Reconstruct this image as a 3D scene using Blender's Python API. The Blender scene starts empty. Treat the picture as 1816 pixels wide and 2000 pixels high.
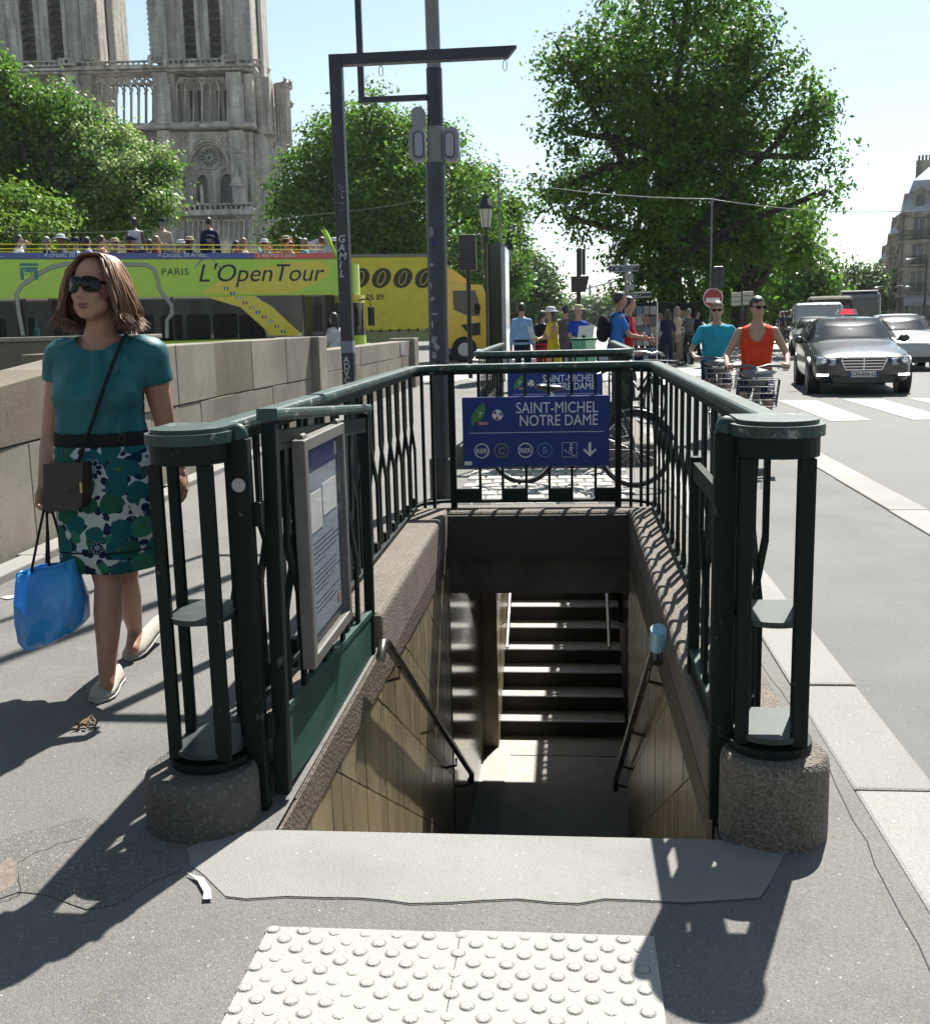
import bpy, bmesh, math, random
import numpy as np
from mathutils import Vector, Matrix
R = math.radians
rng = random.Random(7)
nrng = np.random.default_rng(7)
scene = bpy.context.scene
COL = scene.collection

# ------------------------------------------------------------------ camera
CAM_H, CAM_F = 1.42, 2080.0            # eye height (m), focal length in photo pixels
YAW, PITCH, ROLL = R(5.62), R(10.05), R(-1.39)
fwd = Vector((-math.sin(YAW) * math.cos(PITCH), math.cos(YAW) * math.cos(PITCH), -math.sin(PITCH)))
rgt = Vector((math.cos(YAW), math.sin(YAW), 0))
upv = rgt.cross(fwd)
rgt, upv = rgt * math.cos(ROLL) + upv * math.sin(ROLL), -rgt * math.sin(ROLL) + upv * math.cos(ROLL)
cam_d = bpy.data.cameras.new('camera')
cam = bpy.data.objects.new('camera', cam_d); COL.objects.link(cam)
cam.matrix_world = Matrix(((rgt.x, upv.x, -fwd.x, 0), (rgt.y, upv.y, -fwd.y, 0), (rgt.z, upv.z, -fwd.z, CAM_H), (0, 0, 0, 1)))
cam_d.sensor_fit = 'HORIZONTAL'; cam_d.sensor_width = 36
cam_d.lens = CAM_F / 1816 * 36
cam_d.clip_start = 0.05; cam_d.clip_end = 6000
scene.camera = cam

# ------------------------------------------------------------------ world, sun, exposure
SUN_TO = Vector((0.235, 0.686, 1.0)).normalized()         # direction towards the sun (from the shadows on the pavement)
SUN_EL = math.asin(SUN_TO.z)
world = bpy.data.worlds.new('World'); scene.world = world; world.use_nodes = True
wn = world.node_tree.nodes; wl = world.node_tree.links
for n in list(wn): wn.remove(n)
sky = wn.new('ShaderNodeTexSky'); sky.sky_type = 'NISHITA'; sky.sun_disc = False
sky.sun_elevation = SUN_EL
sky.sun_rotation = math.atan2(SUN_TO.x, SUN_TO.y)
sky.air_density = 1.0; sky.dust_density = 0.25; sky.ozone_density = 3.0
bg = wn.new('ShaderNodeBackground'); bg.inputs[1].default_value = 0.058
wo = wn.new('ShaderNodeOutputWorld')
hz = wn.new('ShaderNodeHueSaturation'); hz.inputs['Saturation'].default_value = 0.66; hz.inputs['Hue'].default_value = 0.474      # hazy summer sky
wl.new(sky.outputs[0], hz.inputs['Color']); wl.new(hz.outputs[0], bg.inputs[0]); wl.new(bg.outputs[0], wo.inputs[0])
sun_d = bpy.data.lights.new('sun', 'SUN'); sun_d.energy = 5.0; sun_d.angle = R(0.55); sun_d.color = (1.0, 0.955, 0.88)
sun = bpy.data.objects.new('sun', sun_d); COL.objects.link(sun)
sun.rotation_euler = SUN_TO.to_track_quat('Z', 'Y').to_euler(); sun.location = SUN_TO * 60
scene.view_settings.view_transform = 'Standard'; scene.view_settings.look = 'None'
scene.view_settings.exposure = 1.35; scene.view_settings.gamma = 1.0
scene.view_settings.use_curve_mapping = False
scene.cycles.max_bounces = 8
scene.cycles.transparent_max_bounces = 8

# photo pixel -> point on a known surface (ground height, wall plane, known distance)
def ray(x, y): return fwd + rgt * ((x - 908) / CAM_F) - upv * ((y - 1000) / CAM_F)
CP = Vector((0, 0, CAM_H))
def onG(x, y, z=0.0):
    d = ray(x, y); return CP + d * ((z - CAM_H) / d.z)
def onY(x, y, Y):
    d = ray(x, y); return CP + d * (Y / d.y)
def onX(x, y, X):
    d = ray(x, y); return CP + d * (X / d.x)

# ------------------------------------------------------------------ materials
MATS = {}
ALB = 0.64          # the picture is exposed for the shade: base colours stay at the dark, realistic end
def dim(c): return tuple(x * ALB for x in c)
def mat(name, col, rough=0.6, metal=0.0, var=0.0, scale=6.0, col2=None, bump=0.0, bscale=None, spec=0.5, coat=0.0, trans=0.0, detail=6, island=0.0):
    """procedural principled material: base colour mottled by noise, optional bump; coordinates in metres (object space)"""
    if name in MATS: return MATS[name]
    if metal < .5: col = dim(col); col2 = dim(col2) if col2 else None
    m = bpy.data.materials.new(name); m.use_nodes = True
    N = m.node_tree.nodes; L = m.node_tree.links
    b = N['Principled BSDF']
    b.inputs['Base Color'].default_value = (*col, 1); b.inputs['Roughness'].default_value = rough
    b.inputs['Metallic'].default_value = metal; b.inputs['Specular IOR Level'].default_value = spec
    b.inputs['Coat Weight'].default_value = coat
    if trans: b.inputs['Transmission Weight'].default_value = trans
    tc = N.new('ShaderNodeTexCoord')
    last = None
    if var or col2:
        nz = N.new('ShaderNodeTexNoise'); nz.inputs['Scale'].default_value = scale; nz.inputs['Detail'].default_value = detail
        nz.inputs['Roughness'].default_value = 0.62
        L.new(tc.outputs['Object'], nz.inputs['Vector'])
        mx = N.new('ShaderNodeMix'); mx.data_type = 'RGBA'
        c2 = col2 if col2 else tuple(max(0, c * (1 - var)) for c in col)
        c1 = col if col2 else tuple(min(1, c * (1 + var)) for c in col)
        mx.inputs['A'].default_value = (*c1, 1); mx.inputs['B'].default_value = (*c2, 1)
        mr = N.new('ShaderNodeMapRange'); mr.inputs['From Min'].default_value = 0.32; mr.inputs['From Max'].default_value = 0.68
        L.new(nz.outputs['Fac'], mr.inputs['Value']); L.new(mr.outputs[0], mx.inputs['Factor'])
        L.new(mx.outputs['Result'], b.inputs['Base Color']); last = mx.outputs['Result']
    if island:
        g = N.new('ShaderNodeNewGeometry'); hs = N.new('ShaderNodeHueSaturation')
        mr2 = N.new('ShaderNodeMapRange'); mr2.inputs['To Min'].default_value = 1 - island; mr2.inputs['To Max'].default_value = 1 + island
        L.new(g.outputs['Random Per Island'], mr2.inputs['Value']); L.new(mr2.outputs[0], hs.inputs['Value'])
        if last: L.new(last, hs.inputs['Color'])
        else: hs.inputs['Color'].default_value = (*col, 1)
        L.new(hs.outputs[0], b.inputs['Base Color'])
    if bump:
        nb = N.new('ShaderNodeTexNoise'); nb.inputs['Scale'].default_value = bscale or scale * 6; nb.inputs['Detail'].default_value = 4
        L.new(tc.outputs['Object'], nb.inputs['Vector'])
        bp = N.new('ShaderNodeBump'); bp.inputs['Strength'].default_value = min(1, bump); bp.inputs['Distance'].default_value = 0.01
        L.new(nb.outputs['Fac'], bp.inputs['Height']); L.new(bp.outputs[0], b.inputs['Normal'])
    MATS[name] = m
    return m

def nodes_of(name):
    m = bpy.data.materials.new(name); m.use_nodes = True; MATS[name] = m
    return m, m.node_tree.nodes, m.node_tree.links, m.node_tree.nodes['Principled BSDF']

def asphalt(name, base, dark, light, rough, speck=1.0, patch=0.6, gum=0.0):
    base, dark, light = dim(base), dim(dark), dim(light)
    m, N, L, b = nodes_of(name)
    tc = N.new('ShaderNodeNewGeometry')
    def noise(s, d=4, r=0.6):
        n = N.new('ShaderNodeTexNoise'); n.inputs['Scale'].default_value = s; n.inputs['Detail'].default_value = d; n.inputs['Roughness'].default_value = r
        L.new(tc.outputs['Position'], n.inputs['Vector']); return n.outputs['Fac']
    def ramp(src, a, bb, lo=0., hi=1.):
        r = N.new('ShaderNodeMapRange'); r.inputs['From Min'].default_value = a; r.inputs['From Max'].default_value = bb
        r.inputs['To Min'].default_value = lo; r.inputs['To Max'].default_value = hi
        L.new(src, r.inputs['Value']); return r.outputs[0]
    def mix(f, A, B, blend='MIX'):
        x = N.new('ShaderNodeMix'); x.data_type = 'RGBA'; x.blend_type = blend
        L.new(f, x.inputs['Factor']) if not isinstance(f, float) else setattr(x.inputs['Factor'], 'default_value', f)
        for k, v in (('A', A), ('B', B)):
            if isinstance(v, tuple): x.inputs[k].default_value = (*v, 1)
            else: L.new(v, x.inputs[k])
        return x.outputs['Result']
    c = mix(ramp(noise(1.1, 5), .35, .65), base, tuple(x * (1 - .25 * patch) for x in base))
    c = mix(ramp(noise(4.3, 6, .7), .55, .75, 0, .5 * patch), c, dark)
    # aggregate: light and dark grains
    vo = N.new('ShaderNodeTexVoronoi'); vo.inputs['Scale'].default_value = 260; L.new(tc.outputs['Position'], vo.inputs['Vector'])
    sep = N.new('ShaderNodeSeparateColor'); L.new(vo.outputs['Color'], sep.inputs[0])
    c = mix(ramp(sep.outputs[0], .80, .95, 0, .55 * speck), c, light)
    c = mix(ramp(sep.outputs[1], .70, .95, 0, .5 * speck), c, dark)
    vs = N.new('ShaderNodeTexVoronoi'); vs.inputs['Scale'].default_value = 55; L.new(tc.outputs['Position'], vs.inputs['Vector'])
    s2 = N.new('ShaderNodeSeparateColor'); L.new(vs.outputs['Color'], s2.inputs[0])
    hi = N.new('ShaderNodeMath'); hi.operation = 'MULTIPLY'
    L.new(ramp(vs.outputs['Distance'], .12, .20, 1, 0), hi.inputs[0]); L.new(ramp(s2.outputs[0], .93, .95, 0, .6), hi.inputs[1])
    c = mix(hi.outputs[0], c, tuple(min(.8, x * 2.1) for x in light))
    if gum:      # trodden gum, drips and darker stains
        vg = N.new('ShaderNodeTexVoronoi'); vg.inputs['Scale'].default_value = 6; L.new(tc.outputs['Position'], vg.inputs['Vector'])
        s3 = N.new('ShaderNodeSeparateColor'); L.new(vg.outputs['Color'], s3.inputs[0])
        def both(u, v):
            k = N.new('ShaderNodeMath'); k.operation = 'MULTIPLY'; L.new(u, k.inputs[0]); L.new(v, k.inputs[1]); return k.outputs[0]
        c = mix(both(ramp(vg.outputs['Distance'], .07, .10, 1, 0), ramp(s3.outputs[0], .70, .72, 0, .5 * gum)), c, dark)
        c = mix(both(ramp(vg.outputs['Distance'], .05, .07, 1, 0), ramp(s3.outputs[1], .78, .80, 0, .6 * gum)), c, light)
        c = mix(ramp(noise(.55, 7, .72), .50, .70, 0, .55 * gum), c, tuple(x * .62 for x in base))
        c = mix(ramp(noise(9, 8, .8), .60, .72, 0, .35 * gum), c, light)
    L.new(c, b.inputs['Base Color']); b.inputs['Roughness'].default_value = rough; b.inputs['Specular IOR Level'].default_value = .18
    bp = N.new('ShaderNodeBump'); bp.inputs['Strength'].default_value = .5; bp.inputs['Distance'].default_value = .004
    L.new(vo.outputs['Distance'], bp.inputs['Height'])
    b2 = N.new('ShaderNodeBump'); b2.inputs['Strength'].default_value = .35; b2.inputs['Distance'].default_value = .02
    L.new(noise(2.2, 5), b2.inputs['Height']); L.new(bp.outputs[0], b2.inputs['Normal'])
    L.new(b2.outputs[0], b.inputs['Normal'])
    return m

def pebble(name, cols, grout, scale=95, bump=.9):
    """exposed-aggregate concrete: voronoi stones of several colours"""
    cols = [dim(c) for c in cols]; grout = dim(grout)
    m, N, L, b = nodes_of(name)
    g = N.new('ShaderNodeNewGeometry')
    vo = N.new('ShaderNodeTexVoronoi'); vo.inputs['Scale'].default_value = scale; L.new(g.outputs['Position'], vo.inputs['Vector'])
    sep = N.new('ShaderNodeSeparateColor'); L.new(vo.outputs['Color'], sep.inputs[0])
    cr = N.new('ShaderNodeValToRGB'); cr.color_ramp.interpolation = 'CONSTANT'
    el = cr.color_ramp.elements
    el[0].color = (*cols[0], 1); el[1].position = 1 / len(cols); el[1].color = (*cols[1], 1)
    for i in range(2, len(cols)): e = el.new(i / len(cols)); e.color = (*cols[i], 1)
    L.new(sep.outputs[0], cr.inputs[0])
    mr = N.new('ShaderNodeMapRange'); mr.inputs['From Min'].default_value = .35; mr.inputs['From Max'].default_value = .62
    L.new(vo.outputs['Distance'], mr.inputs['Value'])
    mx = N.new('ShaderNodeMix'); mx.data_type = 'RGBA'; L.new(mr.outputs[0], mx.inputs['Factor']); L.new(cr.outputs[0], mx.inputs['A']); mx.inputs['B'].default_value = (*grout, 1)
    nz = N.new('ShaderNodeTexNoise'); nz.inputs['Scale'].default_value = 3.5; nz.inputs['Detail'].default_value = 5; L.new(g.outputs['Position'], nz.inputs['Vector'])
    m2 = N.new('ShaderNodeMix'); m2.data_type = 'RGBA'; m2.blend_type = 'MULTIPLY'; m2.inputs['Factor'].default_value = .55
    L.new(mx.outputs['Result'], m2.inputs['A'])
    r3 = N.new('ShaderNodeMapRange'); r3.inputs['From Min'].default_value = .3; r3.inputs['From Max'].default_value = .7; r3.inputs['To Min'].default_value = .45
    L.new(nz.outputs['Fac'], r3.inputs['Value']); L.new(r3.outputs[0], m2.inputs['B'])
    L.new(m2.outputs['Result'], b.inputs['Base Color']); b.inputs['Roughness'].default_value = .75
    bp = N.new('ShaderNodeBump'); bp.invert = True; bp.inputs['Strength'].default_value = bump; bp.inputs['Distance'].default_value = .008
    L.new(vo.outputs['Distance'], bp.inputs['Height']); L.new(bp.outputs[0], b.inputs['Normal'])
    return m

def chipped(name, paint, under, rough=.32, amount=.62, scale=9, spec=.5):
    """gloss paint with worn patches"""
    paint, under = dim(paint), dim(under)
    m, N, L, b = nodes_of(name)
    tc = N.new('ShaderNodeNewGeometry')
    nz = N.new('ShaderNodeTexNoise'); nz.inputs['Scale'].default_value = scale; nz.inputs['Detail'].default_value = 9; nz.inputs['Roughness'].default_value = .72
    L.new(tc.outputs['Position'], nz.inputs['Vector'])
    mr = N.new('ShaderNodeMapRange'); mr.inputs['From Min'].default_value = amount; mr.inputs['From Max'].default_value = amount + .06
    L.new(nz.outputs['Fac'], mr.inputs['Value'])
    n2 = N.new('ShaderNodeTexNoise'); n2.inputs['Scale'].default_value = 2.2; n2.inputs['Detail'].default_value = 6; L.new(tc.outputs['Position'], n2.inputs['Vector'])
    m1 = N.new('ShaderNodeMix'); m1.data_type = 'RGBA'; m1.inputs['A'].default_value = (*paint, 1); m1.inputs['B'].default_value = (*[p * .45 for p in paint], 1)
    r2 = N.new('ShaderNodeMapRange'); r2.inputs['From Min'].default_value = .35; r2.inputs['From Max'].default_value = .7; L.new(n2.outputs['Fac'], r2.inputs['Value']); L.new(r2.outputs[0], m1.inputs['Factor'])
    mx = N.new('ShaderNodeMix'); mx.data_type = 'RGBA'; L.new(mr.outputs[0], mx.inputs['Factor']); L.new(m1.outputs['Result'], mx.inputs['A']); mx.inputs['B'].default_value = (*under, 1)
    L.new(mx.outputs['Result'], b.inputs['Base Color'])
    rr = N.new('ShaderNodeMapRange'); rr.inputs['To Min'].default_value = rough; rr.inputs['To Max'].default_value = .7; L.new(nz.outputs['Fac'], rr.inputs['Value'])
    L.new(rr.outputs[0], b.inputs['Roughness']); b.inputs['Specular IOR Level'].default_value = spec
    bp = N.new('ShaderNodeBump'); bp.inputs['Strength'].default_value = .25; bp.inputs['Distance'].default_value = .004; L.new(nz.outputs['Fac'], bp.inputs['Height']); L.new(bp.outputs[0], b.inputs['Normal'])
    return m

def glass_mat(name, tint=(.02, .025, .03), rough=.03, alpha=.75):
    """dark reflective glazing that still lets some of the inside show"""
    m, N, L, b = nodes_of(name)
    b.inputs['Base Color'].default_value = (*tint, 1); b.inputs['Roughness'].default_value = rough; b.inputs['Specular IOR Level'].default_value = .6
    b.inputs['Alpha'].default_value = alpha
    return m

def emis(name, col, s):
    m, N, L, b = nodes_of(name)
    b.inputs['Base Color'].default_value = (*col, 1); b.inputs['Emission Color'].default_value = (*col, 1); b.inputs['Emission Strength'].default_value = s
    return m

M_SIDE = asphalt('pavement_asphalt', (.225, .22, .21), (.10, .10, .10), (.34, .33, .315), .75, gum=1.2)
M_ROAD = asphalt('road_asphalt', (.185, .185, .18), (.09, .09, .09), (.28, .28, .27), .65, speck=1.0, patch=.4)
M_LANE = asphalt('lane_asphalt', (.20, .20, .194), (.11, .11, .107), (.28, .28, .27), .7, speck=.6, patch=.8, gum=.7)
M_GRANITE = asphalt('kerb_granite', (.37, .36, .34), (.21, .205, .19), (.46, .45, .44), .6, speck=.9, patch=.6, gum=.6)
M_SILL = asphalt('sill_concrete', (.36, .36, .34), (.24, .24, .23), (.42, .42, .41), .6, speck=.35, patch=.9, gum=.8)
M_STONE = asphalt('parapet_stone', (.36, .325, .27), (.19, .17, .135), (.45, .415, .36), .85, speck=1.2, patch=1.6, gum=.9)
M_STONE_D = asphalt('parapet_stone_weathered_shaded', (.25, .215, .165), (.10, .085, .065), (.40, .35, .28), .9, speck=1.2, patch=1.2)
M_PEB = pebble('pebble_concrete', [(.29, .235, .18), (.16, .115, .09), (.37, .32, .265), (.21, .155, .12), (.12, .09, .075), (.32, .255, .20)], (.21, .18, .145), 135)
M_PEB2 = pebble('pebble_concrete_worn', [(.15, .13, .11), (.11, .10, .088), (.18, .16, .14), (.13, .115, .10)], (.105, .095, .085), 75, .5)
M_GREEN = chipped('green_gloss_paint_shaded', (.0035, .015, .0125), (.13, .12, .10), amount=.63, rough=.45, spec=.2, scale=16)  # railing green darkened: shade of the backlit bars is in the colour
M_GREEN_TOP = chipped('green_gloss_paint_worn_lit', (.011, .060, .050), (.30, .30, .28), amount=.575, scale=18)  # chipped, lighter copy of the railing green: sunlit tops painted in
M_SHELF = chipped('green_grey_shelf_paint', (.014, .040, .035), (.11, .12, .11), amount=.62, scale=12)
M_GREEN_L = chipped('green_panel_paint', (.010, .085, .066), (.16, .10, .05), amount=.62, scale=7)
M_TILE = mat('beige_wall_tile', (.29, .235, .145), .32, var=.42, scale=3.0, bump=.1, bscale=30)
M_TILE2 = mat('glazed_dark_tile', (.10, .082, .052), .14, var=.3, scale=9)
M_GROUT = mat('grout', (.10, .085, .06), .9, var=.3, scale=20)
M_TACT = asphalt('tactile_white', (.50, .49, .46), (.33, .32, .30), (.64, .63, .60), .65, speck=.25, patch=.45, gum=.55)
M_STEP = mat('step_stone', (.42, .40, .35), .6, var=.2, scale=6, bump=.2, bscale=80)
M_RISER = mat('riser_painted_shade', (.045, .04, .033), .8, var=.4, scale=8)  # near-black colour paints in the shade on the risers
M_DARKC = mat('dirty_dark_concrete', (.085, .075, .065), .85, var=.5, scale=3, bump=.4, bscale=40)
M_STEEL = mat('brushed_steel', (.45, .45, .46), .34, 1.0, var=.15, scale=20)
M_ALU = mat('aluminium_frame', (.21, .205, .19), .5, .3, var=.12, scale=16)
M_NAVYP = mat('navy_black_paint', (.012, .014, .028), .38, var=.4, scale=8)
M_POLE = mat('slate_pole_paint', (.022, .028, .045), .42, var=.45, scale=5)
M_GREYP = mat('grey_pole_paint', (.20, .21, .22), .5, var=.2, scale=5)
M_PALEG = mat('pale_grey_plastic', (.27, .29, .32), .35, var=.1)
M_BLACK = mat('black_satin', (.012, .012, .014), .4)
M_RUBBER = mat('black_rubber', (.018, .018, .018), .75)
M_WHITE = mat('white_paint', (.78, .78, .77), .5, var=.06, scale=5)
M_WHITE_MARK = mat('road_marking_white', (.48, .48, .47), .6, var=.12, scale=9, bump=.2, bscale=120)
M_PRINT = mat('white_print', (.85, .86, .88), .5)
M_SIGNB = mat('sign_navy', (.020, .050, .255), .45, var=.06, scale=3, spec=.2)
M_CHROME = mat('chrome', (.75, .75, .77), .12, 1.0)

def vary(m, amt):
    """each separate piece (tile, block, stone) a little lighter or darker"""
    N = m.node_tree.nodes; L = m.node_tree.links; b = N['Principled BSDF']; src = b.inputs['Base Color'].links[0].from_socket
    oi = N.new('ShaderNodeObjectInfo'); hs = N.new('ShaderNodeHueSaturation'); mr = N.new('ShaderNodeMapRange'); mr.inputs['To Min'].default_value = 1 - amt; mr.inputs['To Max'].default_value = 1 + amt
    L.new(oi.outputs['Random'], mr.inputs['Value']); L.new(mr.outputs[0], hs.inputs['Value']); L.new(src, hs.inputs['Color']); L.new(hs.outputs[0], b.inputs['Base Color'])
vary(M_TILE, .16); vary(M_STONE, .14); vary(M_GRANITE, .10); vary(M_STEP, .08); vary(M_TACT, .03)

# ------------------------------------------------------------------ mesh helpers
ORG = {}
def _tag(o, label=None, cat=None, group=None, kind=None):
    if label: o['label'] = label
    if cat: o['category'] = cat
    if group: o['group'] = group
    if kind: o['kind'] = kind
    return o
def thing(name, label, cat, loc=(0, 0, 0), group=None, rz=0.0):
    o = bpy.data.objects.new(name, None); COL.objects.link(o); o.empty_display_size = .1
    o.location = loc; o.rotation_euler = (0, 0, rz)
    ORG[o] = Vector(loc)
    return _tag(o, label, cat, group)

def frame(d, up=Vector((0, 0, 1))):
    d = Vector(d).normalized()
    if abs(d.dot(up)) > .98: up = Vector((0, 1, 0))
    x = d.cross(up).normalized(); y = x.cross(d).normalized()
    return x, y, d

class MB:
    def __init__(s): s.v = []; s.f = []; s.sm = []
    def add(s, vs, fs, smooth=False):
        o = len(s.v); s.v += [tuple(p) for p in vs]
        s.f += [tuple(i + o for i in f) for f in fs]; s.sm += [smooth] * len(fs); return s
    def box(s, x0, x1, y0, y1, z0, z1):
        return s.add([(x, y, z) for z in (z0, z1) for y in (y0, y1) for x in (x0, x1)],
                     [(0, 2, 3, 1), (4, 5, 7, 6), (0, 1, 5, 4), (2, 6, 7, 3), (0, 4, 6, 2), (1, 3, 7, 5)])
    def bar(s, p0, p1, w, h, up=Vector((0, 0, 1))):
        p0, p1 = Vector(p0), Vector(p1); x, y, d = frame(p1 - p0, up)
        q = [p + x * (a * w / 2) + y * (b * h / 2) for p in (p0, p1) for a, b in ((-1, -1), (1, -1), (1, 1), (-1, 1))]
        return s.add(q, [(3, 2, 1, 0), (4, 5, 6, 7), (0, 1, 5, 4), (1, 2, 6, 5), (2, 3, 7, 6), (3, 0, 4, 7)])
    def tube(s, p0, p1, r0, r1=None, n=8, caps=True, smooth=True):
        r1 = r0 if r1 is None else r1
        p0, p1 = Vector(p0), Vector(p1); x, y, d = frame(p1 - p0)
        vs = [p + (x * math.cos(t) + y * math.sin(t)) * r for p, r in ((p0, r0), (p1, r1)) for t in [2 * math.pi * k / n for k in range(n)]]
        s.add(vs, [(k, (k + 1) % n, n + (k + 1) % n, n + k) for k in range(n)], smooth)
        if caps: s.add(vs[:n], [tuple(range(n - 1, -1, -1))]); s.add(vs[n:], [tuple(range(n))])
        return s
    def path(s, pts, r, n=8, closed=False, smooth=True, rs=None, flat=1.0, up=Vector((0, 0, 1))):
        """round (or flattened) sweep along points"""
        pts = [Vector(p) for p in pts]; m = len(pts); vs = []
        for i, p in enumerate(pts):
            a = pts[(i - 1) % m] if (closed or i > 0) else p; b = pts[(i + 1) % m] if (closed or i < m - 1) else p
            x, y, d = frame(b - a, up); rr = rs[i] if rs else r
            vs += [p + x * (math.cos(t) * rr) + y * (math.sin(t) * rr * flat) for t in [2 * math.pi * k / n for k in range(n)]]
        fs = []
        for i in range(m if closed else m - 1):
            j = (i + 1) % m
            fs += [(i * n + k, i * n + (k + 1) % n, j * n + (k + 1) % n, j * n + k) for k in range(n)]
        s.add(vs, fs, smooth)
        if not closed: s.add(vs[:n], [tuple(range(n - 1, -1, -1))]); s.add(vs[-n:], [tuple(range(n))])
        return s
    def rectpath(s, pts, w, h, up=Vector((0, 0, 1)), closed=False):
        pts = [Vector(p) for p in pts]; m = len(pts); vs = []
        for i, p in enumerate(pts):
            a = pts[(i - 1) % m] if (closed or i > 0) else p; b = pts[(i + 1) % m] if (closed or i < m - 1) else p
            x, y, d = frame(b - a, up)
            vs += [p + x * (u * w / 2) + y * (v * h / 2) for u, v in ((-1, -1), (1, -1), (1, 1), (-1, 1))]
        fs = []
        for i in range(m if closed else m - 1):
            j = (i + 1) % m
            fs += [(i * 4 + k, i * 4 + (k + 1) % 4, j * 4 + (k + 1) % 4, j * 4 + k) for k in range(4)]
        s.add(vs, fs)
        if not closed: s.add(vs[:4], [(3, 2, 1, 0)]); s.add(vs[-4:], [(0, 1, 2, 3)])
        return s
    def prism(s, poly, off, smooth=False):
        """closed polygon (3-D points) extruded by the vector off"""
        off = Vector(off); a = [Vector(p) for p in poly]; n = len(a)
        vs = a + [p + off for p in a]
        s.add(vs, [tuple(range(n - 1, -1, -1)), tuple(range(n, 2 * n))])
        return s.add(vs, [(k, (k + 1) % n, n + (k + 1) % n, n + k) for k in range(n)], smooth)
    def lathe(s, prof, c=(0, 0, 0), n=24, smooth=True, sx=1, sy=1):
        c = Vector(c); vs = []
        for r, z in prof:
            vs += [c + Vector((math.cos(2 * math.pi * k / n) * r * sx, math.sin(2 * math.pi * k / n) * r * sy, z)) for k in range(n)]
        fs = [(i * n + k, i * n + (k + 1) % n, (i + 1) * n + (k + 1) % n, (i + 1) * n + k) for i in range(len(prof) - 1) for k in range(n)]
        s.add(vs, fs, smooth)
        s.add(vs[:n], [tuple(range(n - 1, -1, -1))]); s.add(vs[-n:], [tuple(range(n))]); return s
    def ell(s, c, rad, nu=12, nv=8, rot=None, smooth=True):
        c = Vector(c); vs = []
        for j in range(1, nv):
            ph = math.pi * j / nv
            for i in range(nu):
                th = 2 * math.pi * i / nu
                p = Vector((rad[0] * math.sin(ph) * math.cos(th), rad[1] * math.sin(ph) * math.sin(th), rad[2] * math.cos(ph)))
                vs.append(c + (rot @ p if rot else p))
        t = Vector((0, 0, rad[2])); vs += [c + (rot @ t if rot else t), c - (rot @ t if rot else t)]
        T, B = len(vs) - 2, len(vs) - 1
        fs = [(j * nu + i, j * nu + nu + i, j * nu + nu + (i + 1) % nu, j * nu + (i + 1) % nu) for j in range(nv - 2) for i in range(nu)]
        fs += [(T, i, (i + 1) % nu) for i in range(nu)] + [(B, (nv - 2) * nu + (i + 1) % nu, (nv - 2) * nu + i) for i in range(nu)]
        return s.add(vs, fs, smooth)
    def loft(s, rings, caps=True, smooth=True, close=True):
        n = len(rings[0]); vs = [p for r in rings for p in r]
        fs = []
        for i in range(len(rings) - 1):
            for k in range(n if close else n - 1):
                fs.append((i * n + k, i * n + (k + 1) % n, (i + 1) * n + (k + 1) % n, (i + 1) * n + k))
        s.add(vs, fs, smooth)
        if caps: s.add(rings[0], [tuple(range(n - 1, -1, -1))]); s.add(rings[-1], [tuple(range(n))])
        return s
    def quad(s, a, b, c, d): return s.add([a, b, c, d], [(0, 1, 2, 3)])
    def mesh(s, name, off=Vector((0, 0, 0))):
        me = bpy.data.meshes.new(name)
        me.from_pydata([(p[0] - off.x, p[1] - off.y, p[2] - off.z) for p in s.v], [], s.f)
        me.polygons.foreach_set('use_smooth', s.sm)
        me.update(); return me
    def build(s, name, m, parent=None, bevel=0.0, seg=2, label=None, cat=None, group=None, kind=None, local=False, weld=False, sub=0, sharp=None):
        """one object; coordinates are world ones unless local"""
        if parent is not None:
            off = Vector((0, 0, 0)) if local else ORG[parent]
            loc = Vector((0, 0, 0))
        else:
            a = np.array(s.v); off = Vector(((a[:, 0].min() + a[:, 0].max()) / 2, (a[:, 1].min() + a[:, 1].max()) / 2, a[:, 2].min())); loc = off
        me = s.mesh(name, off); o = bpy.data.objects.new(name, me); COL.objects.link(o)
        o.location = loc; ORG[o] = off
        if parent is not None: o.parent = parent
        if m: me.materials.append(m)
        if weld or sub:
            bm = bmesh.new(); bm.from_mesh(me); bmesh.ops.remove_doubles(bm, verts=bm.verts, dist=1e-5)
            bmesh.ops.recalc_face_normals(bm, faces=bm.faces); bm.to_mesh(me); bm.free()
        if bevel:
            md = o.modifiers.new('b', 'BEVEL'); md.width = bevel; md.segments = seg; md.limit_method = 'ANGLE'; md.angle_limit = R(35)
        if sub:
            md = o.modifiers.new('s', 'SUBSURF'); md.levels = sub; md.render_levels = sub
        return _tag(o, label, cat, group, kind)

def cp(o, parent=None, loc=None, rz=None):
    """copy one object (mesh shared)"""
    c = o.copy(); COL.objects.link(c); c.parent = parent
    if loc is not None: c.location = loc
    if rz is not None: c.rotation_euler = (0, 0, rz)
    return c
def copy_tree(o, parent=None):
    c = o.copy(); COL.objects.link(c); c.parent = parent
    for ch in list(o.children): copy_tree(ch, c)
    return c
def inst(src, name, parent, loc, rot=(0, 0, 0), m=None):
    """another object on the same mesh data, placed in the parent's space"""
    o = bpy.data.objects.new(name, src.data if hasattr(src, 'data') else src); COL.objects.link(o)
    o.parent = parent; o.location = loc; o.rotation_euler = rot
    if m:
        o.material_slots[0].link = 'OBJECT'; o.material_slots[0].material = m
    return o

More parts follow.
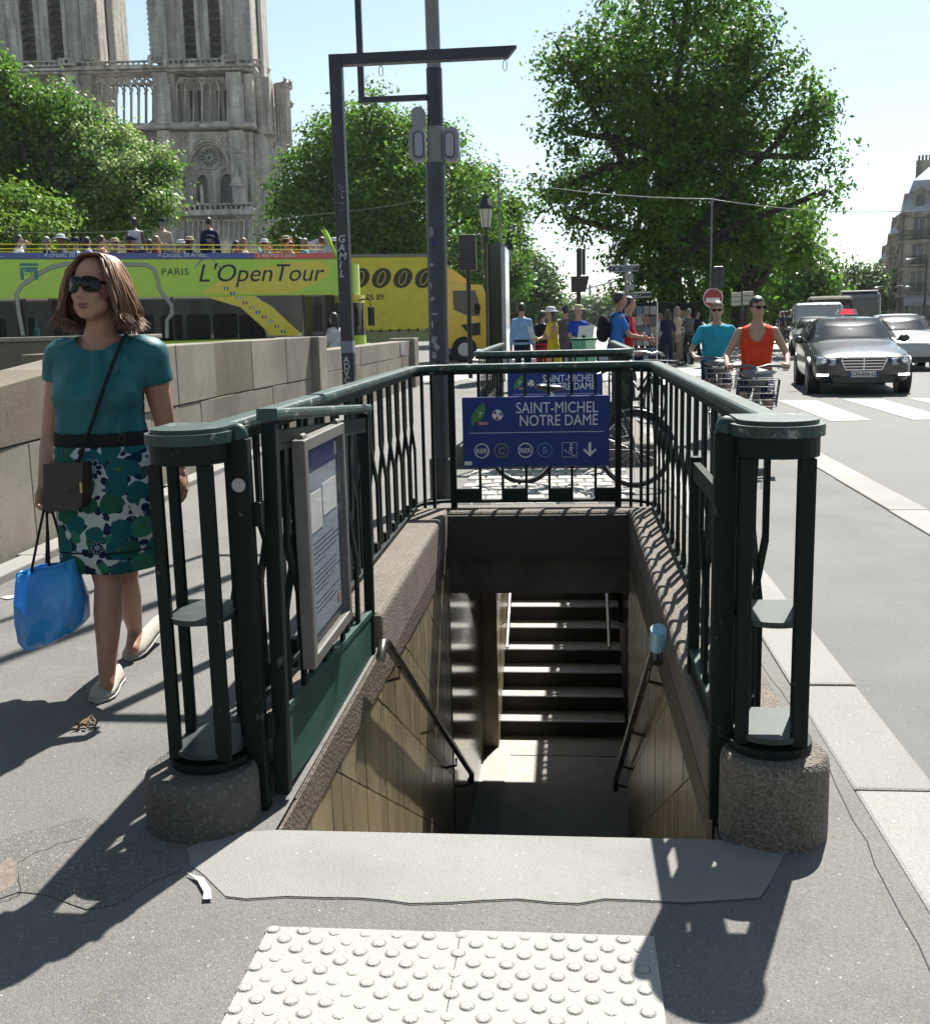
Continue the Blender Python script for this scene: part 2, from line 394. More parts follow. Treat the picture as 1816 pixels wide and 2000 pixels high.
def text(body, size, m, parent, o, xd=(1, 0, 0), ud=(0, 0, 1), name='lettering', align='LEFT', shear=0.0, ext=0.0008, bold=0.0, space=1.0, sx=1.0, local=False, rot=0.0):
    """flat lettering with its baseline start at o, reading along xd"""
    c = bpy.data.curves.new('t', 'FONT'); c.body = body; c.size = size; c.align_x = align; c.shear = shear; c.offset = bold; c.space_character = space
    c.resolution_u = 3; c.extrude = ext
    t = bpy.data.objects.new('t', c); COL.objects.link(t)
    dg = bpy.context.evaluated_depsgraph_get()
    me = bpy.data.meshes.new_from_object(t.evaluated_get(dg)); me.name = name
    bpy.data.objects.remove(t); bpy.data.curves.remove(c)
    xd = Vector(xd).normalized(); ud = Vector(ud).normalized(); nd = xd.cross(ud)
    if rot: xd, ud = xd * math.cos(rot) + ud * math.sin(rot), ud * math.cos(rot) - xd * math.sin(rot)
    M = Matrix(((xd.x * sx, ud.x, nd.x), (xd.y * sx, ud.y, nd.y), (xd.z * sx, ud.z, nd.z))).to_4x4()
    M.translation = Vector(o) - (Vector((0, 0, 0)) if local else ORG[parent])
    me.transform(M); me.materials.clear(); me.materials.append(m)
    ob = bpy.data.objects.new(name, me); COL.objects.link(ob); ob.parent = parent
    ORG[ob] = ORG.get(parent, Vector((0, 0, 0)))
    return ob

def cyl_arc(c, r, a0, a1, n, z): return [Vector((c[0] + r * math.cos(a0 + (a1 - a0) * k / n), c[1] + r * math.sin(a0 + (a1 - a0) * k / n), z)) for k in range(n + 1)]
# ================================================================== SETTING: ground sheets
WX0, WX1 = -.845, .42                 # stairwell opening
Y0, Y1E, Y2S, Y2E = 2.78, 7.3, 10.75, 15.0
YF = 7.45                              # far end of the railing
# the ground sheet leaves the stairwell open
gb = MB()
gx = [-900, WX0 - .2, WX1 + .2, 900]; gy = [-40, Y0 + .1, Y2E + .2, 1500]
for i in range(3):
    for j in range(3):
        if i == 1 and j == 1: continue
        gb.quad((gx[i], gy[j], -.13), (gx[i + 1], gy[j], -.13), (gx[i + 1], gy[j + 1], -.13), (gx[i], gy[j + 1], -.13))
gb.build('ground', mat('far_ground', (.20, .20, .19), .8, var=.2, scale=.2), kind='structure')
sb = MB()
sx = [-4.2, WX0 + .002, WX1 - .002, .854]; sy = [-4.0, Y0 - .02, Y1E + .02, Y2S, Y2E, 27.0]
for i in range(3):
    for j in range(5):
        if i == 1 and j in (1, 3): continue
        sb.quad((sx[i], sy[j], 0), (sx[i + 1], sy[j], 0), (sx[i + 1], sy[j + 1], 0), (sx[i], sy[j + 1], 0))
pav = sb.build('pavement', M_SIDE, kind='structure')
rb = MB()
rb.quad((2.62, -8, -.075), (70, -8, -.075), (120, 400, -.075), (2.62, 400, -.075))
rb.quad((-90, 27, -.076), (2.62, 27, -.076), (2.62, 400, -.076), (-90, 400, -.076))
rb.quad((-90, 15.5, -.077), (-4.3, 15.5, -.077), (-4.3, 27, -.077), (-90, 27, -.077))
rb.build('road', M_ROAD, kind='structure')
MB().quad((1.09, -8, -.05), (2.42, -8, -.06), (2.62, 27, -.06), (1.09, 27, -.05)).build('cycle_lane', M_LANE, kind='structure')
# far pavement on the island beyond the crossing
fp = [(-5.5, 28.5), (1.5, 27.3), (4.6, 28.4), (7.0, 38), (13.5, 62), (60, 260), (-5.5, 260)]
MB().prism([(x, y, -.12) for x, y in fp], (0, 0, .06)).build('island_pavement', mat('pale_paving', (.40, .385, .36), .7, var=.12, scale=3, bump=.2, bscale=30), kind='structure', bevel=.02)

# kerb stones of the pavement: one granite block each, joints open
kerb = thing('kerb', None, None, (.98, 8, 0)); kerb['kind'] = 'structure'
edges = [-2.0, -.9, .2, 1.2, 2.1, 3.117, 4.063, 5.1, 6.2, 7.2, 8.3, 9.3, 10.4, 11.5, 12.5, 13.6, 14.7, 15.8, 16.9, 18.0, 19.1, 20.2, 21.3, 22.4, 23.5, 24.6, 25.8, 27.0]
for a, b in zip(edges[:-1], edges[1:]):
    j = rng.uniform(-.004, .004)
    MB().box(.856 + j, 1.108 + j, a + .004, b - .004, -.16, .006 + rng.uniform(-.002, .003)).build('kerb_stone', M_GRANITE, kerb, bevel=.012)
gut = thing('gutter_strip', None, None, (2.5, 8, -.06)); gut['kind'] = 'structure'
for k in range(16):
    a = -2 + k * 1.7
    MB().box(2.37 + .006 * a, 2.66 + .006 * a, a + .006, a + 1.694, -.15, -.046 + rng.uniform(-.002, .002)).build('gutter_stone', M_GRANITE, gut, bevel=.008)
# asphalt seam along the kerb
seam = [onG(x, y, .003) for x, y in ((1660, 1550), (1700, 1620), (1735, 1690), (1790, 1775), (1830, 1840), (1850, 1900))]
mb = MB()
pts = []
for k in range(50):
    t = k / 49; y = 1.2 + t * 6; pts.append((.80 + .035 * math.sin(y * 2.3) * .4 + .008 * rng.uniform(-1, 1), y, .0005))
mb.path(pts, .0018, 4, flat=.3)
mb.build('pavement_crack', M_RUBBER, pav)

# zebra crossing: white bars on the road
zeb = thing('zebra_crossing', None, None, (6, 17, -.07)); zeb['kind'] = 'structure'
for k in range(14):
    x = 3.72 + k * 1.13
    MB().quad((x, 15.55, -.068), (x + .56, 15.55, -.068), (x + .66, 19.4, -.068), (x + .02, 19.5, -.068)).build('zebra_bar', M_WHITE_MARK, zeb)
for k in range(7):
    x = -8.5 + k * 1.2
    MB().quad((x, 27.6, -.070), (x + .55, 27.6, -.070), (x + .5, 31, -.070), (x - .05, 31, -.070)).build('zebra_bar', M_WHITE_MARK, zeb)

# sill slab at the head of the stairs (ragged front edge) and its nosing
fr = [(372, 1690), (400, 1712), (440, 1752), (480, 1757), (560, 1752), (620, 1754), (700, 1755), (760, 1760), (800, 1766), (880, 1764), (940, 1760), (1010, 1757), (1080, 1764), (1130, 1766), (1180, 1757), (1260, 1760), (1340, 1764), (1430, 1758), (1485, 1754), (1502, 1728), (1520, 1690), (1540, 1650)]
poly = [onG(x, y, 0) for x, y in fr]
poly = [Vector((p.x, p.y, -.10)) for p in poly] + [Vector((WX1 + .02, Y0 - .03, -.10)), Vector((WX1 - .01, Y0, -.10)), Vector((WX0 + .01, Y0, -.10)), Vector((-1.0, Y0 - .03, -.10)), Vector((-1.06, Y0 - .12, -.10))]
sill = MB().prism(poly, (0, 0, .1025)).build('sill_slab', M_SILL, pav, bevel=.003)
# dark ragged joint in front of the slab
MB().path([onG(x, y + 2, .001) for x, y in fr[2:-2]], .0013, 4, flat=.35).build('slab_joint', M_RUBBER, pav)

# tactile warning slab: every dome its own piece
tact = thing('tactile_paving', 'white tactile warning strip of raised domes before the stairs', 'tactile strip', (-.26, 2.1, 0))
MB().box(-.722, -.2605, 1.80, 2.286, -.05, .006).build('tactile_slab', M_TACT, tact, bevel=.0012)
MB().box(-.2595, .192, 1.80, 2.296, -.05, .006).build('tactile_slab', M_TACT, tact, bevel=.003)
dm = MB(); dm.lathe([(.0150, 0), (.0145, .0016), (.0120, .0032), (.0085, .0038), (.001, .0040)], n=14)
dome_src = None
row = 0; y = 2.262
while y > 1.83:
    off = .0375 if row % 2 else 0
    for k in range(13):
        x = -.708 + k * .0752 + off
        if -.712 < x < .182:
            yy = y + (.012 if x > -.26 else .02 * (-.26 - x))
            if dome_src is None:
                dm.lathe([(.0150, .0001), (.0172, .0007), (.0182, .0001)], n=14)
                dome_src = dm.build('dome', M_TACT, tact, local=True); dome_src.data.materials.append(asphalt('dome_dirt', (.33, .32, .30), (.16, .155, .145), (.42, .41, .38), .8, patch=1.2))
                for pf in dome_src.data.polygons:
                    if max(math.hypot(*dome_src.data.vertices[v].co[:2]) for v in pf.vertices) > .0165: pf.material_index = 1
                dome_src.location = Vector((x, yy, .006)) - ORG[tact]
            else:
                inst(dome_src, 'dome', tact, Vector((x, yy, .006 - .0012 * (rng.random() < .25))) - ORG[tact], (0, 0, rng.uniform(0, 3)))
    y -= .0377; row += 1
# asphalt round the tactile strip ends 2 mm lower; worn pavement patch at the left
wp = [(-30, 1665), (40, 1648), (120, 1630), (170, 1612), (240, 1655), (330, 1690), (360, 1720), (300, 1745), (230, 1790), (170, 1800), (90, 1770), (40, 1765), (-30, 1790)]
M_BROKEN = asphalt('broken_asphalt', (.22, .215, .20), (.09, .09, .085), (.36, .35, .33), .85, speck=1.4, patch=1.2)
patch = MB().prism([onG(x, y, -.03) for x, y in wp], (0, 0, .033)).build('pavement_patch', M_BROKEN, pav, bevel=.002)
MB().prism([onG(x, y, -.02) for x, y in ((-10, 1715), (18, 1690), (36, 1700), (30, 1745), (0, 1760))], (0, 0, .0235)).build('exposed_stone', mat('pink_stone', (.21, .17, .14), .8, var=.3, scale=12, bump=.5, bscale=60), pav, bevel=.01)
for seg in ([(8, 1700), (30, 1690), (60, 1672), (110, 1650), (170, 1632)], [(0, 1760), (30, 1752), (40, 1744), (34, 1700)]):
    pts = []
    for (x0, y0), (x1, y1) in zip(seg[:-1], seg[1:]):
        for k in range(6):
            t = k / 6; pts.append(onG(x0 + (x1 - x0) * t + rng.uniform(-2, 2), y0 + (y1 - y0) * t + rng.uniform(-2, 2), .0034))
    MB().path(pts, .0014, 4, flat=.4).build('pavement_crack', M_RUBBER, pav)

# ================================================================== STAIRWELL
well = thing('stairwell', 'sunken tiled station stairwell with pebble concrete coping and dark lower landing', 'stairwell', (-.21, 6.6, 0))
FLOOR = -2.74; RISE = 2.74 / 17; RUN = .28; RUN2 = .29
for k in range(1, 17):       # near flight, going down and away
    y = Y0 + RUN * (k - 1)
    MB().box(WX0, WX1, y - .01, y + RUN, -RISE * k - .25, -RISE * k).build('step', M_STEP, well, bevel=.006)
YL0 = Y0 + RUN * 16; YL1 = 10.3
MB().box(WX0 - .02, .75, YL0 - .02, YL1 + .05, FLOOR - .2, FLOOR).build('landing', M_STEP, well)
for k in range(1, 17):       # far flight, going up to the second entrance
    y = YL1 + RUN2 * (k - 1)
    MB().box(WX0, .56, y, y + RUN2 + .02, FLOOR + RISE * k - .3, FLOOR + RISE * k).build('step', M_STEP, well, bevel=.008)
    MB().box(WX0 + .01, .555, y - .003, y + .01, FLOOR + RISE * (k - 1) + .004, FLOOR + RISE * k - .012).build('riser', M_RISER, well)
    MB().box(WX0 + .02, .55, y - .004, y + .035, FLOOR + RISE * k - .004, FLOOR + RISE * k + .003).build('nosing', M_STEEL, well)
# tactile strips on the landing
MB().box(-.80, -.60, 8.2, 9.95, FLOOR, FLOOR + .006).build('landing_strip', M_TACT, well)
MB().box(-.58, .45, 9.80, 10.05, FLOOR, FLOOR + .006).build('landing_strip', M_TACT, well)
# rough wall cores
wl_l = MB().box(WX0 - .16, WX0 - .022, Y0 + .02, Y2E, FLOOR - .2, -.004).build('side_wall', M_GROUT, well)
wl_r = MB().box(WX1 + .022, WX1 + .16, Y0 + .02, Y1E + .1, FLOOR - .2, -.004).build('side_wall', M_GROUT, well)
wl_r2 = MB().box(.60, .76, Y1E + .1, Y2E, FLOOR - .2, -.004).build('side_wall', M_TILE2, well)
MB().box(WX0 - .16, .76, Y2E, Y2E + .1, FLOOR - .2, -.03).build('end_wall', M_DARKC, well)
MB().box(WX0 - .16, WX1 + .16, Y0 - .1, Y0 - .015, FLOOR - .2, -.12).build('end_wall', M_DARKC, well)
# glazed parallelogram tiles following the slope of the stairs
SL = -RISE / RUN
def tile_mesh(nm, w, h, t, sgn):
    b = MB(); g = .004
    q = [(-w / 2 + g, -h / 2 + g + SL * (-w / 2 + g)), (w / 2 - g, -h / 2 + g + SL * (w / 2 - g)), (w / 2 - g, h / 2 - g + SL * (w / 2 - g)), (-w / 2 + g, h / 2 - g + SL * (-w / 2 + g))]
    b.prism([(0, a, c) for a, c in q], (sgn * t, 0, 0)); return b
tw, th = .155, .46
srcL = srcR = None
ZTOP = -.10
for i in range(29):
    yc = Y0 + .10 + tw * (i + .5)
    zt = SL * (yc - Y0)
    for j in range(-1, 8):
        zc = -.02 + zt + .46 * j + .08
        hi, lo = zc + th / 2 + abs(SL) * tw / 2, zc - th / 2
        if lo + .03 > ZTOP or hi < zt - RISE - .25 or hi < FLOOR: continue
        for side in (0, 1):
            wall = wl_l if side == 0 else wl_r
            x = (WX0 - .020 if side == 0 else WX1 + .020) + rng.uniform(-.0015, .0015); sg = 1 if side == 0 else -1
            if hi > ZTOP:      # tile cut off under the fascia
                g_ = .004; lo_ = [(-tw / 2 + g_, -th / 2 + g_ + SL * (-tw / 2)), (tw / 2 - g_, -th / 2 + g_ + SL * (tw / 2))]
                up_ = [(tw / 2 - g_, min(ZTOP - zc, th / 2 + SL * tw / 2)), (-tw / 2 + g_, min(ZTOP - zc, th / 2 - SL * tw / 2))]
                if up_[0][1] <= lo_[1][1] or up_[1][1] <= lo_[0][1]: continue
                MB().prism([(x, yc + a, zc + c) for a, c in lo_ + up_], (sg * .02, 0, 0)).build('tile', M_TILE, wall)
                continue
            src = srcL if side == 0 else srcR
            if src is None:
                o = tile_mesh('tile', tw, th, .02, sg).build('tile', M_TILE, wall, local=True)
                o.location = Vector((x, yc, zc)) - ORG[wall]
                if side == 0: srcL = o
                else: srcR = o
            else: inst(src, 'tile', wall, Vector((x, yc, zc)) - ORG[wall])
# upper fascia between tiles and coping (rough concrete) and landing wall cladding
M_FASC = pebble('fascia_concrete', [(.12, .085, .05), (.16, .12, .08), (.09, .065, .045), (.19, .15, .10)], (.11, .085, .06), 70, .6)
for s_, x in ((1, WX0), (-1, WX1)):
    poly = [(x, Y0 + .02, -.02), (x, Y1E, -.02), (x, Y1E, -.26), (x, Y0 + .02, -.13)]
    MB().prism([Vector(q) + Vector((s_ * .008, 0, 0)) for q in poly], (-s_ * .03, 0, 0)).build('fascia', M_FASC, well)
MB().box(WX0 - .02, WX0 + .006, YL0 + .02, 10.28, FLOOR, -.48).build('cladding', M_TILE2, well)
MB().box(-.845, -.70, 10.0, Y2E, FLOOR, -.50).build('stringer_wall', M_TILE, well, bevel=.01)
# slab over the passage and its dark lintel
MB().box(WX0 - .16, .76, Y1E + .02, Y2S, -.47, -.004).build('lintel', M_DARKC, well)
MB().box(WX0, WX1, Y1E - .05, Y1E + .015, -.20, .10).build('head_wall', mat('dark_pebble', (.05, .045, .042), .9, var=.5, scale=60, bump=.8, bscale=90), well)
# coping: kerb of exposed aggregate round the opening
def coping(name, x0, x1, y0, y1, h): return MB().box(x0, x1, y0, y1, -.14, h).build(name, M_PEB, well, bevel=.03, seg=3)
coping('coping', WX0 - .30, WX0 - .062, 3.06, 4.55, .10)
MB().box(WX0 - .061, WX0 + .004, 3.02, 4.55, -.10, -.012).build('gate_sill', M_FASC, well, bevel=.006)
coping('coping', WX0 - .30, WX0 + .01, 4.56, Y1E - .02, .150)
coping('coping', WX1 - .005, WX1 + .29, 2.98, Y1E - .02, .150)
coping('coping', WX0 - .30, WX1 + .29, Y1E - .015, Y1E + .28, .125)
# second opening beyond: low kerbs
coping('coping', WX0 - .28, WX0 - .05, Y2S, Y2E - .4, .20); coping('coping', .62, .86 - .01, Y2S, Y2E - .4, .20); coping('coping', WX0 - .28, .845, Y2S - .25, Y2S - .01, .22)
# handrails
def rail(name, pts, r=.021, m=M_STEEL): return MB().path(pts, r, 10).build(name, m, well)
M_BRASS = mat('worn_dark_steel', (.10, .09, .08), .3, .9, var=.3, scale=10)
hl = rail('handrail', [(-.775, 4.17, .06), (-.772, 4.22, .115), (-.77, 4.30, .09), (-.77, 7.75, 1.42 + 7.75 * -.435 - .06), (-.772, 7.86, -2.06), (-.775, 7.88, -2.16)], m=M_BRASS)
for y in (4.6, 5.7, 6.8, 7.6):
    z = .09 + (y - 4.3) * (-2.07 - .09) / (7.75 - 4.3)
    MB().path([(-.77, y, z - .02), (-.77, y, z - .07), (-.845, y, z - .09)], .009, 6).build('bracket', M_BRASS, hl)
hr = rail('handrail', [(.355, 4.15, .06), (.352, 4.22, .10), (.35, 4.32, .07), (.35, 7.75, -2.05), (.352, 7.86, -2.12), (.355, 7.88, -2.2)], m=M_BRASS)
for y in (4.6, 5.7, 6.8, 7.6):
    z = .07 + (y - 4.32) * (-2.05 - .07) / (7.75 - 4.32)
    MB().path([(.35, y, z - .02), (.35, y, z - .07), (.42, y, z - .09)], .009, 6).build('bracket', M_BRASS, hr)
MB().tube((.352, 4.12, .21), (.352, 4.17, .12), .032, .034, 14).build('rail_cap', mat('pale_blue_enamel', (.25, .48, .68), .3), hr, bevel=.008)
for x in (-.62, .40):
    h2 = rail('handrail', [(x, 10.25, FLOOR + .95), (x, 10.35, FLOOR + 1.0), (x, 14.9, .85)], .02)
    for y in (10.6, 12.2, 13.8): MB().tube((x, y, FLOOR + 1.0 + (y - 10.35) * RISE / RUN2 * .98), (x - .08 if x < 0 else x + .18, y, FLOOR + .95 + (y - 10.35) * RISE / RUN2 * .98), .01, n=6).build('bracket', M_STEEL, h2)

# bollard-like stone feet of the two end posts
def stone_foot(c, r, h, m, lbl):
    pr = [(r * .985, -.05), (r, .02), (r * .995, h - .035), (r * .97, h - .012), (r * .90, h)]
    b = MB().lathe(pr, (c[0], c[1], 0), 36)
    return b.build('round_stone', m, label=lbl, cat='stone base')
stone_foot((-1.075, 2.855), .165, .165, M_PEB2, 'worn grey round stone base under the left railing post')
stone_foot((.565, 2.86), .148, .235, M_PEB, 'brown pebble concrete round base under the right railing post')

# ================================================================== RAILING
ZR = 1.14
def rail_path(xl, xr, y0, y1, rc, z, n=7):
    p = [Vector((xl, y0, z)), Vector((xl, y1 - rc, z))]
    p += cyl_arc((xl + rc, y1 - rc), rc, math.pi, math.pi / 2, n, z)[1:]
    p += cyl_arc((xr - rc, y1 - rc), rc, math.pi / 2, 0, n, z)
    p += [Vector((xr, y0, z))]
    return p
def bent_pair(nm, axis, fixed, a, s, zb, zt, zm, w, t, parent):
    """two flat bars that cross over at mid height"""
    for q0, q1, o in ((a, a + s, .0045), (a + s, a, -.0045)):
        pts = [(q0, zt), (q0, zm + .10), (q1, zm - .10), (q1, zb)]
        P = [Vector((fixed + o * 1.4, q, z)) if axis == 'y' else Vector((q, fixed + o * 1.4, z)) for q, z in pts]
        MB().rectpath(P, w if axis == 'y' else t, t if axis == 'y' else w, up=Vector((1, 0, 0)) if axis == 'y' else Vector((1, 0, 0))).build(nm, M_GREEN, parent)

def railing(label, y_near, y_far, xl, xr, bars_side=True):
    g = thing('stair_railing', label, 'railing', ((xl + xr) / 2, (y_near + y_far) / 2, .1))
    top = MB().rectpath(rail_path(xl, xr, y_near + .05, y_far, .24, ZR - .022), .084, .044).build('top_rail', M_GREEN_TOP, g, bevel=.014, seg=2)
    MB().rectpath(rail_path(xl, xr, y_near + .05, y_far, .24, ZR - .058), .05, .026).build('under_rail', M_GREEN, g)
    zb = .185
    MB().rectpath(rail_path(xl, xr, y_near + .2, y_far, .22, zb - .012), .045, .022).build('bottom_rail', M_GREEN, g, bevel=.004)
    return g
rg = railing('dark green iron stair railing with crossing bars and two rounded end posts', 2.86, YF, -1.06, .585)
s_ = .15
for side, X in ((0, -1.06), (1, .585)):
    y = 3.22
    while y + s_ < YF - .12:
        bent_pair('bar', 'y', X, y, s_, .17, ZR - .05, .66, .038, .015, rg)
        y += 2 * s_
    for k in range(14):
        yy = 3.30 + k * .30
        MB().box(X - .012, X + .012, yy - .02, yy + .02, .12, .235).build('foot_tab', M_GREEN, rg)
# far end panel: bars behind the sign, stepped foot plates
fb = [onY(x, 940, YF).x for x in (938, 982, 1028, 1073, 1117, 1163)]
for x in fb: MB().box(x - .009, x + .009, YF - .02, YF + .015, .18, ZR - .06).build('bar', M_GREEN, rg)
for x in (onY(885, 900, YF).x, onY(1207, 900, YF).x): MB().box(x - .022, x + .022, YF - .025, YF + .02, .12, ZR - .05).build('panel_post', M_GREEN, rg, bevel=.003)
allx = [onY(885, 900, YF).x] + fb + [onY(1207, 900, YF).x]
for a, b in ((0, 1), (2, 3), (4, 5), (6, 7)): MB().box(allx[a], allx[b], YF - .016, YF + .011, .175, .262).build('foot_plate', M_GREEN, rg)
for x in (827, 846, 1232, 1252, 1265, 1279):
    q = onY(x, 850, YF - .12).x; MB().box(q - .010, q + .010, YF - .16, YF - .12, .15, ZR - .05).build('bar', M_GREEN, rg)
# rounded end posts
def end_post(cx, cy, inner, fh):
    p = MB()
    n = 14
    def cap_poly(r, z, back):
        return [Vector((cx + r * math.cos(t), cy + r * math.sin(t), z)) for t in [math.pi + math.pi * k / n for k in range(n + 1)]] + [Vector((cx + r * .98, cy + back, z)), Vector((cx - r * .98, cy + back, z))]
    post = MB().prism(cap_poly(.122, ZR - .03, .17), (0, 0, .030)).build('post_cap', M_GREEN_TOP, rg, bevel=.008)
    MB().prism(cap_poly(.106, ZR + .0005, .15), (0, 0, .012)).build('cap_moulding', M_GREEN_TOP, post, bevel=.006)
    MB().prism(cap_poly(.110, ZR - .085, .16), (0, 0, .0545)).build('cap_neck', M_GREEN, post, bevel=.004)
    MB().prism(cap_poly(.115, fh + .005, .15), (0, 0, .022)).build('base_plate', M_GREEN, post, bevel=.003)
    MB().prism(cap_poly(.100, fh + .040, .15), (0, 0, .016)).build('foot_shelf', M_SHELF, post, bevel=.003)
    MB().prism(cap_poly(.092, .60, .15), (0, 0, .016)).build('mid_shelf', M_SHELF, post, bevel=.003)
    for dx, dy, w in ((-.085, -.055, .036), (.065, -.075, .044), (-.088, .085, .032), (.092, .075, .040)):
        MB().box(cx + dx - w / 2, cx + dx + w / 2, cy + dy - .012, cy + dy + .012, fh + .027, ZR - .086).build('post_bar', M_GREEN, post, bevel=.004)
end_post(-1.055, 2.89, 1, .165); end_post(.555, 2.89, -1, .235)
# gate jambs and gate leaves folded back along the sides
def gate(X, inn, label, panel, ye=4.46, zt=1.128):
    g = thing('gate_leaf', label, 'gate', (X, 3.7, 0))
    MB().box(X - .022, X + .022, 2.955, 3.00, -.02, zt - .028).build('gate_stile', M_GREEN, g, bevel=.004)
    MB().box(X - .020, X + .020, ye - .04, ye, .04, zt - .03).build('gate_stile', M_GREEN, g, bevel=.004)
    if zt > 1.1: MB().rectpath([(X, 2.95, zt), (X, ye + .02, zt - .01)], .062, .036).build('gate_top', M_GREEN_TOP, g, bevel=.012)
    MB().box(X - .012, X + .012, 3.0, ye - .04, zt - .108, zt - .048).build('gate_rail', M_GREEN, g)
    MB().box(X - .010, X + .010, 3.0, ye - .04, -.01, .22).build('gate_panel', panel, g, bevel=.002)
    MB().box(X - .016, X + .016, 3.0, ye - .04, .22, .245).build('gate_ledge', M_GREEN_L, g, bevel=.003)
    y = 3.10
    while y < ye - .16:
        bent_pair('gate_bar', 'y', X, y, .15, .24, zt - .098, .62, .038, .014, g)
        MB().box(X - .02 * inn - .006, X - .02 * inn + .006, y + .03, y + .075, .243, .31).build('gate_tab', M_GREEN_L, g)
        y += .30
    return g
gL = gate(-.868, 1, 'green gate leaf with rusty bottom panel folded back beside the notice frame', M_GREEN_L)
gL.rotation_euler = (-.062, 0, 0)          # the old leaf sags on its hinges
gR = gate(.448, -1, 'dark green gate leaf folded back along the right railing', M_GREEN, 3.80, .97)
def jamb(X, label):
    j = thing('gate_jamb', label, 'gate post', (X, 2.93, 0))
    MB().box(X - .03, X + .03, 2.90, 2.945, 0, 1.115).build('jamb', M_GREEN, j, bevel=.004)
    MB().ell((X + .0, 2.92, 1.125), (.03, .022, .034), 12, 8).build('jamb_finial', M_GREEN_TOP, j)
    MB().box(X + .028, X + .052, 2.925, 2.965, .86, .93).build('hinge', M_GREEN, j, bevel=.003)
    MB().box(X + .028, X + .052, 2.925, 2.965, .22, .29).build('hinge', M_GREEN, j, bevel=.003)
    MB().box(X - .02, X + .02, 2.905, 2.94, -.1, .02).build('jamb_foot', M_BLACK, j)
    return j
jL = jamb(-.925, 'green gate jamb with round finial and pale sticker beside the left post')
MB().lathe([(.02, 0), (.02, .001)], n=16).build('sticker', mat('torn_sticker', (.5, .5, .5), .6), jL, local=True)
st = jL.children[-1]; st.location = (0, -.0315, .985); st.rotation_euler = (R(90), 0, 0)
jamb(.425, 'green gate jamb with hook finial beside the right post')

# notice frame hung on the left gate leaf
nf = thing('notice_frame', 'silver framed glazed notice board with printed poster on the gate', 'notice board', (-.84, 3.5, .3))
XA = -.822; ya, yb, za, zb = 3.23, 3.82, .355, 1.055
MB().box(XA - .03, XA + .012, ya - .012, ya + .03, za - .02, zb + .02).build('frame_bar', M_ALU, nf, bevel=.004)
MB().box(XA - .03, XA + .012, yb - .03, yb + .002, za - .02, zb + .02).build('frame_bar', M_ALU, nf, bevel=.004)
MB().box(XA - .03, XA + .0115, ya + .031, yb - .031, zb - .02, zb + .02).build('frame_bar', M_ALU, nf, bevel=.004)
MB().box(XA - .03, XA + .0115, ya + .031, yb - .031, za - .02, za + .02).build('frame_bar', M_ALU, nf, bevel=.004)
for y in (ya + .02, yb - .06): MB().tube((XA - .01, y, zb + .025), (XA - .01, y + .05, zb + .025), .011, n=8).build('latch', M_ALU, nf)
bk = MB().box(XA - .028, XA - .012, ya + .031, yb - .031, za + .026, zb - .026).build('backing', M_BLACK, nf)
M_POSTER = mat('poster_paper', (.27, .325, .375), .6, var=.15, scale=3)
MB().box(XA - .0118, XA - .009, ya + .05, yb - .075, za + .06, zb - .10).build('poster', M_POSTER, nf)
MB().box(XA - .0118, XA - .0085, ya + .05, yb - .075, zb - .098, zb - .03).build('poster_header', M_SIGNB, nf)
for yy in (ya + .07, yb - .10): MB().box(XA - .0084, XA - .0070, yy, yy + .03, zb - .085, zb - .04).build('label', M_WHITE, nf)
MB().box(XA - .0089, XA - .0070, ya + .06, ya + .26, zb - .30, zb - .17).build('slip', M_WHITE, nf)
MB().box(XA - .0089, XA - .0070, ya + .28, yb - .10, zb - .27, zb - .16).build('slip', M_WHITE, nf)
tb = MB(); zz = zb - .34; kk = 0
M_INK = mat('poster_ink', (.10, .12, .17), .7)
while zz > za + .12:
    if kk % 6 != 5:
        L_ = rng.uniform(.26, .40); tb.box(XA - .0090, XA - .0078, ya + .13, ya + .13 + L_ * (.6 if kk % 6 == 4 else 1), zz, zz + .0055)
    zz -= .0165; kk += 1
tb.build('printed_lines', M_INK, nf)['kind'] = 'stuff'
MB().tube((XA - .0089, yb - .13, za + .10), (XA - .0075, yb - .13, za + .10), .018, n=14).build('red_seal', mat('red_print', (.45, .08, .08), .6), nf)
MB().box(XA + .001, XA + .003, ya + .031, yb - .031, za + .026, zb - .026).build('glazing', glass_mat('notice_glass', (.10, .12, .14), .05, .12), nf)

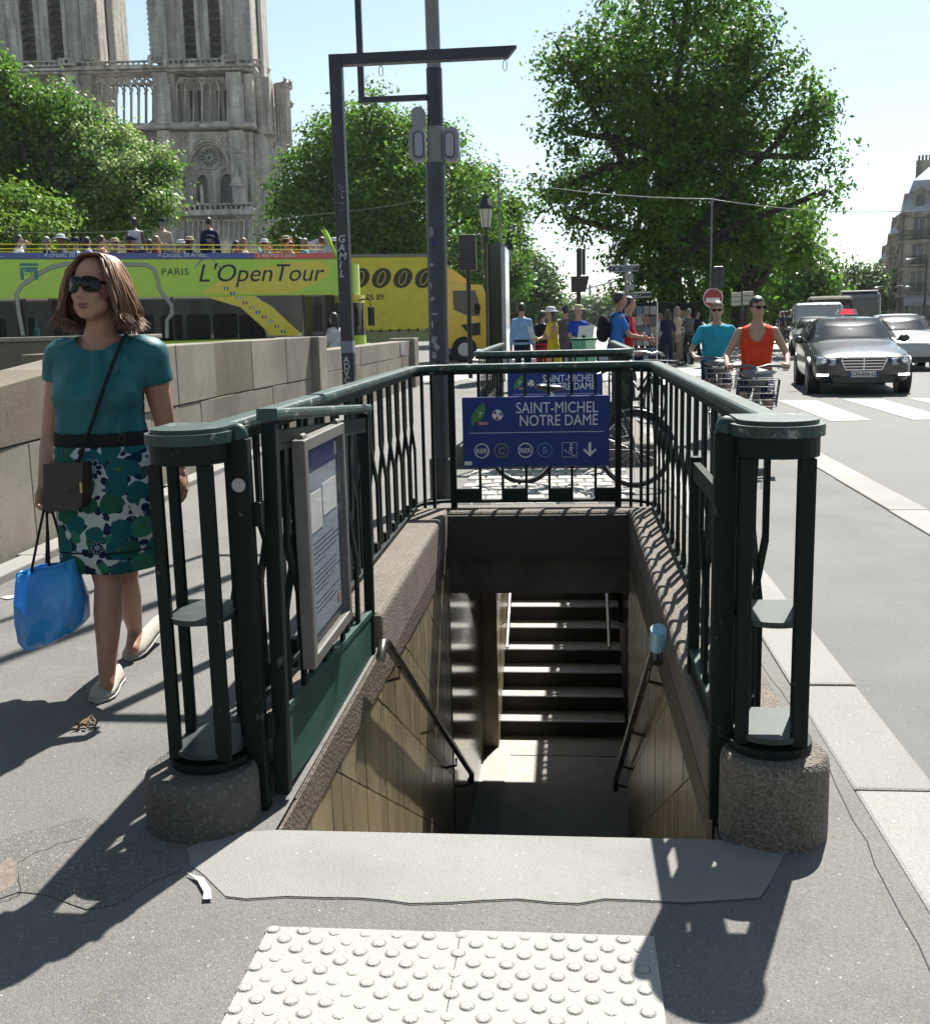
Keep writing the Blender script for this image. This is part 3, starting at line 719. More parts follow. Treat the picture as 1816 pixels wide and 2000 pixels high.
# blue station sign on the far end of the railing
def station_sign(Y, z0, z1, x0, x1, label):
    g = thing('station_sign', label, 'sign', ((x0 + x1) / 2, Y, z0))
    w = x1 - x0; h = z1 - z0
    MB().box(x0, x1, Y, Y + .022, z0, z1).build('panel', M_SIGNB, g, bevel=.003)
    yy = Y - .0015
    def P(u, v): return Vector((x0 + u * w, yy, z1 - v * h))
    text('SAINT-MICHEL', .098 * w / .92, M_PRINT, g, P(.925, .235), align='RIGHT', sx=.80)
    text('NOTRE DAME', .098 * w / .92, M_PRINT, g, P(.925, .415), align='RIGHT', sx=.80)
    MB().box(x0 + .045 * w, x1 - .04 * w, Y - .002, Y - .0003, z1 - .512 * h, z1 - .505 * h).build('rule', M_PRINT, g)
    def ring(u, v, r, m, t=.0045):
        c = P(u, v); MB().path([c + Vector((math.cos(a) * r, 0, math.sin(a) * r)) for a in [2 * math.pi * k / 28 for k in range(28)]], t, 6, closed=True).build('ring', m, g)
    k = w / .92
    M_OL = mat('line_olive', (.28, .28, .06), .5); M_LB = mat('line_blue', (.10, .26, .58), .5)
    for u, v, s, m in ((.130, .765, 'RER', M_PRINT), (.265, .765, 'C', M_OL), (.430, .765, 'RER', M_PRINT), (.562, .765, 'B', M_LB)):
        ring(u, v, .044 * k, m)
        if s == 'RER': text(s, .042 * k, m, g, P(u, v + .035), align='CENTER', bold=.0007)
        else: text(s, .062 * k, m, g, P(u, v + .05), align='CENTER', bold=.001)
    text('SNCF', .012 * k, M_PRINT, g, P(.165, .83), align='CENTER')
    # pictogram of stairs with a walking figure, and an arrow
    c = P(.730, .765); q = .046 * k
    MB().rectpath([c + Vector((a * q, 0, b * q)) for a, b in ((-1, -1), (1, -1), (1, 1), (-1, 1))], .003, .003, closed=True, up=Vector((0, 1, 0))).build('pictogram_frame', M_PRINT, g)
    MB().path([c + Vector((a * q, 0, b * q)) for a, b in ((-.75, -.05), (-.45, -.05), (-.45, -.3), (-.1, -.3), (-.1, -.52), (.25, -.52), (.25, -.75), (.75, -.75))], .0025, 5).build('pictogram_stairs', M_PRINT, g)
    MB().path([c + Vector((a * q, 0, b * q)) for a, b in ((-.05, -.2), (.2, .15), (.22, .5))], .004, 6).path([c + Vector((a * q, 0, b * q)) for a, b in ((.2, .15), (.32, -.15), (.34, -.45))], .0035, 6).path([c + Vector((a * q, 0, b * q)) for a, b in ((-.1, .2), (.2, .42), (.5, .2))], .003, 6).ell(c + Vector((.24 * q, 0, .72 * q)), (.008, .002, .008)).build('pictogram_figure', M_PRINT, g)
    c = P(.868, .765)
    MB().prism([c + Vector((a * q, 0, b * q)) for a, b in ((-.18, 1), (.18, 1), (.18, -.35), (.75, .15), (.92, -.02), (0, -.95), (-.92, -.02), (-.75, .15), (-.18, -.35))], (0, -.0015, 0)).build('arrow', M_PRINT, g)
    # leaf emblem and round emblem
    c = P(.115, .235)
    leaf = [(-.045, -.075), (-.05, -.03), (-.035, .01), (0, .045), (.035, .075), (.042, .03), (.035, -.012), (.005, -.045), (-.03, -.055), (-.04, -.078)]
    MB().prism([c + Vector((a * k, 0, b * k)) for a, b in leaf], (0, -.0012, 0)).build('leaf_emblem', mat('leaf_green', (.04, .24, .05), .5), g)
    text('T', .05 * k, M_PRINT, g, P(.118, .29) + Vector((0, -.002, 0)), align='CENTER', shear=.3)
    MB().box(*[P(.105, 0).x, P(.18, 0).x], Y - .0014, Y - .0004, P(0, .395).z, P(0, .345).z).build('red_tag', mat('tag_red', (.42, .05, .05), .5), g)
    text('SNCF', .022 * k, M_PRINT, g, P(.143, .39) + Vector((0, -.002, 0)), align='CENTER', shear=.3)
    c = P(.243, .255)
    MB().tube(c + Vector((0, -.0002, 0)), c + Vector((0, -.0012, 0)), .034 * k, n=24).build('round_emblem', M_PRINT, g)
    for a in (.3, 2.4, 4.5):
        d = Vector((math.cos(a), 0, math.sin(a))); e = Vector((-d.z, 0, d.x))
        MB().prism([c + d * .006 * k + Vector((0, -.0013, 0)), c + d * .03 * k - e * .014 * k + Vector((0, -.0013, 0)), c + d * .03 * k + e * .014 * k + Vector((0, -.0013, 0))], (0, -.0008, 0)).build('emblem_petal', mat('tag_maroon', (.22, .03, .05), .5), g)
    MB().box(x0 + .008 * w, x0 + .06 * w, Y - .0016, Y - .0004, z0 + .03 * h, z0 + .085 * h).build('asset_label', M_PRINT, g)
    return g
station_sign(7.385, .424, .912, -.730, .286, 'navy station sign reading SAINT-MICHEL NOTRE DAME in white on the front railing')

# second entrance railing beyond, closed end towards us
r2 = railing('dark green railing of the second stair entrance beyond the first', Y2E - .2, 15.2, -.93, .66)
# rebuild: closed end is near, open end far
for ch in list(r2.children): bpy.data.objects.remove(ch)
def mirrorY(pts, yc): return [Vector((p.x, 2 * yc - p.y, p.z)) for p in pts]
pth = mirrorY(rail_path(-.90, .62, 10.62, 15.0, .22, ZR - .022), (10.62 + 15.0) / 2)
MB().rectpath(pth, .084, .044).build('top_rail', M_GREEN_TOP, r2, bevel=.014)
MB().rectpath([Vector((p.x, p.y, ZR - .06)) for p in pth], .05, .03).build('under_rail', M_GREEN, r2)
MB().rectpath([Vector((p.x, p.y, .26)) for p in pth], .045, .022).build('bottom_rail', M_GREEN, r2)
for X in (-.90, .62):
    y = 10.95
    while y < 14.9:
        bent_pair('bar', 'y', X, y, .15, .20, ZR - .06, .66, .038, .014, r2); y += .30
for k in range(13):
    x = -.80 + k * .110
    MB().box(x - .009, x + .009, 10.60, 10.64, .25, ZR - .05).build('bar', M_GREEN, r2)
station_sign(10.56, .50, .935, -.58, .343, 'navy NOTRE DAME sign on the second railing behind the parked bicycle')

# paved light-well strip between the two entrances
pv = thing('paving_strip', None, None, (-.2, 8.0, 0)); pv['kind'] = 'structure'
for j in range(9):
    for i in range(9):
        x = -.92 + i * .165 + (.08 if j % 2 else 0); y = 8.3 + j * .22
        if x + .15 > .62: continue
        MB().box(x, x + .155, y, y + .185, -.02, .010 + rng.uniform(-.003, .006)).build('paving_block', M_TACT, pv, bevel=.012, seg=1)
# ================================================================== PARAPET WALL along the quay
def wall_x(y):      # inner face of the parapet
    pts = [(-4, -3.30), (2, -3.36), (6, -3.45), (9, -3.62), (11, -3.62), (15, -3.46), (15.01, -3.72), (25, -3.55)]
    for (a, xa), (b, xb) in zip(pts[:-1], pts[1:]):
        if a <= y <= b: return xa + (xb - xa) * (y - a) / (b - a)
    return pts[-1][1]
def wall_top(y): return 1.03 if y < 5.2 else (1.03 + (1.285 - 1.03) * min(1, (y - 5.2) / 3.6))
def stone(y0, y1, z0, za, zb, th, m, name, parent, dx=0.0):
    xa, xb = wall_x(y0 + .001) + dx, wall_x(y1 - .001) + dx
    v = [(xa - th, y0, z0), (xa, y0, z0), (xb, y1, z0), (xb - th, y1, z0), (xa - th, y0, za), (xa, y0, za), (xb, y1, zb), (xb - th, y1, zb)]
    return MB().add(v, [(3, 2, 1, 0), (4, 5, 6, 7), (0, 1, 5, 4), (1, 2, 6, 5), (2, 3, 7, 6), (3, 0, 4, 7)]).build(name, m, parent, bevel=.007)
pw = thing('parapet_wall', 'pale stone quay parapet of large blocks beside the walking woman', 'wall', (-3.6, 6, 0))
ys = [-1, .5, 1.9, 3.4, 4.7, 6.1, 7.2, 8.3, 9.7, 10.8, 12.0, 13.3, 14.45]
for i, (a, b) in enumerate(zip(ys[:-1], ys[1:])):
    d = rng.uniform(-.006, .006)
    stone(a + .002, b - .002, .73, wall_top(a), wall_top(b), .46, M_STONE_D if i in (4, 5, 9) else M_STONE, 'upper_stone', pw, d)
ys2 = [-1, 1.2, 2.7, 4.1, 5.5, 6.6, 7.8, 9.0, 10.3, 11.4, 12.7, 14.45]
for i, (a, b) in enumerate(zip(ys2[:-1], ys2[1:])):
    stone(a + .002, b - .002, -.02, .722, .722, .46, M_STONE, 'lower_stone', pw, rng.uniform(-.005, .005) - .004)
for a in np.arange(-1, 14, 1.45): 
    xa = wall_x(a); MB().box(xa + .0, xa + .17, a + .004, a + 1.446, -.06, .055).build('plinth_stone', M_GRANITE, pw, bevel=.012)
MB().box(-3.99, -3.37, 14.46, 14.95, -.02, 1.29).build('end_pier', M_STONE, pw, bevel=.015)
pw2 = thing('parapet_wall', 'lower stone parapet running on beyond the end pier towards the truck', 'wall', (-3.9, 19, 0))
ys = [14.96, 16.2, 17.6, 18.9, 20.3, 21.6, 23.2, 24.3]
for i, (a, b) in enumerate(zip(ys[:-1], ys[1:])):
    stone(a + .002, b - .002, .73, 1.06, 1.06 + .0, .42, M_STONE, 'upper_stone', pw2, rng.uniform(-.005, .005))
    stone(a + .002, b - .002, -.1, .722, .722, .42, M_STONE, 'lower_stone', pw2, rng.uniform(-.005, .005))
MB().box(-4.05, -3.45, 24.31, 24.95, -.1, 1.12).build('end_pier', M_STONE, pw2, bevel=.02)
c = onX(785, 690, -3.60)
MB().box(wall_x(c.y) + .002, wall_x(c.y) + .006, c.y - .35, c.y + .35, .78, 1.05).build('poster', mat('torn_poster', (.5, .5, .52), .7, col2=(.05, .06, .10), scale=9), label='torn black and white poster pasted on the low parapet', cat='poster')
# bridge parapet seen over the quay wall, and its square block
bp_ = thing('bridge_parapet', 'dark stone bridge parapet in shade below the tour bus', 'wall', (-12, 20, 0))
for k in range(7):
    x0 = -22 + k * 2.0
    MB().box(x0 + .004, x0 + 1.996, 20.2, 20.7, -.1, 1.27).build('parapet_stone', M_STONE_D, bp_, bevel=.02)  # darker stone colour paints the shade on the face turned from the sun
MB().box(-22, -8, 20.12, 20.8, 1.274, 1.36).build('parapet_coping', M_STONE, bp_, bevel=.02)
q0, q1 = onY(40, 700, 13.5), onY(118, 700, 13.5)
MB().box(q0.x, q1.x + .4, 13.5, 14.2, -.1, onY(60, 692, 13.5).z).build('stone_block', M_STONE_D, label='squat dark stone block standing behind the quay parapet', cat='stone block', bevel=.02)

# ================================================================== SIGN GANTRY over the railing
ga = thing('sign_gantry', 'thin black square-tube sign gantry with graffiti and two empty hanging links', 'sign gantry', (-1.13, 5.5, 0))
MB().box(-1.16, -1.098, 5.47, 5.53, 0, 2.742).build('gantry_post', M_NAVYP, ga, bevel=.003)
MB().prism([(-1.097, 5.472, 2.690), (-.278, 5.472, 2.690), (-.232, 5.472, 2.741), (-1.097, 5.472, 2.741)], (0, .056, 0)).build('gantry_arm', M_NAVYP, ga, bevel=.003)
for x in (-.905, -.292):
    c = Vector((x, 5.5, 2.657)); MB().path([c + Vector((.010 * math.cos(t), 0, .026 * math.sin(t))) for t in [2 * math.pi * k / 20 for k in range(20)]], .0025, 6, closed=True).build('hanging_link', M_STEEL, ga)
def scribble(parent, o, w, h, n, m, axis=Vector((1, 0, 0)), seed=1, r=.003, up=Vector((0, 0, 1))):
    """spray-tag strokes"""
    q = random.Random(seed)
    for k in range(n):
        z = h * (k + .5) / n; pts = []
        u, v = q.uniform(.1, .9), q.uniform(-.4, .4)
        for i in range(q.choice((3, 4, 5))):
            pts.append(Vector(o) + axis * (w * u) + up * (z + v * h / n)); u = q.uniform(.05, .95); v = q.uniform(-.6, .6)
        MB().path(pts, r, 4, flat=.6).build('graffiti', m, parent)
M_TAG = mat('white_spray', (.55, .56, .60), .7)
scribble(ga, (-1.157, 5.468, 1.98), .056, .16, 5, M_TAG, seed=3, r=.0028)
for i, ch in enumerate('GAMIL'): text(ch, .05, M_TAG, ga, (-1.152, 5.4685, 1.84 - i * .043), bold=.001, shear=.2)
scribble(ga, (-1.157, 5.468, 1.45), .056, .14, 4, mat('grey_spray', (.22, .22, .25), .7), seed=5, r=.002)
for i, ch in enumerate('ADVC'): text(ch, .045, M_TAG, ga, (-1.150, 5.4685, 1.235 - i * .035), bold=.001)
MB().box(-1.161, -1.097, 5.4690, 5.531, 1.285, 1.345).build('paint_patch', mat('grey_patch', (.25, .27, .33), .6), ga)

# ================================================================== TALL POLE with bracket and mirrors
pl = thing('lighting_pole', 'tall slate blue pole with peeling stickers and grey boxes standing behind the railing', 'pole', (-1.03, 8.62, 0))
PX, PY = -1.035, 8.62
MB().tube((PX, PY, 0), (PX, PY, .33), .098, .098, 24).build('base_sleeve', M_BLACK, pl, bevel=.004)
MB().tube((PX, PY, .33), (PX + .02, PY, 2.66), .080, .078, 24).build('shaft', M_POLE, pl)
MB().tube((PX + .03, PY, 2.66), (PX + .03, PY, 3.36), .062, .062, 20).build('upper_shaft', M_NAVYP, pl)
MB().tube((PX + .03, PY, 3.36), (PX + .005, PY, 7.2), .055, .050, 20).build('top_shaft', M_GREYP, pl)
MB().tube((PX + .03, PY, 2.64), (PX + .03, PY, 2.93), .068, .068, 20).build('clamp_band', M_GREYP, pl)
MB().tube((PX + .07, PY - .085, .335), (PX + .10, PY - .085, .335), .01, n=8).build('bolt', M_STEEL, pl)
br = MB().box(-1.60, -1.555, PY - .025, PY + .025, 3.13, 6.9).build('bracket_upright', M_NAVYP, pl, bevel=.003)
MB().box(-1.554, PX - .03, PY - .022, PY + .022, 3.13, 3.172).build('bracket_arm', M_NAVYP, pl, bevel=.003)
def rounded(cx, cz, w, h, r, y, n=5):
    pts = []
    for sx_, sz_, a0 in ((1, 1, 0), (-1, 1, 90), (-1, -1, 180), (1, -1, 270)):
        for k in range(n + 1):
            a = R(a0 + 90 * k / n); pts.append(Vector((cx + sx_ * (w / 2 - r) + r * math.cos(a), y, cz + sz_ * (h / 2 - r) + r * math.sin(a))))
    return pts
for cx, cz, w, h, ttl in ((PX - .115, 2.80, .125, .25, 'l'), (PX + .15, 2.79, .125, .25, 'r')):
    sh = MB().prism(rounded(cx, cz, w, h, .045, PY - .05), (0, .10, 0)).build('signal_housing', M_PALEG, pl, bevel=.006)
    MB().prism(rounded(cx + (.012 if ttl == 'l' else -.012), cz - .005, w * .68, h * .80, .035, PY - .058), (0, .007, 0)).build('housing_rim', mat('housing_rim', (.06, .065, .075), .4), sh)
    MB().prism(rounded(cx + (.016 if ttl == 'l' else -.008), cz - .003, w * .50, h * .70, .028, PY - .062), (0, .005, 0)).build('housing_glass', mat('housing_glass', (.30, .33, .38), .12), sh)
MB().prism(rounded(PX - .10, 3.0, .11, .16, .05, PY - .04), (0, .08, 0)).build('round_cover', M_PALEG, pl, bevel=.01)
# sticker remnants on the shaft
q = random.Random(11); M_STK = mat('torn_white_sticker', (.42, .43, .45), .7, col2=(.16, .17, .20), scale=40)
for k, (z, w, h, a) in enumerate(((2.13, .05, .10, -1.25), (2.05, .045, .05, -.9), (1.62, .04, .05, -1.35), (1.5, .06, .03, -1.2), (1.42, .03, .08, -1.4), (1.30, .07, .08, -1.25), (1.24, .06, .06, -1.0), (1.17, .05, .08, -1.3), (1.88, .05, .03, -1.3), (1.72, .03, .05, -1.45), (1.09, .04, .05, -1.3))):
    rr = .0805; pts = []
    nx = PX + .008
    pol = []
    for i in range(9):
        t = 2 * math.pi * i / 9; u = math.cos(t) * w / 2 * q.uniform(.5, 1.15); v = math.sin(t) * h / 2 * q.uniform(.5, 1.15)
        th_ = -math.pi / 2 + (a + 1.25) * .9 - .35 + u / rr; pol.append(Vector((nx + rr * math.cos(th_), PY + rr * math.sin(th_), z + v)))
    MB().prism(pol, (0, -.0015, 0)).build('sticker', M_STK if k != 1 else M_SIGNB, pl)
scribble(pl, (PX - .06, PY - .083, 1.75), .03, .75, 5, mat('grey_spray', (.22, .22, .25), .7), seed=9, r=.002)

# ================================================================== STREET LAMPS
M_LAMPB = mat('lamp_black_iron', (.012, .014, .013), .4, var=.3, scale=6)
M_LANT = mat('frosted_lantern_glass', (.62, .60, .50), .4)
def street_lamp(x, y, zt, label):
    g = thing('street_lamp', label, 'street lamp', (x, y, 0), group=None)
    zb = zt - .95
    MB().lathe([(.13, 0), (.13, .25), (.10, .3), (.11, .5), (.075, .8), (.06, 1.2), (.055, zb - .35), (.09, zb - .3), (.05, zb - .22), (.045, zb)], (x, y, 0), 16).build('lamp_post', M_LAMPB, g)
    MB().lathe([(.115, zb), (.125, zb + .03), (.195, zb + .50)], (x, y, 0), 6, smooth=False).build('lantern', M_LANT, g)
    for k in range(6):
        a = 2 * math.pi * k / 6
        MB().tube((x + .118 * math.cos(a), y + .118 * math.sin(a), zb), (x + .202 * math.cos(a), y + .202 * math.sin(a), zb + .51), .011, n=5).build('lantern_bar', M_LAMPB, g)
    MB().lathe([(.20, zb + .50), (.24, zb + .52), (.235, zb + .56), (.20, zb + .60), (.15, zb + .76), (.10, zb + .80), (.11, zb + .84), (.04, zb + .90), (.01, zb + .97)], (x, y, 0), 12).build('lantern_roof', M_LAMPB, g)
    MB().lathe([(.05, zb - .06), (.125, zb - .02), (.13, zb + .012)], (x, y, 0), 12).build('lantern_cup', M_LAMPB, g)
p = onY(948, 375, 30); street_lamp(p.x, 30, p.z, 'black lantern street lamp beside the advertising panel by the yellow truck')
p = onY(992, 465, 42); street_lamp(p.x, 42, p.z, 'farther black lantern street lamp behind the advertising panel')

# advertising panel seen edge-on
ap = thing('advert_panel', 'tall upright advertising panel with steel edge seen almost edge-on', 'advertising panel', (onY(970, 600, 26).x, 26, 0))
x0, x1 = onY(955, 600, 26).x, onY(988, 600, 26).x; zt = onY(970, 475, 26).z
MB().prism([(x0, 26, .25), (x1 - .08, 25.6, .25), (x1, 27.2, .25), (x0 + .10, 27.6, .25)], (0, 0, zt - .25)).build('panel_body', M_BLACK, ap, bevel=.02)
MB().prism([(x1 - .075, 25.62, .4), (x1 + .015, 25.70, .4), (x1 + .03, 27.1, .4), (x1, 27.15, .4)], (0, 0, zt - .5)).build('poster_glass', mat('advert_glass', (.35, .38, .40), .1, var=.3, scale=2), ap)
MB().box(x0 - .035, x0 - .003, 25.98, 26.05, .3, zt).build('steel_edge', M_ALU, ap)
MB().box(x0 + .05, x1 - .10, 25.9, 27.2, 0, .25).build('panel_foot', M_BLACK, ap)

# ================================================================== TRAFFIC SIGNALS AND SIGNS
def sig_head(b_name, g, x, y, z, w=.26, h=.80, d=.22, lit=None, face=-1):
    MB().box(x - w / 2, x + w / 2, y - d / 2, y + d / 2, z, z + h).build(b_name, M_BLACK, g, bevel=.02)
    for k in range(3):
        zz = z + h * (1 - (k + .5) / 3)
        lens = MB().tube((x, y + face * (d / 2 + .001), zz), (x, y + face * (d / 2 + .012), zz), w * .36, n=14)
        lens.build('signal_lens', lit if (lit and k == 0) else mat('dark_lens', (.03, .02, .02), .2), g)
        MB().path([Vector((x + w * .4 * math.cos(a), y + face * (d / 2 + .05), zz + w * .4 * math.sin(a))) for a in [math.pi * i / 8 for i in range(9)]], .012, 4).build('visor', M_BLACK, g)
# signal seen from behind, with a square board
p = onY(1133, 484, 24); q2 = onY(1130, 560, 24)
sg = thing('traffic_signal', 'black traffic signal seen from behind with square board on its post', 'traffic signal', (q2.x, 24, 0))
MB().tube((q2.x, 24, 0), (q2.x, 24, p.z - .02), .05, .045, 12).build('signal_post', mat('brown_black_paint', (.03, .022, .02), .5), sg)
MB().box(p.x - .07, p.x + .03, 23.9, 24.12, q2.z + .25, p.z).build('signal_head', M_BLACK, sg, bevel=.02)
MB().box(p.x + .035, p.x + .11, 23.85, 24.05, q2.z + .25, p.z - .02).build('signal_head', M_BLACK, sg, bevel=.02)
a, b_ = onY(1115, 540, 24), onY(1148, 570, 24)
MB().prism([(a.x, 23.86, b_.z), (b_.x - .05, 23.86, b_.z), (b_.x + .03, 23.9, a.z), (a.x + .0, 23.86, a.z)], (0, .03, 0)).build('square_board', mat('board_back_brown', (.05, .035, .03), .6), sg)
# pedestrian signal with the red man, beyond the panel
p = onY(993, 600, 40)
ps = thing('pedestrian_signal', 'pedestrian signal showing red beside the lantern lamp', 'traffic signal', (p.x, 40, 0))
MB().tube((p.x + .02, 40.2, 0), (p.x + .02, 40.2, p.z + .6), .06, n=10).build('signal_post', M_LAMPB, ps)
MB().box(p.x - .16, p.x + .30, 39.9, 40.1, p.z - .18, p.z + .22).build('signal_head', M_BLACK, ps, bevel=.02)
MB().ell((p.x - .04, 39.88, p.z + .02), (.075, .02, .13)).build('red_lens', emis('signal_red', (1, .05, .04), 2.2), ps)
# hooped dark signal gantry between pole and panel
p = onY(905, 470, 28)
tg = thing('signal_gantry', 'dark signal box with bent tube hoop hung beside the lantern lamp', 'traffic signal', (p.x, 28, 0))
MB().box(p.x - .12, p.x + .32, 27.9, 28.2, p.z - .75, p.z + .15).build('signal_box', M_BLACK, tg, bevel=.03)
q2 = onY(940, 455, 28)
MB().path([(q2.x - .12, 27.95, p.z + .12), (q2.x - .04, 27.95, p.z + .16), (q2.x, 27.95, p.z + .05), (q2.x, 27.95, p.z - .85), (q2.x + .03, 27.95, p.z - .92), (q2.x + .08, 27.95, p.z - .92)], .02, 8).build('hoop', M_ALU, tg)
MB().tube((p.x + .1, 28.05, 0), (p.x + .1, 28.05, p.z - .7), .06, n=10).build('signal_post', M_BLACK, tg)
# cluster of direction blades on one post
dp = onY(1222, 640, 27)
ds = thing('direction_signpost', 'signpost with dark direction blades pointing to city sights', 'signpost', (dp.x, 27, 0))
zt = onY(1220, 510, 27).z
MB().tube((dp.x, 27, 0), (dp.x, 27, zt + .1), .035, n=10).build('post', mat('bare_grey_metal', (.30, .30, .29), .5, .3), ds)
M_BLADE = mat('sign_blade_blue', (.015, .02, .06), .4); M_BLADE2 = mat('sign_blade_green', (.02, .03, .025), .4)
for (xa, xb, ya_, yb_, m, tx, tl) in ((1188, 1248, 518, 530, M_BLADE, '<', 0), (1211, 1273, 571, 581, M_BLADE2, 'Quartier Latin  >', 1)):
    A, B = onY(xa, ya_, 26.9), onY(xb, yb_, 26.9)
    bl = MB().box(A.x, B.x, 26.88, 26.93, B.z, A.z).build('direction_blade', m, ds, bevel=.006)
    MB().rectpath([(A.x + .02, 26.876, B.z + .02), (B.x - .02, 26.876, B.z + .02), (B.x - .02, 26.876, A.z - .02), (A.x + .02, 26.876, A.z - .02)], .012, .004, closed=True, up=Vector((0, 1, 0))).build('blade_border', M_PRINT, ds)
    if tl == 0:
        for u0, u1, v0, v1 in ((.22, .34, .30, .70), (.40, .88, .55, .72), (.46, .80, .28, .42)): MB().box(A.x + (B.x - A.x) * u0, A.x + (B.x - A.x) * u1, 26.872, 26.877, B.z + (A.z - B.z) * v0, B.z + (A.z - B.z) * v1).build('faded_print', mat('faded_print', (.30, .32, .36), .6), ds)
    text(tx, (A.z - B.z) * .62, M_PRINT, ds, (A.x + .06, 26.872, B.z + (A.z - B.z) * .32), sx=.72)
for (xa, xb, ya_, yb_) in ((1222, 1234, 535, 548), (1224, 1236, 556, 566)):
    A, B = onY(xa, ya_, 26.9), onY(xb, yb_, 26.9)
    MB().box(A.x, B.x + .03, 26.90, 26.94, B.z, A.z).build('small_plate', mat('pale_plate', (.36, .38, .37), .5), ds)
# no-entry sign on signal post and stacked arrow boards
p = onY(1392, 582, 34)
ne = thing('no_entry_sign', 'round red no-entry sign with white bar on a tall thin post', 'road sign', (p.x, 34, 0))
MB().tube((p.x - .06, 34.1, 0), (p.x - .06, 34.1, onY(1386, 390, 34).z), .035, .025, n=10).build('post', M_GREYP, ne)
MB().tube((p.x, 34.02, p.z), (p.x, 33.98, p.z), .30, n=28).build('disc', mat('sign_red', (.42, .02, .025), .4), ne)
MB().path([Vector((p.x + .29 * math.cos(t), 33.975, p.z + .29 * math.sin(t))) for t in [2 * math.pi * k / 28 for k in range(28)]], .014, 5, closed=True).build('rim', M_PRINT, ne)
MB().box(p.x - .21, p.x + .21, 33.968, 33.978, p.z - .13, p.z + .01).build('bar', M_PRINT, ne)
MB().box(p.x - .02, p.x + .30, 33.9, 34.25, onY(1400, 562, 34).z, onY(1400, 520, 34).z).build('signal_box', M_BLACK, ne, bevel=.03)
p = onY(1448, 598, 38)
ab = thing('arrow_board', 'stacked pale direction boards behind the orange cyclist', 'road sign', (p.x, 38, 0))
MB().tube((p.x + .02, 38.1, 0), (p.x + .02, 38.1, onY(1450, 570, 38).z), .05, n=8).build('post', M_BLACK, ab)
for k in range(3):
    for xa, xb in ((1428, 1447), (1450, 1471)):
        A, B = onY(xa, 571 + k * 9 - (2 if xa > 1440 else 0), 38), onY(xb, 578.5 + k * 9 - (2 if xa > 1440 else 0), 38)
        MB().box(A.x, B.x, 37.98, 38.02, B.z, A.z).build('board', mat('cream_board', (.55, .53, .44), .5), ab, bevel=.01)
# overhead wires
def wire(label, pts, r=.012):
    P = []
    for (a, b) in zip(pts[:-1], pts[1:]):
        for k in range(10):
            t = k / 10; w = Vector(a).lerp(Vector(b), t); w.z -= .25 * (1 - (2 * t - 1) ** 2) * (Vector(b) - Vector(a)).length / 12
            P.append(w)
    P.append(Vector(pts[-1])); MB().path(P, r, 5).build('overhead_wire', M_GREYP, label=label, cat='wire')
wire('thin overhead wire across the street hung from the no-entry post', [onY(975, 350, 36), onY(1385, 388, 34), onY(1830, 408, 40)])
wire('thin overhead wire crossing behind the tall pole above the truck', [onY(-20, 452, 40), onY(620, 418, 40), onY(975, 352, 36)], .010)
ms = onY(973, 350, 36); MB().tube((ms.x, 36, 0), (ms.x, 36, ms.z + .02), .04, .03, 8).build('wire_mast', M_GREYP, label='thin grey mast carrying the overhead wire behind the lamp', cat='mast')

# litter
lf = random.Random(5)
b = MB(); c = onG(168, 1420, .0)
for k in range(26):
    a = lf.uniform(0, 6.3); r_ = lf.uniform(0, .045); d = Vector((lf.uniform(-1, 1), lf.uniform(-1, 1), lf.uniform(0, .8))).normalized() * lf.uniform(.012, .03)
    o = c + Vector((r_ * math.cos(a), r_ * math.sin(a) * .9, lf.uniform(.004, .018))); e = Vector((-d.y, d.x, lf.uniform(-.01, .01))).normalized() * .007
    b.add([o - d, o + e, o + d, o - e], [(0, 1, 2, 3)])
b.build('dead_leaves', mat('dry_leaf', (.14, .085, .04), .8, island=.5), label='small heap of dry brown leaves on the pavement', cat='leaves', kind='stuff')
pts = [onG(x, y, .008) for x, y in ((366, 1706), (386, 1722), (398, 1744), (396, 1758), (414, 1757), (412, 1738), (398, 1716))]
MB().prism(pts, (0, 0, .002)).build('paper_strip', mat('crumpled_paper', (.5, .5, .48), .7, bump=.4, bscale=60), label='crumpled white paper strip lying by the sill slab', cat='litter')
for k, (x, y) in enumerate(((358, 1045), (362, 1036), (395, 1152), (20, 1167), (350, 1180))):
    c = onG(x, y, .003); w = .012 if k != 3 else .06
    MB().prism([c + Vector((lf.uniform(.5, 1) * w * math.cos(t), lf.uniform(.5, 1) * w * math.sin(t), 0)) for t in (0, 1.2, 2.4, 3.7, 5)], (0, 0, .003)).build('paper_scrap', mat('scrap_paper', (.5, .5, .48), .7), label=['scrap of pale paper on the pavement beside the parapet foot', 'tiny paper scrap next to another by the parapet foot', 'paper scrap on the pavement behind the left end post', 'flat white flyer on the pavement behind the blue bag', 'small paper scrap between end post and woman'][k], cat='litter', group='paper scraps')
# ================================================================== PEOPLE
def remesh(mb, voxel, smooth=6, name='body'):
    """voxel-union of overlapping closed shapes into one continuous surface"""
    me = mb.mesh('tmp'); o = bpy.data.objects.new('tmp', me); COL.objects.link(o)
    md = o.modifiers.new('r', 'REMESH'); md.mode = 'VOXEL'; md.voxel_size = voxel; md.use_smooth_shade = True
    if smooth:
        ms_ = o.modifiers.new('s', 'SMOOTH'); ms_.factor = .5; ms_.iterations = smooth
    dg = bpy.context.evaluated_depsgraph_get()
    out = bpy.data.meshes.new_from_object(o.evaluated_get(dg)); out.name = name
    bpy.data.objects.remove(o); bpy.data.meshes.remove(me)
    return out
def cone(mb, p0, r0, p1, r1, n=10):
    mb.tube(p0, p1, r0, r1, n); mb.ell(p0, (r0,) * 3, n, 6); mb.ell(p1, (r1,) * 3, n, 6)
def chain(mb, pts, rs, n=10):
    for (a, b, ra, rb) in zip(pts[:-1], pts[1:], rs[:-1], rs[1:]): cone(mb, a, ra, b, rb, n)
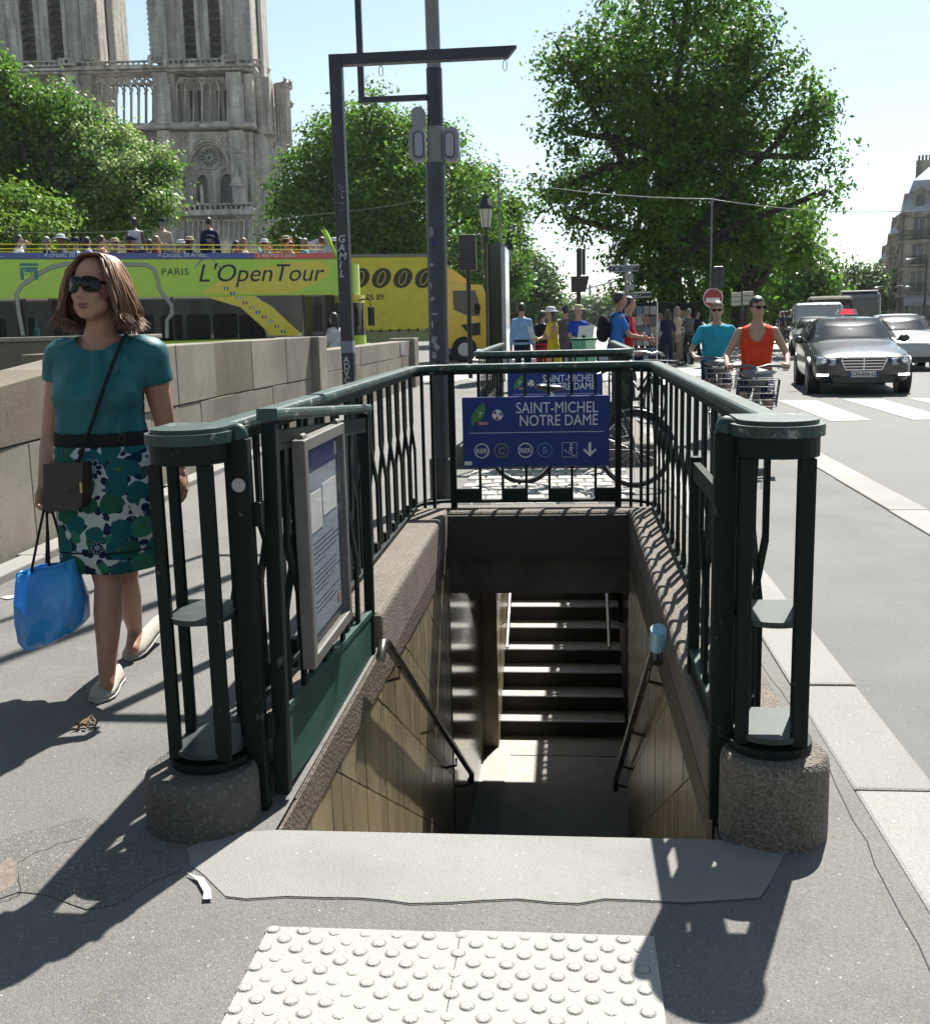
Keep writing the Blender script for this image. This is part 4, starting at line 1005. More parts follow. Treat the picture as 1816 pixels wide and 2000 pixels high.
def mesh_to_mb(me, mb):
    v = [tuple(x.co) for x in me.vertices]; mb.add(v, [tuple(p.vertices) for p in me.polygons], True)
def add_obj(name, me, m, parent, loc=(0, 0, 0)):
    o = bpy.data.objects.new(name, me); COL.objects.link(o); o.parent = parent; o.location = loc
    me.materials.clear(); me.materials.append(m); ORG[o] = ORG.get(parent, Vector((0, 0, 0)))
    for p in me.polygons: p.use_smooth = True
    return o
def hand(mb, w, d, nrm, k=1.0, curl=.5, thumb=1, n=6):
    """palm, four unequal bent fingers and a thumb leaving the side of the palm; d = direction of the fingers, nrm = palm side"""
    w = Vector(w); d = Vector(d).normalized(); nrm = Vector(nrm); nrm = (nrm - d * nrm.dot(d)).normalized(); s = d.cross(nrm)
    rot = Matrix((s, nrm, d)).transposed()
    mb.ell(w + d * .045 * k, (.040 * k, .018 * k, .052 * k), 10, 8, rot)
    cone(mb, w - d * .02 * k, .024 * k, w + d * .02 * k, .026 * k, 8)
    for i, (off, ln) in enumerate(((-.029, .068), (-.010, .078), (.010, .074), (.028, .060))):
        p = w + d * .083 * k + s * off * k; dirn = d.copy(); a = 0
        for j, f in enumerate((.45, .32, .23)):
            a += curl * (.9 if j == 0 else 1.1); dv = d * math.cos(a) + nrm * math.sin(a)
            q = p + dv * ln * f * k; cone(mb, p, (.0095 - .001 * j) * k, q, (.0088 - .001 * j) * k, n); p = q
    p = w + d * .02 * k + s * (-.036 * thumb) * k
    for dv, ln, r0 in (((d * .6 - s * .75 * thumb + nrm * .35), .038, .0115), ((d * .8 - s * .25 * thumb + nrm * (.4 + curl * .5)), .034, .010)):
        q = p + dv.normalized() * ln * k; cone(mb, p, r0 * k, q, r0 * .85 * k, n); p = q

def skin_mat(name, c):
    m = mat(name, c, .5, var=.12, scale=14, spec=.4)
    b = m.node_tree.nodes['Principled BSDF']; b.inputs['Subsurface Weight'].default_value = .12
    b.inputs['Subsurface Radius'].default_value = (.012, .005, .003); b.inputs['Subsurface Scale'].default_value = 1.0
    return m
SK = [skin_mat('skin_fair', (.52, .31, .22)), skin_mat('skin_tan', (.42, .24, .16)), skin_mat('skin_brown', (.13, .07, .045))]
def cloth(name, c, var=.18): return mat('cloth_' + name, tuple(min(.85, x * 1.25) for x in c), .85, var=var, scale=9, bump=.7, bscale=16, spec=.2)
def hairm(name, c): return mat('hair_' + name, c, .45, var=.45, scale=60, bump=.5, bscale=150, spec=.5)
HAIR = {'brown': hairm('brown', (.055, .028, .014)), 'dark': hairm('dark', (.014, .010, .008)), 'grey': hairm('grey', (.22, .21, .20)), 'red': hairm('red', (.12, .045, .018)), 'fair': hairm('fair', (.25, .16, .08))}
C_ = dict(teal=cloth('teal', (.005, .10, .115)), white=cloth('white', (.55, .56, .58)), blue=cloth('blue', (.03, .16, .50)), paleblue=cloth('pale_blue', (.22, .38, .62)), navy=cloth('navy', (.012, .018, .05)),
          black=cloth('black', (.012, .012, .014)), yellow=cloth('yellow', (.55, .42, .02)), red=cloth('red', (.40, .02, .025)), orange=cloth('orange', (.62, .055, .02)), turq=cloth('turquoise', (.02, .30, .42)),
          grey=cloth('grey', (.10, .10, .11)), beige=cloth('beige', (.42, .35, .24)), khaki=cloth('khaki', (.20, .17, .11)), lilac=cloth('lilac', (.42, .42, .58)), pink=cloth('pink', (.50, .22, .24)), green=cloth('green', (.06, .16, .08)), royal=cloth('royal_blue', (.015, .05, .34)), cyan=cloth('cyan', (.10, .45, .52)), maroon=cloth('maroon', (.16, .015, .02)))
M_STRAW = mat('straw', (.50, .42, .26), .8, var=.2, scale=60)
M_LENSD = mat('dark_lens_gloss', (.006, .005, .005), .10, spec=.25)
M_SHOE = mat('shoe_dark', (.02, .018, .016), .5)

def ik(a, t, la, lb, pole):
    a, t = Vector(a), Vector(t); d = t - a; L_ = min(d.length, (la + lb) * .999); u = d.normalized()
    x = (la * la - lb * lb + L_ * L_) / (2 * L_); h = math.sqrt(max(0, la * la - x * x))
    p = Vector(pole); p = (p - u * p.dot(u)).normalized()
    return a + u * x + p * h, a + u * L_
_pcache = {}
def pose_meshes(key, H, hip, lean, aL, aR, lL, lR, sleeves, legs, hairstyle, yawh, fat, vox, scoop=0):
    """meshes of one posed figure, facing -Y, feet at z=0; hip=(y,z) seat/hip position; targets are wrist/ankle points; left = +X"""
    if key in _pcache: return _pcache[key]
    k = H / 1.75
    hy, hz = hip[0], hip[1]
    ca, sa = math.cos(lean), math.sin(lean)
    def T(x, y, z):    # torso space (height above hip) -> figure space
        return Vector((x * k, hy + (y * ca - z * sa) * k, hz + (z * ca + y * sa) * k))
    def ring(z, rx, ry, y=0, n=16, g=0.0): return [T((rx * fat + g) * math.cos(2 * math.pi * i / n), y + (ry * fat + g) * math.sin(2 * math.pi * i / n), z) for i in range(n)]
    tor = [(-.06, .15, .105, 0), (.0, .168, .118, .01), (.12, .142, .100, 0), (.30, .165, .115, -.008), (.42, .178, .110, 0), (.485, .155, .085, .005), (.525, .075, .062, .008)]
    body = MB(); body.loft([ring(z - .0, rx, ry, y, g=-.004) for z, rx, ry, y in tor])
    cone(body, T(0, .005, .50), .058 * k, T(0, -.01, .60), .052 * k)
    hc = T(0, -.018, .685)
    cy_, sy_ = math.cos(yawh), math.sin(yawh)
    def HD(a, b, c): return hc + Vector((a * cy_ + b * sy_, a * sy_ - b * cy_, c)) * k
    rz_ = Matrix.Rotation(yawh, 3, 'Z')
    body.ell(HD(0, -.005, .02), (.074 * k, .092 * k, .105 * k), 14, 10, rz_)
    body.ell(HD(0, .022, -.045), (.055 * k, .066 * k, .070 * k), 12, 8, rz_)
    cone(body, HD(0, .083, .012), .010 * k, HD(0, .102, -.022), .014 * k)          # nose
    body.ell(HD(0, .078, -.062), (.024 * k, .016 * k, .010 * k), 8, 6, rz_)         # lips
    for s in (-1, 1): body.ell(HD(.074 * s, -.005, -.005), (.010 * k, .020 * k, .030 * k), 8, 6, rz_)
    shirt = MB(); shirt.loft([ring(z, rx, ry, y, g=.010) for z, rx, ry, y in tor[:-1]] + [ring(.515, .088, .070, .006, g=.006)])
    for s, tgt in ((1, aL), (-1, aR)):
        sh = T(.178 * s * fat, .005, .445)
        pole = tgt[3] if len(tgt) > 3 else (s * .6, .8, -.2)
        el, wr = ik(sh, tgt[:3], .285 * k, .255 * k, pole)
        chain(body, [sh, el, wr], [.047 * k, .038 * k, .026 * k])
        d = (wr - el).normalized()
        if vox < .03: pass
        chain(shirt, [sh - Vector((s * .02, 0, 0)), sh.lerp(el, .62)], [.062 * k, .056 * k]) if sleeves == 'short' else None
        if sleeves == 'long': chain(shirt, [sh - Vector((s * .02, 0, 0)), el, wr.lerp(el, .06)], [.060 * k, .048 * k, .036 * k])
    pants = MB(); pants.loft([ring(z, rx, ry, y, g=.006) for z, rx, ry, y in ((-.09, .135, .10, 0), (-.05, .160, .112, .004), (.02, .170, .120, .01), (.09, .152, .108, .004))])
    SH = {}
    for s, tgt in ((1, lL), (-1, lR)):
        hp = T(.088 * s, 0, -.04)
        kn, an = ik(hp, tgt[:3], .43 * k, .43 * k, tgt[3] if len(tgt) > 3 else (.1 * s, -1, .05))
        chain(body, [hp, kn, an], [.078 * k, .052 * k, .036 * k])
        if legs == 'long': chain(pants, [hp, kn, an + Vector((0, 0, .02))], [.092 * k, .068 * k, .056 * k])
        elif legs == 'short': chain(pants, [hp, hp.lerp(kn, .85)], [.094 * k, .082 * k])
        f = tgt[4] if len(tgt) > 4 else Vector((0, -1, 0))
        f = Vector(f).normalized(); c = an + f * .06 * k - Vector((0, 0, .045 * k))
        a_ = math.atan2(f.y, f.x) + math.pi / 2
        shoes = SH[s] = MB(); shoes.ell(c, (.045 * k, .13 * k, .045 * k), 10, 6, Matrix.Rotation(a_, 3, 'Z')); shoes.ell(c - f * .075 * k + Vector((0, 0, .02 * k)), (.04 * k, .05 * k, .05 * k), 8, 6)
    if legs == 'skirt':
        pants = MB(); z0 = -.42
        pants.loft([[T((rx) * math.cos(2 * math.pi * i / 20), ry * math.sin(2 * math.pi * i / 20), z) for i in range(20)] for z, rx, ry in ((z0, .20, .17), (-.2, .19, .145), (0, .172, .125), (.10, .148, .106))])
    bm_ = remesh(body, vox, 4, 'body')
    full = MB(); mesh_to_mb(bm_, full)
    for s, tgt in ((1, aL), (-1, aR)):
        sh = T(.178 * s * fat, .005, .445); pole = tgt[3] if len(tgt) > 3 else (s * .6, .8, -.2)
        el, wr = ik(sh, tgt[:3], .285 * k, .255 * k, pole); d = (wr - el).normalized()
        hd = tgt[4] if len(tgt) > 4 else d
        hn = tgt[5] if len(tgt) > 5 else Vector((-s, -.2, 0))
        hand(full, wr, hd, hn, k, tgt[6] if len(tgt) > 6 else .45, thumb=(1 if s > 0 else -1), n=5)
    res = dict(body=full.mesh('body'), shirt=remesh(shirt, vox * .9, 5, 'shirt'), trousers=remesh(pants, vox * .9, 4, 'trousers'), shoeL=SH[1].mesh('shoe'), shoeR=SH[-1].mesh('shoe'), HD=HD, k=k, hc=hc, T=T)
    if scoop:          # low round neckline
        bmx = bmesh.new(); bmx.from_mesh(res['shirt']); c0 = T(0, -.10, .50)
        kill = [f for f in bmx.faces if ((f.calc_center_median().x - c0.x) / (.085 * k)) ** 2 + ((f.calc_center_median().y - c0.y) / (.12 * k)) ** 2 + ((f.calc_center_median().z - c0.z) / (.14 * k)) ** 2 < 1]
        bmesh.ops.delete(bmx, geom=kill, context='FACES')
        for _ in range(6): bmesh.ops.smooth_vert(bmx, verts=[v for v in bmx.verts if v.is_boundary], factor=.5, use_axis_x=True, use_axis_y=True, use_axis_z=True)
        bmx.to_mesh(res['shirt']); bmx.free()
    # hair / hats
    h = MB()
    if hairstyle in ('short', 'long', 'pony'):
        h.ell(HD(0, -.018, .036), (.083 * k, .098 * k, .102 * k), 14, 10, rz_)
        if hairstyle == 'long':
            for s in (-1, 1): cone(h, HD(.062 * s, -.035, 0), .038 * k, HD(.070 * s, -.05, -.15), .03 * k)
            cone(h, HD(0, -.075, .0), .06 * k, HD(0, -.10, -.20), .045 * k)
        if hairstyle == 'pony': cone(h, HD(0, -.10, .03), .035 * k, HD(.01, -.16, -.20), .022 * k)
        hm = remesh(h, .014 if vox < .03 else .02, 3, 'hair')
        bmx = bmesh.new(); bmx.from_mesh(hm)          # keep the face free
        kill = []
        for f in bmx.faces:
            c = (f.calc_center_median() - hc) / k; a = c.x * cy_ + c.y * sy_; b = c.x * sy_ - c.y * cy_
            if b > .018 and c.z < .062 + max(0, (.05 - b)) * .2: kill.append(f)
        bmesh.ops.delete(bmx, geom=kill, context='FACES'); bmx.to_mesh(hm); bmx.free()
        res['hair'] = hm
    _pcache[key] = res
    return res
STAND = dict(hip=(0, .97), lean=0, aL=(.24, -.04, .86), aR=(-.24, -.04, .86), lL=(.10, -.02, .09), lR=(-.10, .04, .09))
WALK = dict(hip=(0, .95), lean=.05, aL=(.25, -.18, .90), aR=(-.25, .16, .88), lL=(.09, .26, .12), lR=(-.09, -.26, .09))
READ = dict(hip=(0, .97), lean=.06, aL=(.10, -.36, 1.12), aR=(-.10, -.36, 1.12), lL=(.10, -.04, .09), lR=(-.11, .03, .09))
SIT = dict(hip=(0, .50), lean=-.08, aL=(.18, -.30, .62), aR=(-.18, -.30, .62), lL=(.10, -.42, .09), lR=(-.10, -.42, .09))
def person(label, loc, rz, pose=STAND, H=1.72, shirt='white', pants='navy', hair='dark', skin=0, sleeves='short', legs='long', style='short', hat=None, glasses=False, yawh=0.0, fat=1.0, vox=.026, group=None, extra=None, scoop=0):
    key = (scoop, id(pose), round(H, 2), sleeves, legs, style, round(yawh, 2), fat, vox)
    k = H / 1.75
    def sc_(t):
        return tuple(v * k if (i < 3) else v for i, v in enumerate(t))
    pm = pose_meshes(key, H, (pose['hip'][0] * k, pose['hip'][1] * k), pose['lean'], sc_(pose['aL']), sc_(pose['aR']), sc_(pose['lL']), sc_(pose['lR']), sleeves, legs, style, yawh, fat, vox, scoop)
    g = thing('person', label, 'person', loc, group, rz); ORG[g] = Vector((0, 0, 0))
    def put(nm, me, m):
        o = bpy.data.objects.new(nm, me); COL.objects.link(o); o.parent = g
        if not me.materials: me.materials.append(m)
        o.material_slots[0].link = 'OBJECT'; o.material_slots[0].material = m
        ORG[o] = Vector((0, 0, 0))
        return o
    put('body', pm['body'], SK[skin]); put('shirt', pm['shirt'], C_[shirt])
    put('skirt' if legs == 'skirt' else 'trousers', pm['trousers'], C_[pants]); put('shoe', pm['shoeL'], M_SHOE); put('shoe', pm['shoeR'], M_SHOE)
    if 'hair' in pm: put('hair', pm['hair'], HAIR[hair])
    HD = pm['HD']
    if hat:
        cm = {'straw': M_STRAW, 'white': C_['white'], 'black': C_['black'], 'cap': C_['navy'], 'beige': C_['beige'], 'pale': C_['lilac']}[hat]
        b = MB(); c = HD(0, -.01, .075)
        b.lathe([(.102, -.02), (.100, .02), (.090, .055), (.055, .075), (.005, .08)], c, 16, sx=k, sy=1.1 * k)
        if hat == 'cap': b.prism([HD(a, q, .068) for a, q in ((-.075, .06), (-.06, .15), (0, .175), (.06, .15), (.075, .06))], (0, 0, .012))
        else: b.lathe([(.085, -.014), (.19, -.03), (.192, -.022), (.09, 0)], c, 20, sx=k, sy=k)
        b.build('hat', cm, g, local=True)
    if glasses:
        b = MB()
        for s in (-1, 1): b.ell(HD(.034 * s, .084, .012), (.028 * k, .014 * k, .019 * k), 10, 6)
        b.tube(HD(-.07, .05, .018), HD(-.075, -.03, .018), .004).tube(HD(.07, .05, .018), HD(.075, -.03, .018), .004).tube(HD(-.03, .093, .02), HD(.03, .093, .02), .004)
        b.build('sunglasses', M_LENSD, g, local=True)
    if extra: extra(g, pm)
    return g

# ------------------------------------------------------------------ the walking woman in the foreground
def build_woman():
    g = thing('person', 'woman in teal top and green floral skirt walking with blue bag', 'person', (-1.85, 4.0, 0))
    Yw = 4.0
    def w(x, y, dy=0.0): return onY(x, y, Yw + dy)
    hc = w(186, 566, -.02)
    f = Vector((-.16, -.97, .08)).normalized(); ex = Vector((-f.y, f.x, 0)).normalized(); ez = f.cross(ex).normalized()
    if ez.z < 0: ez = -ez
    def HP(a, b, c): return hc + ex * a + f * b + ez * c
    RH = Matrix((ex, -f, ez)).transposed()
    skin = skin_mat('woman_skin', (.50, .26, .175))
    # ---------------- body (one continuous skin surface)
    B = MB()
    B.ell(HP(0, -.012, .022), (.077, .094, .108), 20, 14, RH)
    B.ell(HP(0, .020, -.045), (.062, .070, .074), 16, 12, RH)
    B.ell(HP(0, .050, -.092), (.026, .028, .024), 12, 8, RH)           # chin
    cone(B, HP(-.045, .03, -.06), .030, HP(-.02, .052, -.088), .024); cone(B, HP(.045, .03, -.06), .030, HP(.02, .052, -.088), .024)
    for s in (-1, 1): B.ell(HP(.038 * s, .062, -.028), (.024, .020, .022), 10, 8, RH); B.ell(HP(.033 * s, .074, .020), (.026, .014, .010), 10, 6, RH)
    chain(B, [HP(0, .082, .012), HP(0, .093, -.008), HP(0, .104, -.028)], [.008, .009, .0125])
    for s in (-1, 1): B.ell(HP(.012 * s, .092, -.032), (.0085, .009, .007), 8, 6, RH)
    B.ell(HP(0, .083, -.060), (.025, .011, .007), 12, 6, RH); B.ell(HP(0, .081, -.070), (.021, .011, .008), 12, 6, RH)
    nb = w(193, 672, .03)
    chain(B, [HP(0, -.02, -.06), HP(.0, -.032, -.11), nb], [.056, .053, .062], 14)
    # torso rings: (photo y, left x, right x, depth radius, centre dy)
    rows = [(655, 150, 240, .050, .035), (672, 118, 278, .078, .03), (695, 108, 297, .095, .02), (735, 110, 284, .112, .005), (770, 108, 279, .128, -.012), (805, 116, 276, .116, -.005), (845, 114, 282, .108, 0), (900, 112, 290, .122, .005), (960, 114, 294, .13, .01)]
    def torso_rings(grow, r0, r1, n=28):
        out = []
        for y, xl, xr, ry, dy in rows[r0:r1]:
            a, b = w(xl, y, dy), w(xr, y, dy); c = (a + b) / 2; rx = (b - a).length / 2 + grow
            out.append([Vector((c.x + rx * math.copysign(abs(math.cos(t)) ** .9, math.cos(t)), c.y + (ry + grow) * math.sin(t), c.z)) for t in [2 * math.pi * i / n for i in range(n)]])
        return out
    B.loft(torso_rings(-.014, 0, 9))
    # arms
    shR, elR, wrR = w(122, 690, .03), w(100, 842, .06), w(86, 950, -.02)      # her right arm (image left)
    chain(B, [shR, shR.lerp(elR, .5), elR, elR.lerp(wrR, .35), wrR], [.052, .047, .038, .037, .025], 12)
    shL, elL, wrL = w(292, 694, .03), w(325, 838, .10), w(349, 915, .04)      # her left arm
    chain(B, [shL, shL.lerp(elL, .5), elL, elL.lerp(wrL, .35), wrL], [.054, .050, .040, .038, .025], 12)
    # legs
    hipF, knF, anF = w(178, 960, .02), w(212, 1140, -.055), onY(209, 1318, 3.86)
    chain(B, [hipF, hipF.lerp(knF, .55), knF, knF.lerp(anF, .32), knF.lerp(anF, .65), anF], [.088, .074, .054, .056, .044, .033], 14)
    heelF = onG(214, 1340, .03); toeF = onG(196, 1372, .02)
    chain(B, [anF, onY(208, 1338, 3.84)], [.033, .030])
    hipB, knB, anB = w(240, 960, .04), w(244, 1125, .10), onY(264, 1232, 4.40)
    chain(B, [hipB, hipB.lerp(knB, .55), knB, knB.lerp(anB, .35), anB], [.088, .072, .052, .053, .032], 14)
    chain(B, [anB, onY(258, 1268, 4.30)], [.033, .03])
    core = remesh(B, .0075, 5)
    full = MB(); mesh_to_mb(core, full)
    hand(full, wrR + Vector((0, 0, .0)), (w(82, 985, -.05) - wrR), Vector((1, -.3, 0)), .98, 1.05, thumb=1, n=8)
    hand(full, wrL, (w(357, 965, .0) - wrL), Vector((-1, .2, 0)), 1.0, .42, thumb=-1, n=8)
    body = full.mesh('body'); add_obj('body', body, skin, g); body.transform(Matrix.Translation(-ORG[g]))
    bo = g.children[-1]; ORG[bo] = ORG[g]
    def part(nm, mb_or_me, m, parent=g, **kw):
        me = mb_or_me if isinstance(mb_or_me, bpy.types.Mesh) else mb_or_me.mesh(nm)
        me.transform(Matrix.Translation(-ORG[g])); o = add_obj(nm, me, m, parent); ORG[o] = ORG[g]; return o
    part('lips', MB().ell(HP(0, .0865, -.060), (.024, .009, .0055), 14, 6, RH).ell(HP(0, .085, -.0695), (.020, .009, .0065), 14, 6, RH), mat('lip_rose', (.30, .085, .075), .4))
    # ---------------- top
    S = MB(); S.loft(torso_rings(.004, 0, 7))
    for sh, el, r0, r1 in ((shR, elR, .064, .060), (shL, elL, .068, .066)):
        chain(S, [sh.lerp(nb, .12), sh, sh.lerp(el, .36)], [.066, r0, r1], 16)
    for x in (160, 230): S.ell(w(x, 765, -.070), (.078, .062, .075), 16, 10)
    sm_ = remesh(S, .008, 7, 'top')
    bmx = bmesh.new(); bmx.from_mesh(sm_)
    nc = w(190, 640, -.02)
    kill = []
    for fc in bmx.faces:
        c = fc.calc_center_median(); d = c - nc
        if (d.x / .092) ** 2 + (d.y / .16) ** 2 + (d.z / .088) ** 2 < 1: kill.append(fc)
        else:
            for sh, el in ((shR, elR), (shL, elL)):       # cut the sleeve open at its hem
                ax = (el - sh).normalized(); t = (c - sh).dot(ax); rad = (c - sh - ax * t).length
                if t > (el - sh).length * .36 and rad < .085 and abs(c.x - nb.x) > .155: kill.append(fc)
    bmesh.ops.delete(bmx, geom=list(set(kill)), context='FACES')
    for _ in range(10):          # clean neckline and hems
        bv = [v for v in bmx.verts if v.is_boundary]; bmesh.ops.smooth_vert(bmx, verts=bv, factor=.5, use_axis_x=True, use_axis_y=True, use_axis_z=True)
    bmx.normal_update()
    for v in bmx.verts:          # soft folds radiating from the neckline and across the waist
        d = v.co - nc; a = math.atan2(d.x, -d.z); r_ = math.hypot(d.x, d.z)
        amp = .0115 * max(0, 1 - abs(r_ - .17) / .13)
        v.co += v.normal * (amp * math.sin(a * 11 + 3 * r_) + .0065 * math.sin(v.co.z * 55 + 9 * math.sin(v.co.x * 13)) * max(0, min(1, (1.12 - v.co.z) * 5)))
    bmx.to_mesh(sm_); bmx.free()
    tp = part('top', sm_, mat('teal_jersey', (.005, .125, .145), .55, var=.22, scale=7, spec=.35, bump=.9, bscale=11))
    md = tp.modifiers.new('so', 'SOLIDIFY'); md.thickness = .004; md.offset = 1
    # ---------------- belt and skirt
    def ell_ring(y, xl, xr, ry, dy, wob=0.0, n=56, ph=0):
        a, b = w(xl, y, dy), w(xr, y, dy); c = (a + b) / 2; rx = (b - a).length / 2
        return [Vector((c.x + (rx + wob * math.sin(5 * t + ph)) * math.cos(t), c.y + (ry + wob * math.sin(5 * t + ph)) * math.sin(t), c.z)) for t in [2 * math.pi * i / n for i in range(n)]]
    part('waistband', MB().loft([ell_ring(842, 110, 287, .117, 0), ell_ring(845, 109, 288, .119, 0), ell_ring(867, 109, 288, .121, 0), ell_ring(870, 110, 287, .119, 0)]), C_['black'])
    part('belt_button', MB().path([w(239, 856, -.118) + Vector((.014 * math.cos(t), -.004, .014 * math.sin(t))) for t in [2 * math.pi * i / 18 for i in range(18)]], .0022, 6, closed=True), M_BLACK)
    # floral cotton: rounded blossoms in greens and teal, navy leaves, white ground
    m, N, L, b = nodes_of('floral_cotton')
    gm = N.new('ShaderNodeTexCoord'); mp = N.new('ShaderNodeMapping'); mp.inputs['Scale'].default_value = (1, .6, 1); L.new(gm.outputs['Object'], mp.inputs['Vector'])
    wv = N.new('ShaderNodeTexNoise'); wv.inputs['Scale'].default_value = 16; wv.inputs['Detail'].default_value = 2; L.new(mp.outputs[0], wv.inputs['Vector'])
    ad = N.new('ShaderNodeMix'); ad.data_type = 'RGBA'; ad.blend_type = 'LINEAR_LIGHT'; ad.inputs['Factor'].default_value = .020; L.new(mp.outputs[0], ad.inputs['A']); L.new(wv.outputs['Color'], ad.inputs['B'])
    def vor(scale, feat='F1', rnd=.75):
        v = N.new('ShaderNodeTexVoronoi'); v.inputs['Scale'].default_value = scale; v.feature = feat; v.inputs['Randomness'].default_value = rnd; L.new(ad.outputs['Result'], v.inputs['Vector']); return v
    def step(src, a, c=.01):
        r_ = N.new('ShaderNodeMapRange'); r_.inputs['From Min'].default_value = a - c; r_.inputs['From Max'].default_value = a + c; L.new(src, r_.inputs['Value']); return r_.outputs[0]
    def mixc(fac, A, B_):
        x = N.new('ShaderNodeMix'); x.data_type = 'RGBA'; L.new(fac, x.inputs['Factor'])
        for kx, vx in (('A', A), ('B', B_)):
            if isinstance(vx, tuple): x.inputs[kx].default_value = (*vx, 1)
            else: L.new(vx, x.inputs[kx])
        return x.outputs['Result']
    v1 = vor(12.5); sp = N.new('ShaderNodeSeparateColor'); L.new(v1.outputs['Color'], sp.inputs[0])
    blossom = mixc(step(sp.outputs[0], .5), (.012, .075, .045), (.006, .075, .085))
    blossom = mixc(step(sp.outputs[1], .72), blossom, (.02, .13, .075))
    blossom = mixc(step(v1.outputs['Distance'], .13), (.05, .12, .012), blossom)
    v2 = vor(26); leaves = mixc(step(v2.outputs['Distance'], .47), (.006, .014, .045), (.36, .40, .39))
    colr = mixc(step(v1.outputs['Distance'], .565), blossom, leaves)
    L.new(colr, b.inputs['Base Color']); b.inputs['Roughness'].default_value = .85; b.inputs['Specular IOR Level'].default_value = .2
    sk_rows = [(868, 110, 287, .119, 0, 0), (900, 110, 292, .128, .005, .001), (960, 112, 297, .136, .01, .003), (1030, 117, 298, .135, .01, .005), (1080, 121, 297, .132, .01, .007), (1108, 123, 295, .130, .01, .009)]
    rings = [ell_ring(y, xl, xr, ry, dy, wb, ph=.6) for y, xl, xr, ry, dy, wb in sk_rows]
    sk = part('skirt', MB().loft(rings, caps=False), m)
    md = sk.modifiers.new('so', 'SOLIDIFY'); md.thickness = .003
    part('skirt_lining', MB().loft([ell_ring(1060, 126, 290, .120, .01), ell_ring(870, 120, 280, .10, 0)]), C_['navy'], sk)
    part('hem_band', MB().path(ell_ring(1068, 119.5, 298.5, .136, .01, .0065, ph=.6), .0035, 5, closed=True), C_['black'], sk)
    def skirt_pt(px_, py_):
        base = None
        for (y0, xl0, xr0, ry0, dy0, _), (y1, xl1, xr1, ry1, dy1, _) in zip(sk_rows[:-1], sk_rows[1:]):
            if y0 <= py_ <= y1:
                t = (py_ - y0) / (y1 - y0); xl, xr, ry, dy = [p0 + (p1 - p0) * t for p0, p1 in ((xl0, xl1), (xr0, xr1), (ry0, ry1), (dy0, dy1))]
        c = w((xl + xr) / 2, py_, dy); d = ray(px_, py_); Y = c.y - ry
        for _ in range(6):
            p = CP + d * (Y / d.y); u = max(-.97, min(.97, (p.x - c.x) / ((xr - xl) / 2 / 507))); Y = c.y - ry * math.sqrt(1 - u * u) - .004
        return CP + d * (Y / d.y), Vector((u * ry, -math.sqrt(1 - u * u) * (xr - xl) / 2 / 507, 0)).normalized()
    M_NV = cloth('print_navy', (.006, .014, .05)); M_WP = cloth('print_white', (.42, .46, .46)); M_LT = cloth('print_sky', (.20, .34, .44))
    for fx, fy, sc in ((181, 917, 1.0), (267, 994, 1.0), (190, 1070, .62), (222, 960, .5)):
        p, nn = skirt_pt(fx, fy); tx = Vector((-nn.y, nn.x, 0)).normalized()
        if tx.x < 0: tx = -tx
        for k in range(8):
            a = 2 * math.pi * k / 8 + .3; dv = tx * math.cos(a) + Vector((0, 0, 1)) * math.sin(a); ev = tx * -math.sin(a) + Vector((0, 0, 1)) * math.cos(a)
            for s_, mm, off in ((1.25, M_WP, .0005), (1.0, M_NV, .0012)):
                cc = p + dv * .026 * sc; pol = [cc + dv * (.0125 * s_ * sc * math.cos(t)) + ev * (.0085 * s_ * sc * math.sin(t)) + nn * off for t in [2 * math.pi * i / 12 for i in range(12)]]
                part('petal_print', MB().prism(pol, nn * .0006), mm, sk)
        part('petal_print', MB().prism([p + tx * (.010 * sc * (1 + .35 * math.cos(5 * t)) * math.cos(t)) + Vector((0, 0, .010 * sc * (1 + .35 * math.cos(5 * t)) * math.sin(t))) + nn * .0012 for t in [2 * math.pi * i / 30 for i in range(30)]], nn * .0006), M_LT, sk)
    # ---------------- shoes
    M_SL = mat('cream_canvas', (.52, .49, .43), .8, var=.1, scale=20, bump=.3, bscale=160); M_SOLE = mat('white_sole', (.50, .50, .48), .7)
    for toe, heel, up, yw in ((onG(192, 1374, 0), onG(219, 1338, 0) + Vector((0, .07, 0)), .0, 0), (onG(252, 1291, .0), onG(268, 1272, .0) + Vector((.05, .17, .06)), .05, 0)):
        d = (heel - toe); Ls = d.length; d.normalize(); sd = Vector((-d.y, d.x, 0)).normalized(); uz = sd.cross(d) * -1
        if uz.z < 0: uz = -uz
        X = MB(); Z = Vector((0, 0, 0))
        prof = [(0.0, .016, .034), (.06, .040, .052), (.2, .050, .062), (.42, .046, .070), (.65, .036, .068), (.9, .033, .072), (1.0, .022, .068)]
        ringsS = []; ringsB = []
        for t, hw, ht in prof:
            c = toe + d * (Ls * t)
            ringsS.append([c + sd * (hw * math.cos(a)) + uz * (.016 + max(0, math.sin(a)) * (ht - .016)) for a in [2 * math.pi * i / 18 for i in range(18)]])
            ringsB.append([c + sd * ((hw + .004) * math.cos(a)) + uz * (.009 + .011 * math.sin(a)) for a in [2 * math.pi * i / 18 for i in range(18)]])
        sh_ = part('shoe', MB().loft(ringsS), M_SL); part('sole', MB().loft(ringsB), M_SOLE, sh_)
    # ---------------- sunglasses, earring, bracelet
    lens = MB()
